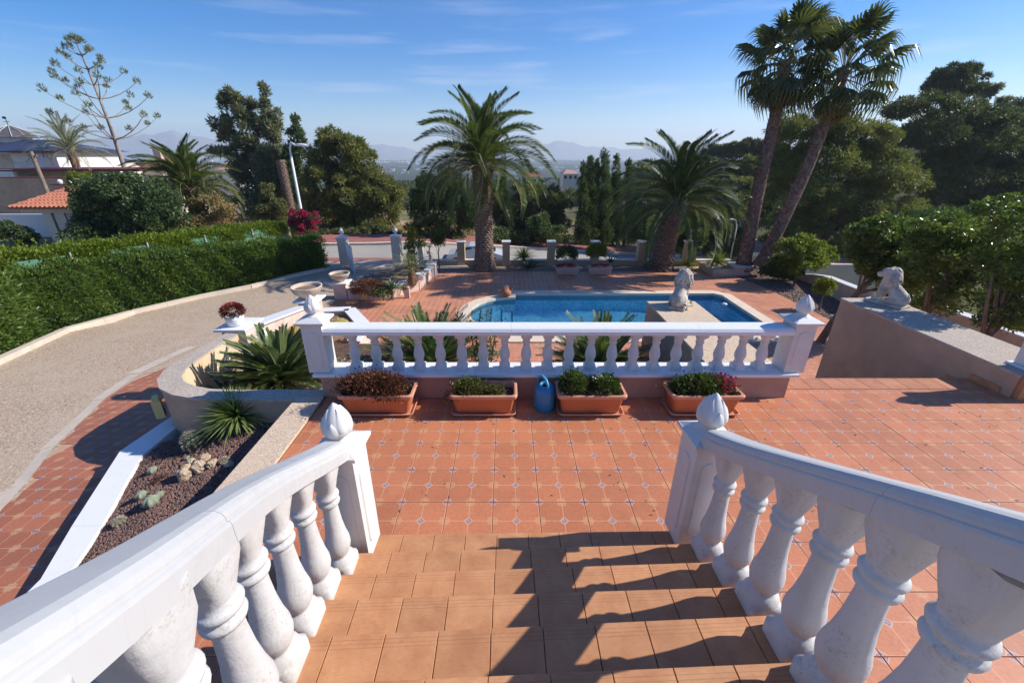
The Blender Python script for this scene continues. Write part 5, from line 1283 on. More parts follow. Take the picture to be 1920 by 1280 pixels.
# far left to right behind everything
tree('tall grey green conifer with a ragged leaning top left of the street lamp', 'tree', [(428,190,16,26),(455,205,24,30),(497,195,11,34),(420,240,24,26),(462,245,34,32),(512,240,20,40),(412,283,18,9),(450,285,34,28),(500,290,44,42),(525,330,46,44),(475,335,40,40),(500,385,55,40)], 39, 'conifer', 42000, .42, .10, 1, r0=.35, sub=.26, nsub=15, up=.6)
tree('narrow pointed dark conifer between the ragged conifer and the round pine', 'tree', [(556,232,9,16),(556,262,15,24),(550,300,22,34),(548,350,28,44)], 37.5, 'cypress', 11000, .32, .08, 2, r0=.2, up=.8)
tree('broad round olive green pine right of the street lamp', 'tree', [(622,262,30,22),(655,275,34,24),(600,292,30,32),(675,300,34,32),(640,320,52,42),(600,350,44,50),(700,345,42,40),(730,375,36,36),(655,375,60,48),(700,405,44,36),(615,410,44,34),(665,428,50,26)], 35, 'pine', 60000, .34, .075, 3, r0=.4, sub=.24, nsub=22, up=.3)
tree('small bushy yellow green shrub beside the bare palm stump', 'shrub', [(500,362,20,20),(492,392,26,26),(512,395,26,30)], 27, 'olive', 9000, .16, .07, 4, name='shrub', r0=.08)
tree('large dense round glossy bush in front of the orange tiled gatehouse', 'bush', [(195,372,52,42),(240,362,62,38),(285,372,56,40),(225,400,84,44),(290,405,58,44),(240,428,92,30),(180,415,46,36)], 22.5, 'laurel', 48000, .17, .085, 5, name='round_bush', r0=.2, sub=.22, nsub=26, up=.1, shell=.6)
tree('dark juniper mass left of the tall date palm beyond the fence', 'tree', [(800,352,24,26),(840,340,28,30),(785,385,22,34),(820,390,34,38),(860,375,28,36),(800,430,36,30),(850,425,42,36),(878,400,24,40)], 30, 'cypress', 42000, .24, .06, 6, r0=.25, sub=.24, nsub=20, up=.7, name='juniper_tree')
tree('wide olive coloured scrub crown right of the tall date palm', 'tree', [(950,372,34,26),(990,360,36,22),(1030,375,36,26),(960,410,40,36),(1010,410,46,34),(1050,410,30,36)], 33, 'olive', 34000, .26, .07, 7, r0=.25, sub=.24, nsub=20, up=.4, name='wild_olive_tree')
tree('dark low shrub at the foot of the olive scrub behind the fence', 'shrub', [(1010,425,30,26),(1040,440,36,22),(985,445,30,18),(940,445,34,22)], 30.5, 'cypress', 16000, .2, .07, 8, name='shrub', r0=.1)
CYP = ((1093,305,12,'leftmost and shortest'),(1107,293,12,'second from the left'),(1133,283,13,'tallest, in the middle'),(1119,297,9,'thin, just left of the tallest'),(1155,292,12,'fourth, just right of the tallest'),(1178,302,12,'rightmost, partly behind the palm fronds'))
for k, (px, py, rx, wd_) in enumerate(CYP):
    bl = [(px, py+10, rx*.45, 14),(px, py+35, rx*.8, 26),(px+1, py+72, rx*1.15, 34),(px, py+110, rx*1.3, 36),(px, 440, rx*1.3, 26)]
    tree('slender dark cypress of the tight row beyond the fence, '+wd_, 'cypress', bl, 32.5+.35*k, 'cypress', 9500, .2, .06, 20+k, name='cypress_tree', r0=.12, group='cypresses beyond the fence', up=1.3, sub=.55, nsub=14)
tree('shadowy shrubs behind the shorter date palm and fence', 'shrub', [(1200,385,30,40),(1235,370,30,30),(1205,440,36,36),(1270,430,40,40),(1300,400,34,34)], 31, 'cypress', 26000, .22, .07, 30, name='shrub', r0=.12)
tree('small broad leaved green tree right of the shorter date palm trunk', 'tree', [(1285,420,26,26),(1300,452,26,24),(1275,455,20,20)], 25, 'leafgreen', 9000, .2, .10, 31, name='broadleaf_tree', r0=.09)
tree('dark bushes below the twin fan palms behind the garden lamp', 'shrub', [(1345,420,36,36),(1330,460,36,26),(1375,450,36,36),(1350,385,34,24)], 33, 'pinedark', 20000, .24, .07, 32, name='shrub', r0=.12)
# hillside woods on the right
hp = [(1205,318,26,14,88),(1232,330,24,16,80),(1190,345,20,14,70),(1325,290,16,11,100),(1345,282,15,12,98),(1368,279,15,12,96),(1388,275,15,12,95),(1408,272,16,13,94),(1430,274,17,13,92),(1450,268,18,15,90),(1335,318,24,16,80),(1372,312,26,16,78),(1410,310,28,18,76),(1445,312,28,20,74),(1300,335,26,16,70),(1395,345,30,18,62),(1340,350,30,18,60),(1425,375,34,26,50),(1370,378,32,22,50),(1310,372,26,18,52)]
hl = ['far left above the cypresses','beside the bare slope','just right of the cypresses','first on the bare skyline right of the date palm','second on the skyline','third on the skyline','fourth on the skyline','fifth on the skyline','sixth on the skyline beside the left fan palm trunk','behind the left fan palm trunk at the skyline','below the start of the skyline trees','below the middle of the skyline trees','below the right skyline trees','below the skyline just left of the fan palm trunk','low on the slope behind the date palm fronds','halfway down the slope left of the fan palm','lower middle of the slope behind palm fronds','large, low beside the left fan palm trunk','low behind the right date palm fronds','lowest, behind the crown of the shorter date palm']
for k, (px, py, rx, ry, Y) in enumerate(hp):
    tree('small olive green hillside pine, '+hl[k], 'pine', [(px-rx*.3,py,rx*.7,ry*.8),(px+rx*.35,py+ry*.2,rx*.65,ry*.8),(px,py+ry*.9,rx,ry*.8)], Y, 'pinedark' if k%3 else 'pine', 3200, .008*Y, .0026*Y, 40+k, group='pines on the right hillside', r0=.12, nsub=9)
tree('dome shaped dark pine on the skyline at the upper right', 'pine', [(1765,152,26,20),(1795,142,32,20),(1825,160,24,18),(1790,172,44,14),(1770,182,30,8)], 60, 'pinedark', 20000, .5, .11, 70, r0=.4, sub=.22, nsub=18)
tree('sparse spindly pine right of the dome shaped pine on the skyline', 'pine', [(1845,180,12,9),(1862,172,11,12),(1835,196,14,8),(1882,190,14,6)], 58, 'conifer', 3500, .45, .1, 71, r0=.15, sub=.35, nsub=7)
tree('huge spreading olive pine directly behind the fan palm trunks', 'pine', [(1480,245,40,30),(1530,238,52,28),(1585,245,50,28),(1640,262,52,30),(1480,300,54,44),(1555,300,70,48),(1640,320,66,42),(1695,345,44,30),(1500,370,70,50),(1590,385,76,50),(1660,400,60,40),(1470,430,54,40),(1550,445,60,36),(1640,440,60,36)], 35, 'pine', 120000, .34, .075, 72, r0=.5, sub=.27, nsub=30, up=.25)
tree('huge dark pine filling the right edge behind the citrus trees', 'pine', [(1690,205,34,22),(1740,200,48,24),(1800,212,54,28),(1860,225,50,28),(1915,245,50,30),(1740,250,66,38),(1820,270,78,42),(1905,300,70,44),(1980,280,70,50),(1750,320,70,42),(1840,345,80,46),(1930,370,80,50),(1760,400,64,46),(1850,420,70,44),(1710,440,50,40)], 43, 'pinedark', 125000, .42, .09, 73, r0=.5, sub=.27, nsub=30, up=.25)
tree('dark pine crown rising at the extreme upper right edge', 'pine', [(1905,205,34,18),(1950,200,44,26),(1990,230,60,40)], 62, 'pinedark', 12000, .5, .12, 74, r0=.3)
# citrus trees on the right
for k, (bl, Y, lab, zb) in enumerate((([(1655,432,44,30),(1690,460,50,36),(1625,470,36,30),(1660,500,44,34),(1720,505,40,34),(1690,535,36,24),(1620,440,34,24),(1640,500,30,24),(1700,560,34,20)], 11.5, 'glossy green citrus tree behind the right lion statue', DECK),
        ([(1770,425,56,30),(1830,440,60,36),(1760,475,60,38),(1830,500,60,40),(1770,530,50,30),(1810,560,52,28),(1730,455,34,30),(1760,572,40,20),(1700,520,36,26),(1850,470,40,40)], 8.9, 'glossy citrus tree with a forked brown trunk leaning over the white topped wall', DECK),
        ([(1890,400,56,36),(1920,450,60,50),(1880,500,50,50),(1930,540,64,54),(1890,590,46,42),(1940,620,50,30),(1985,500,60,80)], 6.9, 'dark citrus tree cut off by the right edge of the picture', DECK))):
    tree(lab, 'citrus tree', bl, Y, 'citrus', 19000, .10*Y/10, .05*Y/10, 80+k, name='citrus_tree', r0=.10, group='citrus trees', zb=zb, sub=.3, nsub=20, up=.3, base=[9.6,9.3,9.2][k])
tree('small yellow green tree by the white curved wall right of the fan palms', 'tree', [(1480,470,34,22),(1520,460,34,20),(1505,490,42,24),(1545,480,22,24),(1480,500,26,16)], 17.5, 'lime', 12000, .13, .055, 90, name='ornamental_tree', r0=.05, zb=DECK, base=x_at(1513,17.0,-1.5), sub=.3, nsub=16)
tree('low round yellow green bush on the gravel in front of the white curved wall', 'bush', [(1547,540,17,16),(1553,530,12,10)], 14.3, 'lime', 2600, .10, .05, 91, name='round_shrub', r0=.03, zb=DECK)
tree('dark rounded shrub left of the small yellow green tree', 'bush', [(1462,495,26,18),(1450,510,26,14),(1480,512,24,12)], 18, 'leafgreen', 6000, .13, .05, 92, name='round_shrub', r0=.03, zb=DECK)
tree('bougainvillea covered in crimson bracts at the end of the hedge', 'bougainvillea', [(560,402,18,14),(585,410,16,14),(572,428,24,16),(555,420,14,14)], 23.5, 'bougain', 4200, .12, .06, 93, name='bougainvillea', r0=.04, sub=.22)
Bt = bpy.data.objects['bougainvillea']; crown(Bt, M['leafgreen'], blobs_world([(560,405,17,13),(584,414,15,13),(572,432,24,15),(556,424,14,13)], 23.6), 4500, .12, .05, 94)
tree('slender young tree with dark bare trunk before the fence left of the tall palm', 'tree', [(822,440,14,10),(815,452,10,8),(826,455,10,9)], 19.6, 'leafgreen', 1500, .12, .05, 94, name='young_tree', r0=.035, zb=DECK, base=x_at(822,19.6,-1.5))
tree('slim yellowing young tree behind the stone figure at the flower bed', 'tree', [(775,440,12,12),(768,460,12,14),(788,455,10,10),(772,480,9,10)], 17.8, 'lime', 1500, .14, .05, 95, name='young_tree', r0=.03, zb=DECK, base=x_at(776,17.8,-1.5))
tree('dry brown creeper heaped over the old wall left of the hedge end', 'creeper', [(365,392,24,20),(395,385,26,22),(425,392,24,20),(380,412,36,16),(425,415,26,14)], 25.5, 'drygrass', 9000, .16, .06, 96, name='dry_creeper', r0=.04)
tree('low bright green shrub behind the round bush', 'shrub', [(150,330,16,8),(165,336,16,8),(135,338,10,8)], 33, 'lime', 2000, .2, .08, 97, name='shrub', r0=.04)
tree('dark hedge clump at the left edge below the gatehouse', 'shrub', [(5,430,20,16),(30,440,28,20),(52,450,14,12)], 21, 'laurel', 8000, .12, .06, 98, name='shrub', r0=.04)
tree('dense mixed shrubbery below the dark pine behind the citrus trees', 'shrubs', [(1640,455,44,22),(1700,430,50,30),(1770,420,60,30),(1860,405,60,30),(1930,420,50,40),(1680,480,50,24),(1760,480,60,30)], 19, 'laurel', 26000, .16, .07, 140, name='shrubbery', r0=.08, sub=.3, nsub=20)
for k, (px, py, rx, ry, Y, lab) in enumerate(((705,432,34,14,32,'grey green scrub under the pine by the dry slope'),(740,440,26,12,31,'low grey bush at the kerb left of the gate post'),(650,438,26,12,31,'dark scrub below the round pine'),(745,350,24,14,60,'round bush on the dry slope above the gate'),(730,385,22,10,48,'small bush on the orange slope'),(600,440,26,14,32,'dark scrub behind the bougainvillea'))):
    tree(lab, 'shrub', [(px-rx*.4,py,rx*.6,ry),(px+rx*.4,py+2,rx*.6,ry*.9)], Y, 'olive', 3500, .16+.002*Y, .06, 110+k, name='shrub', r0=.04)
tree('olive scrub on the tan slope below the distant cream villa', 'shrub', [(1045,368,24,12),(1070,362,16,10),(1025,360,14,8),(985,352,24,8),(1000,362,30,12)], 75, 'olive', 6000, .4, .12, 130, name='shrub', r0=.1)
# dry grass slope
r2 = np.random.default_rng(77); n_ = 26000; gx_ = r2.uniform(-26, 8, n_); gy_ = r2.uniform(31, 62, n_); gz_ = land(gx_, gy_)
P = np.stack([gx_, gy_, gz_], 1); leafobj('dry_grass', leaves(P, r2.normal(size=P.shape)*.35+[0,0,1], .35, .05, r2), M['drygrass'], None, kind='stuff')
# valley orchards, far woods: countless, one object
n_ = 30000; a_ = r2.uniform(-.95, .62, n_); d_ = np.exp(r2.uniform(math.log(110), math.log(3800), n_))
P = np.stack([np.sin(a_)*d_, np.cos(a_)*d_, land(np.sin(a_)*d_, np.cos(a_)*d_)-.3], 1)
row = (np.sin(P[:,0]*.013+P[:,1]*.004)+np.sin(P[:,1]*.011)) > -.1; P = P[row]; d_ = d_[row]
S_ = (2+d_*.006)[:,None]
V = np.stack([P+S_*[[-.7,0,0]], P+S_*[[.7,0,0]], P+S_*[[.35,0,.8]], P+S_*[[-.35,0,.8]]], 1); V2 = V.copy(); V2[:,:,1] += (V[:,:,0]-P[:,None,0]); V2[:,:,0] = P[:,None,0]
leafobj('valley_orchards', np.concatenate([V, V2]), M['olive'], None, kind='stuff')

# ------------------------------------------------------------------ hedges
def hedge(lab, line, width, ztop, zbot, m, n_, L, W, seed, name='hedge', face_only=None):
    """line: front foot points (x, y); body extends to -normal side by width"""
    r2 = np.random.default_rng(seed); pts = np.array(line); seg = np.diff(pts, axis=0); ln = np.linalg.norm(seg, axis=1); cum = np.concatenate([[0], np.cumsum(ln)]); T_ = cum[-1]
    t = thing(name, lab, 'hedge', (float(pts[0,0]), float(pts[0,1]), float(zbot(pts[0,1]))))
    def at(u):
        i = np.clip(np.searchsorted(cum, u)-1, 0, len(seg)-1); f = ((u-cum[i])/ln[i])[:,None]; return pts[i]+seg[i]*f, norm(seg[i])
    kf, kt = int(n_*.6), int(n_*.4)
    u = r2.uniform(0, 1, kf)**1.25*T_; p, d = at(u); nn = np.stack([d[:,1], -d[:,0]], 1)
    zz = r2.uniform(0, 1, kf); zt_, zb_ = np.array([ztop(y) for y in p[:,1]]), np.array([zbot(y) for y in p[:,1]])
    bulge = .10*np.sin(u*2.1)+.06*np.sin(u*5.3+zz*6)+.05*np.sin(u*11+zz*9)-.12*(zz > .9)
    P1 = np.stack([p[:,0]+nn[:,0]*bulge, p[:,1]+nn[:,1]*bulge, zb_+(zt_-zb_)*zz], 1)+r2.normal(size=(kf,3))*.05; D1 = np.stack([nn[:,0], nn[:,1], .45+0*u], 1)
    u = r2.uniform(0, 1, kt)**1.1*T_; p, d = at(u); nn2 = np.stack([d[:,1], -d[:,0]], 1); w_ = r2.uniform(-.05, width, kt); zt_ = np.array([ztop(y) for y in p[:,1]])
    P2 = np.stack([p[:,0]-nn2[:,0]*w_, p[:,1]-nn2[:,1]*w_, zt_+.06*np.sin(u*3)+.05*np.sin(u*7+w_*5)], 1)+r2.normal(size=(kt,3))*.05; D2 = np.stack([nn2[:,0]*.3, nn2[:,1]*.3, 1.1+0*u], 1)
    P = np.concatenate([P1, P2]); D = np.concatenate([D1, D2])+r2.normal(size=(len(P1)+len(P2),3))*.6
    V = leaves(P, D, r2.uniform(.6,1.3,len(P))*L, W, r2, .12)
    ks = r2.integers(0, len(P), 160); Ps_ = np.repeat(P[ks], 9, 0); Ds_ = np.repeat(norm(D[ks]+[0,0,.8]), 9, 0); tt_ = r2.uniform(0, .32, (len(Ps_),1)); Ps_ = Ps_+Ds_*tt_     # stray shoots
    V = np.concatenate([V, leaves(Ps_, Ds_+r2.normal(size=Ps_.shape)*.7, L*.9, W, r2, .12)]); leafobj('foliage', V, M[m], t)
    b = MB()
    for i in range(len(line)-1):
        a, c = Vector((*line[i],0)), Vector((*line[i+1],0)); dd = (c-a).normalized(); nv = Vector((dd.y,-dd.x,0)); q = [a-nv*.14, c-nv*.14, c-nv*(width-.1), a-nv*(width-.1)]
        vs = [(v.x, v.y, zbot(v.y)-.3) for v in q]+[(v.x, v.y, ztop(v.y)-.12) for v in q]; b.add(vs, [(0,1,5,4),(1,2,6,5),(2,3,7,6),(3,0,4,7),(4,5,6,7)])
    b.build('inner_growth', M['laurel'], t); return t
kl = [(p[0]-.55, p[1]) for p in kerbpts if p[1] < 20.3][:-1]+[(kerbpts[-1][0]-.6, 20.2)]
hedge('long clipped green hedge running beside the driveway kerb to the gate', kl, 1.1, lambda y: -.20-.07*(y-10.3), lambda y: ramp(y)+.02, 'hedge', 70000, .16, .042, 201)
fl2 = [(-18.2,2.0),(-15.5,9.0),(-14.6,13.5),(-13.6,18.5),(-12.6,24.0)]
hedge('bright green creeper hedge spilling over the green fence behind the long hedge', fl2, 1.2, lambda y: .30-.07*(y-10), lambda y: -.20-.07*(y-10), 'hedgetop', 46000, .12, .05, 202, name='creeper_hedge')
ft = thing('green_fence', 'green sheet fence on metal posts half buried under the bright creeper hedge', 'fence', (-14.6,13.5,-2.2))
for i in range(len(fl2)-1):
    a, c = fl2[i], fl2[i+1]; k_ = 2
    for j in range(k_):
        p0 = (a[0]+(c[0]-a[0])*j/k_, a[1]+(c[1]-a[1])*j/k_); p1 = (a[0]+(c[0]-a[0])*(j+1)/k_, a[1]+(c[1]-a[1])*(j+1)/k_)
        b = MB(); z0 = .14-.07*(p0[1]-10); z1 = .14-.07*(p1[1]-10); o_ = .05
        b.add([(p0[0]+o_,p0[1],z0-2.4),(p1[0]+o_,p1[1],z1-2.4),(p1[0]+o_,p1[1],z1),(p0[0]+o_,p0[1],z0),(p0[0]+o_-.02,p0[1],z0-2.4),(p1[0]+o_-.02,p1[1],z1-2.4),(p1[0]+o_-.02,p1[1],z1),(p0[0]+o_-.02,p0[1],z0)], [(0,1,2,3),(7,6,5,4),(3,2,6,7)]); b.build('fence_sheet', M['metal_green'], ft)
        b = MB(); b.tube([(p0[0]+.09,p0[1],z0-2.4),(p0[0]+.10,p0[1],z0+.10)], .03, 8); b.build('post', M['metal_grey'], ft)

# ------------------------------------------------------------------ palms
def canary(lab, x, y, z0, zc, r_, L, n_, seed, m='palm', topx=0, droop=1.0, skirt=True, group=None, el1=-14, nl=70, ll=.58, bumps=True):
    t = thing('date_palm', lab, 'palm tree', (x, y, z0), group=group); r2 = random.Random(seed); H_ = zc-z0
    b = MB(); pth = [Vector((topx*(u**1.4), 0, H_*u)) for u in (0,.12,.3,.55,.8,1.0)]; rad = [r_*1.25, r_*1.02, r_*.92, r_*.88, r_*.95, r_*1.1]
    b.tube([Vector((0,0,-.4))]+pth+[pth[-1]+Vector((0,0,.35))], [r_*1.3]+rad+[r_*.5], 18)
    if bumps:                              # old leaf bases in a diamond lattice
        nrow = int(H_/.115)
        for i in range(nrow):
            u = i/nrow; rr_ = float(np.interp(u, (0,.12,.3,.55,.8,1.0), rad)); c = topx*(u**1.4)
            for k in range(13):
                a = 2*math.pi*(k+.5*(i%2))/13; w_ = rr_*.235; ex = r2.uniform(.02,.05)
                Mx = Matrix.Translation((c+rr_*.97*math.cos(a), rr_*.97*math.sin(a), H_*u)) @ Matrix.Rotation(a, 4, 'Z')
                vs = [(0,-w_,.07),(0,w_,.07),(0,0,.14),(0,0,-.02),(ex+.02,-w_*.5,.075),(ex+.02,w_*.5,.075),(ex+.02,0,.05)]
                b.add([Mx @ Vector(v) for v in vs], [(3,6,4,0),(3,1,5,6),(0,4,2),(4,5,2),(5,1,2),(4,6,5)])
    local(b, 'trunk', M['trunkpalm'], t)
    mes = [frond_mesh(L*q, nl, ll, M[m], r2, arch=a*droop, lift=.12, vee=v, wd=.05, up0=.10, rw=.03, leafdroop=.15) for q, a, v in ((.92,.62,.8),(1,.92,.75),(1.02,1.02,.7),(1.0,.98,.6))]
    for i in range(n_):
        u = (i+.5)/n_; el = 86+(el1-86)*u**.95+r2.uniform(-7,7); az = i*137.5+r2.uniform(-12,12); s = r2.uniform(.86,1.06)
        k = 0 if u < .12 else 1 if u < .42 else 2 if u < .72 else 3
        inst('frond', mes[k], t, (topx+.12*math.cos(R(az)), .12*math.sin(R(az)), H_+.25-.35*u), (r2.uniform(-.5,.5), -R(el), R(az)), (s,s,s))
    if skirt:
        dm = frond_mesh(L*.55, 20, ll*.6, M['palmdead'], r2, arch=.5, lift=0, vee=.2, wd=.03, up0=.2, rw=.02, leafdroop=.5)
        for i in range(12): inst('dead_frond', dm, t, (topx, 0, H_-.1), (r2.uniform(-.6,.6), R(50+r2.uniform(-15,28)), r2.uniform(0,6.28)), (.8,.8,.8))
    return t
canary('tall date palm with thick scaly trunk and arching crown in the middle of the fence', x_at(909,20.1,DECK), 20.1, DECK, z_at(312,20.1), .44, 3.55, 66, 301)
canary('shorter date palm with stout dark trunk and low spreading crown', x_at(1238,20.2,DECK), 20.2, DECK, z_at(385,20.2), .50, 3.7, 60, 302, topx=.35, el1=-16)
canary('bushy date palm with a mop of fronds right of the large round bush', x_at(368,27,-.5), 27, landf(x_at(368,27,-.5),27), z_at(358,27), .35, 3.4, 90, 303, el1=-30, bumps=False, ll=.5)
canary('small grey green palm in front of the slate roofed house', x_at(152,37,1), 37, landf(x_at(152,37,1),37), z_at(280,37), .28, 3.0, 40, 304, m='palmgrey', bumps=False, el1=-15, droop=.75, nl=34, ll=.35)
def fan_leaf(r2, m, rad=1.0, pet=1.0, seg=26, droop=1.0):
    b = MB(); b.tube([(0,0,0),(pet*.5,0,.04),(pet,0,0)], [.025,.018,.015], 4, mi=0, smooth=False)
    vs, fs = [], []
    for k in range(seg):
        a = (k/(seg-1)-.5)*R(250); s_ = 1-.22*abs(a)/R(125); rr_ = rad*s_*r2.uniform(.9,1.08); da = R(250)/seg*.52
        r1 = rr_*.5; fold = .05*(1 if k%2 else -1)
        def pt(ra, an, z): return (pet+ra*math.cos(an), ra*math.sin(an), z)
        z1 = -.08*rad*droop*(abs(math.sin(a)))-.02; z2 = z1-.16*rad*droop; zt = z2-.62*rad*droop*r2.uniform(.5,1.2)
        q = len(vs); vs += [pt(0,a,0), pt(r1,a-da,z1+fold), pt(r1,a+da,z1-fold), pt(rr_*.8,a-da*.45,z2), pt(rr_*.8,a+da*.45,z2), pt(rr_*(.93-.1*droop),a,zt)]
        fs += [(q,q+1,q+2),(q+1,q+3,q+4,q+2),(q+3,q+5,q+4)]
    b.add(vs, fs, mi=1); return b.mesh('fan_leaf', [M['petiole'], m])
def washing(lab, path, r0, r1, n_, seed, rad=1.05, pet=1.05):
    base = path[0]; t = thing('fan_palm', lab, 'palm tree', base); r2 = random.Random(seed); P = [Vector(p)-Vector(base) for p in path]
    b = MB(); n2 = 26; pp = []
    for i in range(n2+1):
        u = i/n2*(len(P)-1); k = min(int(u), len(P)-2); pp.append(P[k]+(P[k+1]-P[k])*(u-k))
    for _ in range(3): pp = [pp[0]]+[(pp[i-1]+pp[i]*2+pp[i+1])/4 for i in range(1, n2)]+[pp[-1]]
    rr_ = [r0*1.5 if i == 0 else r0*1.12 if i == 1 else r0+(r1-r0)*i/n2 for i in range(n2+1)]
    b.tube(pp, rr_, 14)
    tot = sum((pp[i+1]-pp[i]).length for i in range(n2)); rows = int(tot/.10)
    for i in range(rows):
        u = i/rows*n2; k = min(int(u), n2-1); c = pp[k]+(pp[k+1]-pp[k])*(u-k); ra = rr_[k]+(rr_[k+1]-rr_[k])*(u-k)
        for j in range(10):
            a = 2*math.pi*(j+.5*(i%2))/10+r2.uniform(-.12,.12); w_ = ra*.30; ex = r2.uniform(.0,.05)+(.08 if r2.random() < .04 else 0)
            Mx = Matrix.Translation(c+Vector((ra*.97*math.cos(a), ra*.97*math.sin(a), 0))) @ Matrix.Rotation(a, 4, 'Z')
            b.add([Mx @ Vector(v) for v in [(0,-w_,.0),(0,w_,.0),(.0,0,-.05),(ex,-w_*.4,.09),(ex,w_*.4,.09)]], [(2,1,4,3),(0,2,3)])
    local(b, 'trunk', M['trunkwash'], t)
    mes = [fan_leaf(r2, M['fan'], rad*q, pet, 26, d) for q, d in ((.9,.35),(1.0,.8),(1.05,1.3))]; top = pp[-1]
    for i in range(n_):
        u = (i+.5)/n_; el = 84-122*u+r2.uniform(-12,12); az = i*137.5+r2.uniform(-14,14); s = r2.uniform(.85,1.1)
        k = 0 if u < .25 else 1 if u < .6 else 2
        inst('fan_leaf', mes[k], t, top+Vector((.08*math.cos(R(az)), .08*math.sin(R(az)), .25-.6*u)), (r2.uniform(-.35,.35), -R(el), R(az)), (s,s,s))
    dm = [fan_leaf(r2, M['orange_skirt'], rad*.85, pet*.8, 20, 1.8), fan_leaf(r2, M['palmdead'], rad*.85, pet*.8, 20, 1.8)]
    for i in range(13): inst('dead_fan_leaf', dm[i%2], t, top+Vector((0,0,-.35)), (r2.uniform(-.4,.4), R(45+r2.uniform(0,35)), r2.uniform(-.9,2.6)+math.pi*0), (.9,.9,.9))
    return t
wY = 19.3
washing('left of two tall fan palms with leaning slender trunks', [at_Y(1392,505,wY),at_Y(1405,440,wY),at_Y(1425,340,wY),at_Y(1452,230,wY),at_Y(1474,112,wY)], .30, .21, 34, 311, .93, 1.1)
washing('right of two tall fan palms, its trunk leaning more and crown fringed orange', [at_Y(1424,500,wY-.3),at_Y(1465,420,wY-.3),at_Y(1512,320,wY-.3),at_Y(1545,235,wY-.3),at_Y(1584,132,wY-.3)], .27, .19, 34, 312, .93, 1.2)
# bare palm stump and norfolk pine
q = at_Y(520,300,28); zb = landf(q[0],28); t = thing('palm_stump', 'bare headless palm trunk leaning beside the ragged conifer', 'dead palm', (q[0]+.3,28,zb))
b = MB(); b.tube([(.0,0,-.3),(-.05,0,(q[2]-zb)*.5),(-.15,0,q[2]-zb)], [.34,.26,.27], 12)
for i in range(int((q[2]-zb)/.14)):
    for j in range(9):
        a = 2*math.pi*(j+.5*(i%2))/9; z = .14*i; Mx = Matrix.Translation((-.1*z/(q[2]-zb)+.27*math.cos(a), .27*math.sin(a), z)) @ Matrix.Rotation(a, 4, 'Z')
        b.add([Mx @ Vector(v) for v in [(0,-.08,0),(0,.08,0),(.05,0,.13)]], [(0,1,2)])
local(b, 'trunk', M['trunkpalm'], t)
nY = 40; nb = at_Y(243,345,nY); nt_ = at_Y(140,72,nY); zb = landf(nb[0], nY)
t = thing('norfolk_pine', 'thin leaning norfolk pine with tiers of bare upcurved branches tipped in tufts', 'tree', (nb[0], nY, zb)); b = MB()
tp = [Vector((0,0,0))]+[Vector(at_Y(px, py, nY))-Vector((nb[0],nY,zb)) for px, py in ((243,345),(228,300),(208,240),(185,180),(165,130),(148,92),(140,72))]
b.tube(tp, [.24,.2,.17,.14,.11,.08,.05,.03], 8); TF = []; r2_ = random.Random(4)
for lv, (px, py) in enumerate(((216,262),(200,222),(187,186),(176,160),(164,130),(152,104),(144,82))):
    c = Vector(at_Y(px, py, nY))-Vector((nb[0],nY,zb)); Lb = [4.0,3.8,3.1,2.4,1.6,.9,.4][lv]
    for k in range(5 if lv < 3 else 4):
        a = k*math.pi*(2/5 if lv < 3 else .5)+lv*.35+r2_.uniform(-.2,.2); L_ = Lb*r2_.uniform(.85,1.1); pts_ = [c+Vector((math.cos(a)*L_*u, math.sin(a)*L_*u, L_*(.12*u+.42*u*u))) for u in (0,.25,.5,.75,1)]
        b.tube(pts_, [.055,.045,.035,.03,.02], 5); TF += [(pts_[4], .36 if lv < 4 else .26)]
        if lv < 3 and k%2: TF.append((pts_[3]+Vector((0,0,.15)), .22))
        if lv < 3 and r2_.random() < .4: TF.append((pts_[2]+Vector((r2_.uniform(-.1,.1),0,.25)), .3))
local(b, 'trunk', M['barkgrey'], t); Ps, Ds = [], []
r2 = np.random.default_rng(3)
for c, s in TF+[(tp[-1], .35)]:
    P, d = ellips_pts(r2, 60, tuple(c), (s*.55,s*.55,s*.8), .1, -.9); Ps.append(P); Ds.append(d+[0,0,1.1])
leafobj('foliage', leaves(np.concatenate(Ps), np.concatenate(Ds), .3, .06, r2), M['conifer'], t, world=False)
# ================================================================== FENCE, GATE, GARDEN ITEMS
FY = 21.0
for k, px in enumerate((865,949,1033,1115,1202,1290)):
    x = x_at(px, FY, -1.7); t = thing('fence_pillar', ['tan boundary pillar just left of the tall date palm','tan boundary pillar just right of the tall date palm','tan boundary pillar behind the left pink trough','tan boundary pillar mostly hidden by the bright spiky plant','tan creeper topped boundary pillar left of the shorter date palm','tan boundary pillar behind the shorter date palm'][k], 'pillar', (x, FY, DECK), group='boundary pillars')
    b = MB(); b.box(-.19, .19, -.19, .19, -.3, 1.20, bev=.006); local(b, 'shaft', M['pillar'], t)
    b = MB(); b.box(-.235, .235, -.235, .235, 1.20, 1.265, bev=.01); local(b, 'cap', M['wpaint'], t)
xs = [x_at(px, FY, -2.1) for px in (790,865,949,1033,1115,1202,1290,1375)]
bw = thing('boundary_wall', 'low tan boundary wall with white coping between the pillars', 'wall', (xs[0], FY, DECK))
for i in range(len(xs)-1):
    b = MB(); b.box(xs[i]+.2*(i>0), xs[i+1]-.2, FY-.09, FY+.09, DECK-.9, DECK+.26); b.build('wall_panel', M['pillar'], bw)
    b = MB(); b.box(xs[i]+.195*(i>0), xs[i+1]-.195, FY-.14, FY+.14, DECK+.262, DECK+.31, bev=.006); b.build('coping', M['wpaint'], bw)
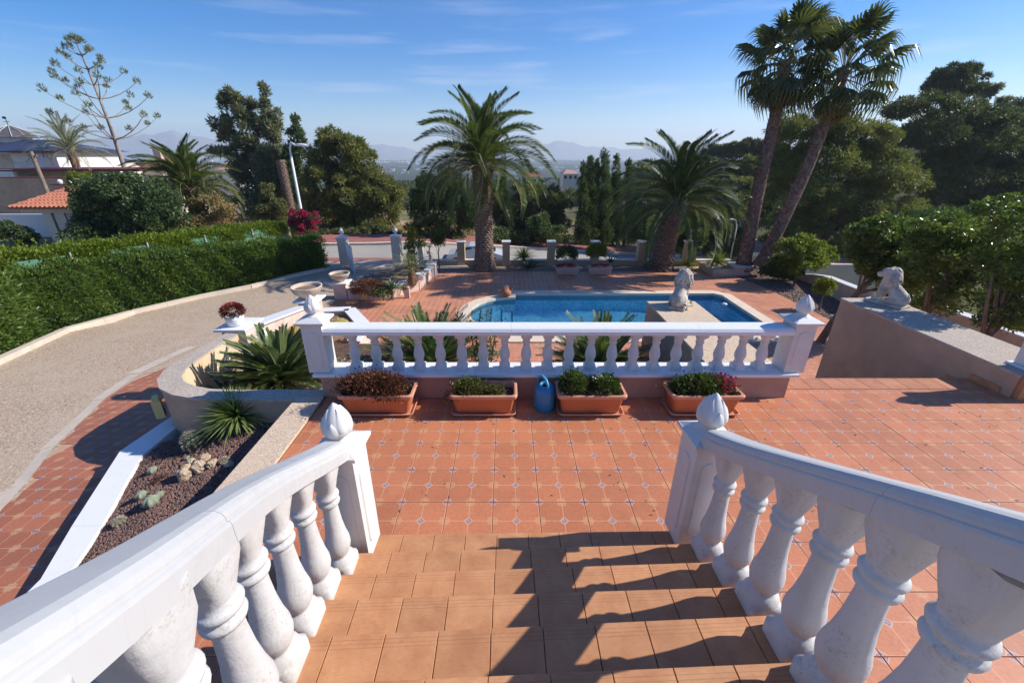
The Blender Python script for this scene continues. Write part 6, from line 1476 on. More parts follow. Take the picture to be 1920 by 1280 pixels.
for px, py, lab in ((647,500,'cream gate pillar with white ball at the end of the hedge'),(745,496,'cream gate pillar with white ball right of the driveway opening')):
    q = on_z(px, py, DECK); t = thing('gate_pillar', lab, 'pillar', (q[0], q[1]+.2, DECK), group='gate pillars')
    b = MB(); b.box(-.22,.22,-.22,.22,-.2,1.42, bev=.006); local(b, 'shaft', M['cream'], t)
    b = MB(); b.box(-.27,.27,-.27,.27,1.42,1.49, bev=.01); local(b, 'cap', M['wpaint'], t)
    b = MB(); b.lathe([(.09,0),(.05,.05),(.05,.12),(.11,.18),(.13,.27),(.10,.36),(.03,.41),(.01,.45)], 14); o = local(b, 'ball_finial', M['wpaint'], t); o.location.z = 1.49
    if px < 700:
        gt = thing('driveway_gate', 'white metal gate leaf standing open beside the left gate pillar', 'gate', (q[0]+.26, q[1]-.1, DECK+.03), R(-61))
        for (x0,x1,z0,z1) in ((0,1.5,0,.06),(0,1.5,1.22,1.28),(0,.06,.06,1.22),(1.44,1.5,.06,1.22)):
            b = MB(); b.box(x0,x1,-.02,.02,z0,z1); local(b, 'gate_frame', M['metal_white'], gt)
        b = MB(); b.box(.062,1.438,-.008,.008,.062,.60); local(b, 'gate_panel', M['metal_white'], gt)
        for j in range(12): b = MB(); b.tube([(.12+j*.115,0,.60),(.12+j*.115,0,1.22)], .011, 6); local(b, 'bar', M['metal_white'], gt)
q = on_z(752,496,DECK); gt = thing('garden_gate', 'small white railing gate between the right gate pillar and the boundary wall', 'gate', (q[0]+.25, q[1]+.2, DECK))
gw = xs[0]-q[0]-.3
for z0 in (.12, 1.05): b = MB(); b.box(0, gw, -.015, .015, z0, z0+.05); local(b, 'rail', M['metal_white'], gt)
for j in range(14): b = MB(); b.tube([(.04+j*(gw-.08)/13,0,.05),(.04+j*(gw-.08)/13,0,1.15)], .012, 6); local(b, 'bar', M['metal_white'], gt)
x = xs[0]; t = thing('fence_pillar', 'slim cream pillar at the start of the low boundary wall', 'pillar', (x, FY, DECK)); b = MB(); b.box(-.12,.12,-.12,.12,-.2,1.25); local(b, 'shaft', M['cream'], t); b = MB(); b.box(-.15,.15,-.15,.15,1.25,1.31); local(b, 'cap', M['wpaint'], t)
# gravel beds
def sheetpoly(name, P, z, m):
    b = MB(); b.add([(p[0],p[1],z) for p in P], [tuple(range(len(P)))]); return b.build(name, m, kind='structure')
gb = [on_z(1330,506,DECK),on_z(1385,519,DECK),on_z(1450,546,DECK),on_z(1563,602,DECK),(13.2,8.4,0),(13.6,8.0,0),(14,12,0),(14,20.6,0),(11,20.8,0)]
gb = [p for p in gb]
o = sheetpoly('gravel_bed', gb, DECK+.006, M['gravelground'])
if o.data.polygons[0].normal.z < 0: o.data.flip_normals()
sheetpoly('fence_bed', [(-8,19.75,0),(9.5,19.75,0),(9.5,21.2,0),(-8,21.2,0)], DECK+.008, M['gravelground'])
r2 = np.random.default_rng(12); pts = []
GP = [p[:2] for p in gb]
while len(pts) < 9000:
    x, y = r2.uniform(8.5,14), r2.uniform(8,20.5)
    if in_poly(x, y, GP): pts.append((x, y, DECK+.012))
pebbles('gravel', M['lava'], pts, .012, .035, 14)
cwl = [on_z(1478,522,-1.95), on_z(1548,530,-1.95), on_z(1575,538,-1.95), on_z(1628,558,-1.95)]
cv = thing('curved_kerb_wall', 'low curved white rimmed wall round the gravel bed right of the fan palms', 'low wall', (cwl[1][0],cwl[1][1],DECK))
cwl = [at_Y(1478,512,19.2), at_Y(1530,514,17.6), at_Y(1552,517,16.8), at_Y(1628,546,14.0)]
for i in range(3): wall_seg(cv, cwl[i], cwl[i+1], DECK, cwl[i][2]-.05, DECK, cwl[i+1][2]-.05, .24, m='caststone', cop=.05, cm='wpaint', npan=1)
sw = thing('garden_side_wall', 'beige garden wall with white coping under the citrus trees', 'wall', (13.7,11,DECK))
sy = [14.4,12.6,10.8,9.0,7.2,5.4,3.6]
for i in range(6):
    b = MB(); b.box(13.6, 13.8, sy[i+1]+.002, sy[i], -5.6, -1.45); b.build('wall_panel', M['stucco_pale'], sw)
    b = MB(); b.box(13.52, 13.88, sy[i+1]+.002, sy[i], -1.449, -1.40, bev=.006); b.build('coping', M['wpaint'], sw)
q0 = at_Y(1528,496,23.5); q1 = at_Y(1560,496,23.5); t = thing('grey_wall', 'plain grey rendered wall of the lower neighbour seen past the small yellow green tree', 'wall', (q0[0],23.5,-6))
b = MB(); b.box(q0[0], q1[0]+3, 23.5, 23.7, -6.5, q0[2]); b.build('wall_body', M['cream'], t)
# troughs by the fence
def far_trough(lab, px, plants):
    q = on_z(px, 517, DECK); t = thing('fence_trough', lab, 'planter', (q[0], q[1]+.2, DECK+.002))
    b = MB()
    for k, (s, z) in enumerate(((.86,.03),(1.0,.36))): pass
    vs = [(-.48,-.15,.03),(.48,-.15,.03),(.48,.15,.03),(-.48,.15,.03),(-.56,-.19,.37),(.56,-.19,.37),(.56,.19,.37),(-.56,.19,.37)]
    b.add(vs, [(3,2,1,0),(0,1,5,4),(1,2,6,5),(2,3,7,6),(3,0,4,7),(4,5,6,7)])
    for k in range(9): b.box(-.46+k*.108,-.43+k*.108,-.19,-.165,.05,.33, M=Matrix.Rotation(0,4,'X'))
    local(b, 'trough', M['pinkplastic'], t); b = MB(); b.box(-.58,.58,-.21,.21,.37,.40, bev=.006); local(b, 'rim', M['pinkplastic'], t)
    for sx in (-.36,.36): b = MB(); b.box(sx-.05,sx+.05,-.14,.14,0,.032); local(b, 'foot', M['pinkplastic'], t)
    r3 = np.random.default_rng(px)
    for (nm, m, c, r_, n_, L, W) in plants:
        P, d = ellips_pts(r3, n_, c, r_, .25, -.5); leafobj(nm, leaves(P, d*1.2+[0,0,.6]+r3.normal(size=P.shape)*.3, L, W, r3), M[m], t, world=False)
    return t
far_trough('pinkish trough of dark foliage and red flowers, left of the two by the fence', 1064, [('foliage','cypress',(-.05,.05,.95),(.5,.35,.42),2600,.12,.04),('flowers','redflower',(-.1,-.05,.45),(.5,.16,.10),700,.05,.04),('flowers','magenta',(.3,-.1,.9),(.2,.1,.2),60,.05,.05)])
far_trough('pinkish trough with a bright spiky plant, right of the two by the fence', 1125, [('foliage','lime',(-.2,.05,1.05),(.42,.35,.36),2200,.22,.03),('flowers','redflower',(0,-.05,.45),(.45,.14,.08),400,.05,.04)])
q = on_z(1146,510,DECK); rosette('agave', 'small dark agave standing at the right end of the right trough', 'agave', (q[0],q[1]+.3,DECK+.40), 14, .5, .09, 'agavedark', 82, 25, .1, 51)
q = on_z(992,503,DECK); rosette('agave', 'dark agave beside the bright spiky bush right of the tall palm', 'agave', (q[0],q[1],DECK), 22, .85, .13, 'agavedark', 82, 12, .15, 52)
for px, py, s, lab in ((982,478,1.0,'bright yellow green spiky yucca beside the dark agave'),(1293,492,.85,'bright spiky yucca right of the shorter date palm trunk'),(1347,486,1.1,'larger bright spiky yucca left of the stone slab')):
    q = at_Y(px, py, 19.9); rosette('yucca', lab, 'yucca', (q[0],19.9,q[2]-.15), 170, .80*s, .05, 'lime', 88, -12, .25, int(px), thick=.0, seg=3, stem=(.06,.02))
# slab, block, figures
q0 = on_z(1335,518,DECK); t = thing('stone_slab', 'low open stone trough slab at the far right corner of the pool terrace', 'stone trough', (q0[0],q0[1],DECK))
b = MB(); b.box(0,1.05,0,1.5,0,.28); local(b, 'block', M['caststone'], t)
for (x0,x1,y0,y1) in ((-.02,1.07,-.02,.12),(-.02,1.07,1.38,1.52),(-.02,.10,.12,1.38),(.95,1.07,.12,1.38)): b = MB(); b.box(x0,x1,y0,y1,.281,.33, bev=.005); local(b, 'rim_stone', M['caststone'], t)
q1 = on_z(1374,518,DECK); t = thing('stone_block', 'rounded pink stone block under the small garden figure', 'plinth', (q1[0]+.05,q1[1],DECK))
b = MB(); b.box(0,.75,0,.8,0,.42, bev=.03); local(b, 'block', M['pinkstone'], t); b = MB(); b.box(-.05,.80,-.05,.85,.42,.49, bev=.02); local(b, 'top_slab', M['wpaint'], t)
def figure(lab, p, s=1.0, bird=False):
    t = thing('garden_figure', lab, 'statue', p); b = MB()
    def cap_(a, c, r0, r1, n=6):
        a, c = Vector(a), Vector(c)
        for i in range(n): u = i/(n-1); b.ball(a+(c-a)*u, r0+(r1-r0)*u, 8, 6)
    b.box(-.09,.09,-.08,.08,0,.05); cap_((-.04,0,.06),(-.03,0,.34),.038,.055); cap_((.045,-.02,.06),(.035,0,.34),.036,.055); cap_((0,0,.34),(0,0,.58),.085,.09); cap_((0,0,.56),(0,0,.64),.06,.04)
    b.ball((0,-.005,.72),(.058,.06,.072)); b.ball((0,.02,.745),(.062,.055,.055)); b.ball((0,-.062,.715),(.012,.014,.014),6,5)
    cap_((.09,0,.56),(.14,-.02,.42),.036,.028,5); cap_((.14,-.02,.42),(.06,-.10,.38),.027,.022,5); cap_((-.09,0,.56),(-.15,.0,.46),.036,.028,5)
    if bird: cap_((-.15,0,.46),(-.16,-.03,.70),.026,.02,5)
    else: cap_((-.15,0,.46),(-.08,-.10,.44),.027,.022,5)
    cap_((0,.02,.40),(.0,.06,.12),.09,.11,6)
    for v_ in range(len(b.v)): b.v[v_] = tuple(c_*s for c_ in b.v[v_])
    o = remeshed('figure_body', b, M['lion'], t, .02*s, 2)
    if bird: b2 = MB(); b2.lathe([(.03*s,.78*s),(.16*s,.84*s),(.20*s,.90*s),(.19*s,.91*s),(.05*s,.86*s)], 16); local(b2, 'basin', M['caststone'], t)
figure('small pale standing garden figure on the pink block by the fan palm trunks', (q1[0]+.45,q1[1]+.35,DECK+.49), 1.05)
E3 = E_[3]; b = MB(); b.box(E3[0]-.25, E3[0]+.2, E3[1]-.1, E3[1]+.35, DECK, DECK+.62, bev=.01); tag(b.build('figure_plinth', M['whitewall']), 'white plinth under the stone figure at the tip of the raised flower bed', 'plinth')
figure('small stone figure carrying a basin at the far tip of the raised flower bed', (E3[0]-.03,E3[1]+.1,DECK+.62), .95, True)
# plants of the raised bed
fz = DECK+.36
def shrubby(name, lab, cat, c, r_, m, n_, L, W, seed):
    r3 = np.random.default_rng(seed); t = thing(name, lab, cat, (c[0],c[1],c[2]-r_[2]))
    b = MB()
    for i in range(7): a = i*.9; b.tube([(0,0,0),(.35*r_[0]*math.cos(a),.35*r_[1]*math.sin(a),r_[2]*.7),(.7*r_[0]*math.cos(a),.7*r_[1]*math.sin(a),r_[2]*1.2)], [.02,.012,.004], 5)
    local(b, 'stems', M['bark'], t); P, d = ellips_pts(r3, n_, (0,0,r_[2]), r_, .2, -.6); leafobj('foliage', leaves(P, d+[0,0,.5]+r3.normal(size=P.shape)*.5, L, W, r3), M[m], t, world=False)
q = at_Y(690,524,15.2); shrubby('russet_shrub', 'mounded russet brown shrub at the left of the raised flower bed', 'shrub', (q[0],15.2,fz+.22), (.75,.5,.32), 'redplant', 3600, .09, .03, 1)
q = at_Y(735,520,15.2); rosette('agave', 'pale green agave in the middle of the raised flower bed', 'agave', (q[0],15.0,fz), 30, .62, .12, 'agave', 82, 5, .2, 53, stem=(.06,.25))
q = at_Y(757,522,15.8); rosette('agave', 'smaller pale agave beside the white pot in the raised bed', 'agave', (q[0],15.6,fz), 18, .38, .07, 'agave', 82, 15, .2, 54)
q = at_Y(715,528,14.9); shrubby('dark_succulent', 'dark green succulent mound left of the pale agave', 'succulent', (q[0],14.9,fz+.12), (.4,.4,.2), 'cypress', 1200, .08, .04, 2)
q = at_Y(772,523,15.0); t = thing('flower_pot', 'white pot standing on the white coping of the raised flower bed', 'flower pot', (q[0],E_[1][1]+(E_[2][1]-E_[1][1])*.83,DECK+.51)); b = MB(); b.lathe([(.13,0),(.17,.04),(.19,.20),(.21,.28),(.19,.28)], 18); local(b, 'pot', M['ceramic'], t)
q = at_Y(772,490,16.5); t = thing('small_palm', 'small feathery palm rising behind the white pot in the raised bed', 'palm', (q[0],16.3,fz))
b = MB(); b.lathe([(.15,0),(.17,.2),(.13,.55),(.08,.6)], 12); local(b, 'trunk', M['palmdead'], t)
rr3 = random.Random(5); fm = [frond_mesh(1.05, 26, .2, M['palm'], rr3, arch=a, lift=.1, vee=.3, wd=.02, up0=.2, rw=.012) for a in (.6,1.0)]
for i in range(22): inst('frond', fm[i%2], t, (0,0,.58), (0,-R(80-75*(i/22)), R(i*137.5)))
# garden lamp right, street lamp left
lY = 26; lb = at_Y(567,392,lY); lt = at_Y(556,296,lY); zb = landf(lb[0], lY)
t = thing('street_lamp', 'tall pale curved street lamp between the ragged conifer and the round pine', 'street lamp', (lb[0]-.1,lY,-2.6)); top = at_Y(578,271,lY); H_ = lt[2]+2.6
b = MB(); b.tube([(0,0,0),(0,0,H_*.5),(0,0,H_),(.02,0,H_+.5),(.14,0,H_+.82),(.38,0,top[2]+2.55)], [.11,.085,.07,.065,.06,.055], 10); local(b, 'pole', M['metal_white'], t)
b = MB(); b.ball((.70,0,top[2]+2.57), (.36,.13,.08), 14, 8); local(b, 'lamp_head', M['metal_white'], t)
lY = 24; p0 = at_Y(1372,478,lY); p1 = at_Y(1381,425,lY); t = thing('garden_lamp', 'thin pale bent lamp pole left of the fan palm trunks', 'street lamp', (p0[0],lY,-3.9))
b = MB(); b.tube([(0,0,0),(p1[0]-p0[0]+.0,0,p1[2]+3.9),(p1[0]-p0[0]-.1,0,p1[2]+4.25),(p1[0]-p0[0]-.4,0,p1[2]+4.35)], [.05,.04,.03,.03], 8); local(b, 'pole', M['metal_grey'], t); b = MB(); b.ball((p1[0]-p0[0]-.5,0,p1[2]+4.3),(.16,.08,.06)); local(b, 'lamp_head', M['metal_grey'], t)
# parked car behind the boundary wall
cx0 = x_at(838,23.6,-3.0); t = thing('parked_car', 'pale blue grey hatchback parked beyond the low boundary wall behind the tall palm', 'car', (cx0, 23.4, rz(-1.2)-.12)); t.scale = (.93,.95,.92)
prof = [(0,.32),(.02,.62),(.14,.78),(.55,.86),(1.05,1.20),(1.45,1.32),(2.3,1.30),(2.75,1.12),(3.1,.86),(3.5,.74),(3.62,.58),(3.66,.30)]
b = MB(); vs = []
for yy, s in ((0,.0),(.06,1),(1.50,1),(1.56,0)):
    for x, z in prof: vs.append((x, yy+(.10 if z > .9 and yy < .5 else -.10 if z > .9 else 0), z-(.0 if s else .02)))
n_ = len(prof)
b.add(vs, [(j*n_+i, j*n_+i+1, (j+1)*n_+i+1, (j+1)*n_+i) for j in range(3) for i in range(n_-1)]+[tuple(range(n_))[::-1], tuple(range(3*n_,4*n_))], smooth=False); local(b, 'body', M['carpaint'], t)
for nm, pl in (('rear_window',[(.60,.88),(1.06,1.19)]),('windscreen',[(2.32,1.285),(2.76,1.11),(3.06,.89)])):
    b = MB(); P_ = [(x-(.012 if nm[0]=='r' else -.012), z+.012) for x, z in pl]; b.add([(x, yy, z) for yy in (.2,1.36) for x, z in P_], [(i, i+1, len(P_)+i+1, len(P_)+i) for i in range(len(P_)-1)]); local(b, nm, M['glass'], t)
for yy, sgn in ((-.004,1),(1.564,-1)):
    for x0, x1, x2, x3 in ((.78,1.12,1.62,1.62),(1.70,1.70,2.30,2.78)):
        b = MB(); zt = 1.20; b.add([(x0,yy+.02*sgn,.88),(x3 if x0>1.5 else x2,yy+.02*sgn,.88),(x2,yy+.085*sgn,zt),(x1,yy+.085*sgn,zt)], [(0,1,2,3)]); local(b, 'side_window', M['glass'], t)
for x in (.62,2.95):
    for yy in (-.02,1.42):
        b = MB(); b.lathe([(.30,0),(.30,.16)], 20, smooth=False); vsx = [(x+v[0], yy+v[2], .30+v[1]) for v in b.v]; b.v = vsx; w0_ = local(b, 'wheel', M['rubber'], t)
        b = MB(); b.lathe([(.17,-.006),(.17,.166)], 14, smooth=False); b.v = [(x+v[0], yy+v[2], .30+v[1]) for v in b.v]; local(b, 'hub', M['metal_grey'], w0_)
# ================================================================== BUILDINGS
def tiled_roof(parent, A, B, Cc, D, m, nrow=14, rad=.09, name='roof_tile_row'):
    """roof plane A-B eave, D-C ridge (A->D up slope); barrel tile rows running up the slope"""
    A, B, Cc, D = map(Vector, (A, B, Cc, D)); b = MB(); nrm_ = (B-A).cross(D-A).normalized(); t_ = nrm_*.06
    b.add([A,B,Cc,D,A-t_,B-t_,Cc-t_,D-t_], [(0,1,2,3),(7,6,5,4),(0,4,5,1),(1,5,6,2),(2,6,7,3),(3,7,4,0)]); o = b.build('roof_deck', m, parent)
    for k in range(nrow):
        u = (k+.5)/nrow; p0 = A+(B-A)*u; p1 = D+(Cc-D)*u; L_ = (p1-p0).length; nt2 = max(2, int(L_/.42)); b = MB()
        if L_ < .1: continue
        for j in range(nt2):
            q0 = p0+(p1-p0)*(j/nt2)+nrm_*.035; q1 = p0+(p1-p0)*((j+1.06)/nt2)+nrm_*.012; b.tube([q0, q1], [rad, rad*.82], 8, smooth=False, cap=True)
        b.build(name, m, parent)
    return o
# gatehouse with clay roof
g0 = at_Y(12,388,24.5); g1 = at_Y(132,392,24.5); g2 = at_Y(62,352,27.5); g3 = at_Y(160,350,27.5)
gh = thing('gatehouse', 'small gate shelter with bright orange clay tile roof behind the round bush', 'gatehouse', (g0[0],25,-2.5)); ez = (g0[2]+g1[2])/2
xl, xr_ = g0[0], g1[0]+2.2
tiled_roof(gh, (xl,24.5,ez),(xr_,24.5,ez),(xr_,27.6,ez+1.05),(xl+1.6,27.6,ez+1.05), M['rooftile'], 22, .11)
tiled_roof(gh, (xl,30.0,ez-.0),(xl,24.5,ez),(xl+1.6,27.6,ez+1.05),(xl+1.6,27.8,ez+1.05), M['rooftile'], 12, .11)
b = MB(); b.box(xl+.35, xr_-.1, 24.8, 29.6, ez-.32, ez-.07); b.build('beam', M['cream'], gh)
for (x0, x1) in ((xl+1.5, xl+2.0), (xr_-.8, xr_-.4)): b = MB(); b.box(x0, x1, 24.85, 25.3, -4.2, ez-.33); b.build('column', M['cream'], gh)
b = MB(); b.box(xl+.4, xl+1.4, 26.5, 26.7, -4.2, ez-.8); b.build('door', M['maroon'], gh)
for k in range(5):
    x0 = xl+2.05+k*.72; b = MB(); b.box(x0, x0+.69, 24.95, 24.99, -4.2, ez-.34); b.build('shade_panel', M['curtain'] if k else M['cream'], gh)
for k in range(6): x0 = xl+2.03+k*.72; b = MB(); b.box(x0-.015, x0+.015, 24.91, 24.95, -4.2, ez-.33); b.build('glazing_bar', M['bark'], gh)
b = MB(); b.box(xl-6, xl+1.4, 27.5, 27.7, -4.2, ez-.75); tag(b.build('garden_wall', M['whitewall']), 'white wall running left from the orange roofed gatehouse', 'wall')
# villa with slate roof and cupola
hy = 41; v0 = at_Y(16,284,hy); v1 = at_Y(101,284,hy); hz_ = v0[2]
vl = thing('villa', 'white villa with blue slate roof and a round cupola at the left edge', 'house', (v0[0],hy,-3)); x0, x1 = v0[0], v1[0]
b = MB(); b.box(x0, x1, hy, hy+7, -4, hz_); b.build('front_wing', M['whitewall'], vl)
b = MB(); b.box(x0-9, x0, hy+.6, hy+7, -4, hz_-.15); b.build('side_wing', M['cream'], vl)
rz1 = z_at(262,hy+3); b = MB(); b.add([(x0-10,hy-.6,hz_),(x1+.7,hy-.6,hz_),(x1+.7,hy+7.5,hz_),(x0-10,hy+7.5,hz_),(x0-10,hy+3,rz1),(x0+1.0,hy+3,rz1)], [(0,1,5,4),(1,2,5),(2,3,4,5),(0,4,3)]); b.build('roof', M['slate'], vl)
b = MB(); b.box(x0-10, x1+.75, hy-.66, hy-.60, hz_-.12, hz_+.03); b.build('fascia', M['maroon'], vl)
cu = at_Y(20,256,hy+3); cc = (cu[0], hy+3.2)
b = MB(); b.lathe([(1.25,rz1-1.2),(1.25,cu[2]-.1)], 12, (cc[0],cc[1],0), smooth=False); cpo = b.build('cupola', M['whitewall'], vl)
b = MB(); b.lathe([(1.75,cu[2]-.1),(1.2,cu[2]+.45),(.12,cu[2]+.95)], 12, (cc[0],cc[1],0), smooth=False); b.build('cupola_roof', M['darkslate'], vl)
for k in range(12):
    a = 2*math.pi*(k+.5)/12; b = MB(); b.tube([(cc[0]+1.78*math.cos(a),cc[1]+1.78*math.sin(a),cu[2]-.06),(cc[0]+1.22*math.cos(a),cc[1]+1.22*math.sin(a),cu[2]+.49),(cc[0]+.1*math.cos(a),cc[1]+.1*math.sin(a),cu[2]+.99)], .035, 4); b.build('roof_rib', M['metal_grey'], vl)
b = MB(); b.tube([(cc[0],cc[1],cu[2]+.9),(cc[0],cc[1],cu[2]+1.65)], .03, 6); b.box(cc[0]-.3,cc[0]+.3,cc[1]-.02,cc[1]+.02,cu[2]+1.3,cu[2]+1.34); b.ball((cc[0]-.1,cc[1],cu[2]+1.65),(.22,.03,.12),8,6); b.build('weather_vane', M['iron'], vl)
for (pxa, pxb, pya, pyb) in ((79,84,287,296),(86,90,287,296)):
    a = at_Y(pxa, pya, hy); c = at_Y(pxb, pyb, hy); b = MB(); b.box(a[0], c[0], hy-.03, hy+.02, c[2], a[2]); b.build('window', M['glass'], vl)
a = at_Y(82,297,hy); b = MB()
for k in range(7): b.tube([(a[0]+k*.1,hy-.25,a[2]-.4),(a[0]+k*.1,hy-.25,a[2])], .012, 4)
b.box(a[0]-.05,a[0]+.68,hy-.3,hy-.2,a[2]-.02,a[2]+.03); b.build('balcony_rail', M['metal_white'], vl)
a = at_Y(22,316,hy-4); b = MB(); b.box(a[0]-1, a[0]+11.5, hy-5, hy, a[2]-.2, a[2]); b.build('porch_roof', M['maroon'], vl)
b = MB(); b.box(a[0]-1, a[0]+8, hy-3, hy-2.8, -3, a[2]-.21); b.build('porch_wall', M['cream'], vl)
# terraces/walls between villa and gatehouse
for (pa, pb, py, pyb, Y, m, lab) in ((-40,150,332,352,34,'stucco','long brown garden wall above the gatehouse roof'),(-60,22,318,345,36,'whitewall','white stepped garden wall at the left edge below the villa'),(95,150,345,372,31,'rooftile_old','low reddish wall strip behind the gatehouse ridge')):
    a = at_Y(pa, py, Y); c = at_Y(pb, py, Y); t = thing('garden_wall', lab, 'wall', (a[0],Y,-3)); b = MB(); b.box(a[0], c[0], Y, Y+.25, -4, a[2]-.06); b.build('wall_body', M[m], t); b = MB(); b.box(a[0]-.05, c[0]+.05, Y-.06, Y+.31, a[2]-.06, a[2], bev=.01); b.build('coping', M['maroon'] if m != 'whitewall' else M['wpaint'], t)
a = at_Y(107,341,31); t = thing('globe_lamp', 'small white globe lamp on the wall beside the round bush', 'lamp', (a[0],31.2,a[2]-.5)); b = MB(); b.ball((0,0,.5),.16); local(b,'globe',M['ceramic'],t); b = MB(); b.box(-.12,.12,-.12,.12,-.3,.36); local(b,'base',M['cream'],t)
# utility pole
a = at_Y(57,284,30); c = at_Y(86,352,30); t = thing('utility_pole', 'brown wooden utility pole in front of the slate roofed villa', 'pole', ((a[0]+c[0])/2,30,-3.2)); b = MB(); b.tube([(0,0,0),(0,0,a[2]+3.2)], [.15,.11], 10); local(b,'pole',M['wood'],t)
b = MB(); b.box(-.3,.3,-.04,.04,a[2]+2.9,a[2]+2.97); local(b,'crossarm',M['wood'],t)
for k in range(3):
    z = a[2]+2.9-.14*k; P_ = [(0-9*u, 6*u, z-1.1*math.sin(math.pi*u)*.6+.4*u) for u in np.linspace(0,1,9)]; b = MB(); b.tube(P_, .012, 4); local(b,'wire',M['iron'],t)
# house fragments among the trees
def villa(lab, pxa, pxb, pyt, Y, wallm='whitewall', roofm='rooftile', rh=.9, depth=7, nwin=2, zb=None, chim=False):
    a = at_Y(pxa, pyt, Y); c = at_Y(pxb, pyt, Y); z0 = zb if zb is not None else landf(a[0],Y)-2; t = thing('villa', lab, 'house', (a[0],Y,z0)); x0, x1, zt = a[0], c[0], a[2]
    b = MB(); b.box(x0, x1, Y, Y+depth, z0, zt); b.build('walls', M[wallm], t); o_ = (x1-x0)*.05
    b = MB(); mx = (x1-x0)*.28; b.add([(x0-o_,Y-o_,zt),(x1+o_,Y-o_,zt),(x1+o_,Y+depth+o_,zt),(x0-o_,Y+depth+o_,zt),(x0+mx,Y+depth*.5,zt+rh),(x1-mx,Y+depth*.5,zt+rh)], [(0,1,5,4),(1,2,5),(2,3,4,5),(3,0,4),(3,2,1,0)]); rf = b.build('roof', M[roofm], t)
    if chim: b = MB(); b.box(x0+.5,x0+1.5,Y+depth*.3,Y+depth*.3+.8,zt,zt+rh+1.0); b.build('chimney', M['caststone'], rf, origin=tuple(t.location)); b = MB(); b.box(x0+.35,x0+1.65,Y+depth*.3-.15,Y+depth*.3+.95,zt+rh+1.0,zt+rh+1.15); b.build('chimney_cap', M['rooftile'], rf, origin=tuple(t.location))
    for k in range(nwin):
        wx = x0+(x1-x0)*(k+.5)/nwin; ww = (x1-x0)*.09; b = MB(); b.box(wx-ww, wx+ww, Y-.04, Y+.02, zt-(x1-x0)*.32, zt-(x1-x0)*.12); b.build('window', M['glass'], t)
    return t
villa('house with bright orange roof and brick chimney left of the bushy palm', 262,300,310,62,'cream','rooftile',1.2,8,2,chim=True)
villa('pale house gable showing behind the bushy palm fronds', 400,440,318,58,'whitewall','rooftile_old',1.3,8,2)
villa('small pink tiled roofs beyond the grey palm', 205,246,318,60,'cream','rooftile_old',1.0,8,2)
villa('whitewashed low house behind the grey palm trunk', 168,190,314,64,'whitewall','rooftile_old',.8,6,1)
villa('long dark solar panelled roof right of the slate roofed villa', 98,150,305,52,'cream','slate',1.0,8,0)
villa('two storey cream villa with hip roof left of the cypresses', 1056,1084,326,170,'cream','rooftile_old',1.3,9,3)
villa('white and red farmhouse between palm and cypresses', 978,1016,331,165,'whitewall','rooftile',1.4,9,4)
villa('small white shed right of the farmhouse', 1028,1046,341,150,'whitewall','darkslate',.8,6,1)
ga = at_Y(1402,474,32); gc = at_Y(1500,474,32); t = thing('garage', 'low neighbouring garage with weathered clay tile roof behind the fan palm trunks', 'garage', (ga[0],32,-7)); rt = z_at(452,35.5)
b = MB(); b.box(ga[0]+.3, gc[0]+1.5, 32.3, 38, -8, ga[2]-.05); b.build('walls', M['cream'], t); tiled_roof(t, (ga[0],32,ga[2]),(gc[0]+2,32,ga[2]),(gc[0]+2,35.5,rt),(ga[0],35.5,rt), M['rooftile_old'], 16, .12); b = MB(); b.box(ga[0],gc[0]+2,31.9,31.99,ga[2]-.25,ga[2]+.02); b.build('gutter', M['whitewall'], t)
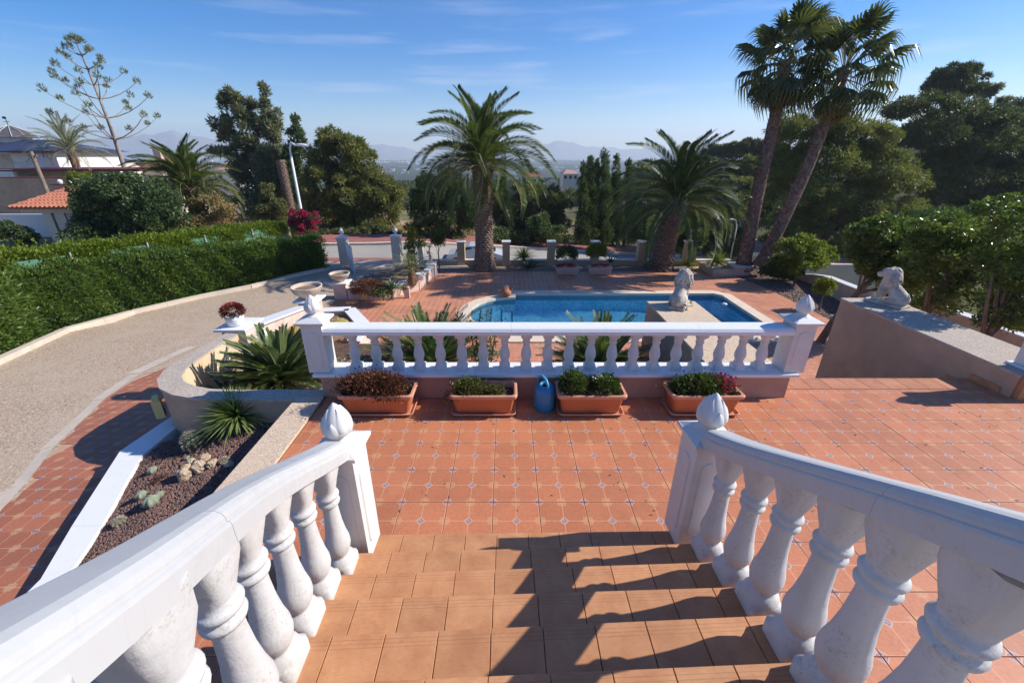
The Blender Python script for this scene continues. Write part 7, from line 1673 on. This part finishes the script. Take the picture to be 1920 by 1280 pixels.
# distant town
r3 = random.Random(9)
ORD = 'first second third fourth fifth sixth seventh eighth ninth tenth eleventh twelfth thirteenth fourteenth fifteenth sixteenth'.split()
for k in range(16):
    px = 696+k*5.4; d = 3000+r3.uniform(-60,60); w_ = 5.0*d*cP/FPX; h_ = r3.uniform(12,20); x = x_at(px, d, -58); zb = landf(x, d)
    b = MB(); b.box(x, x+w_*.9, d, d+20, zb-2, zb+h_); b.box(x+2, x+w_*.9-2, d+2, d+18, zb+h_, zb+h_+2.5)
    tag(b.build('town_block', M['whitewall']), 'pale block of the bright distant row, '+ORD[k]+' from its left end', 'building', 'distant row of pale blocks')
b = MB(); 
for k in range(900):
    a = r3.uniform(-.85, .35); d = math.exp(r3.uniform(math.log(1500), math.log(6000))); x, y = math.sin(a)*d, math.cos(a)*d; s = r3.uniform(8,26); z = landf(x, y)
    b.box(x, x+s, y, y+s, z-1, z+r3.uniform(3,9)+d*.0012, mi=0 if r3.random() < .7 else 1)
b.build('distant_town', [M['whitewall'], M['rooftile_old']], kind='stuff')
# fallen leaves and grit
r5 = np.random.default_rng(41); n_ = 900; u = r5.uniform(0, 1, n_); yy = 2+u*17; xx = np.array([interp(kerbpts, y) for y in yy])+.15+np.abs(r5.normal(0, .45, n_)); zz = np.array([ramp(y) for y in yy])+.008
P1 = np.stack([xx, yy, zz], 1); P2 = np.stack([r5.uniform(-2.2, 6.5, 130), r5.uniform(2.7, 4.9, 130), np.full(130, .006)], 1); P3 = np.stack([r5.uniform(-6, 9, 260), r5.uniform(16.8, 19.8, 260), np.full(260, DECK+.008)], 1)
P = np.concatenate([P1, P2, P3]); D = r5.normal(size=P.shape)*[1,1,.08]; leafobj('fallen_leaves', leaves(P, D, r5.uniform(.02,.055,len(P)), .016, r5, .1, roll=np.array([0,0,4.])), M['drygrass'], None, kind='stuff')
# ================================================================== AIR
HZ = NT('haze'); HZ.t.nodes.remove(HZ.b); pv = HZ.n('ShaderNodeVolumePrincipled'); pv.inputs['Density'].default_value = 2.4e-4; pv.inputs['Color'].default_value = (.80,.87,1,1); pv.inputs['Anisotropy'].default_value = .2
HZ.t.links.new(pv.outputs[0], HZ.out.inputs['Volume'])
b = MB(); b.box(-7200, 7200, -7200, 7200, -64, 330); b.build('haze', HZ.m, kind='stuff')
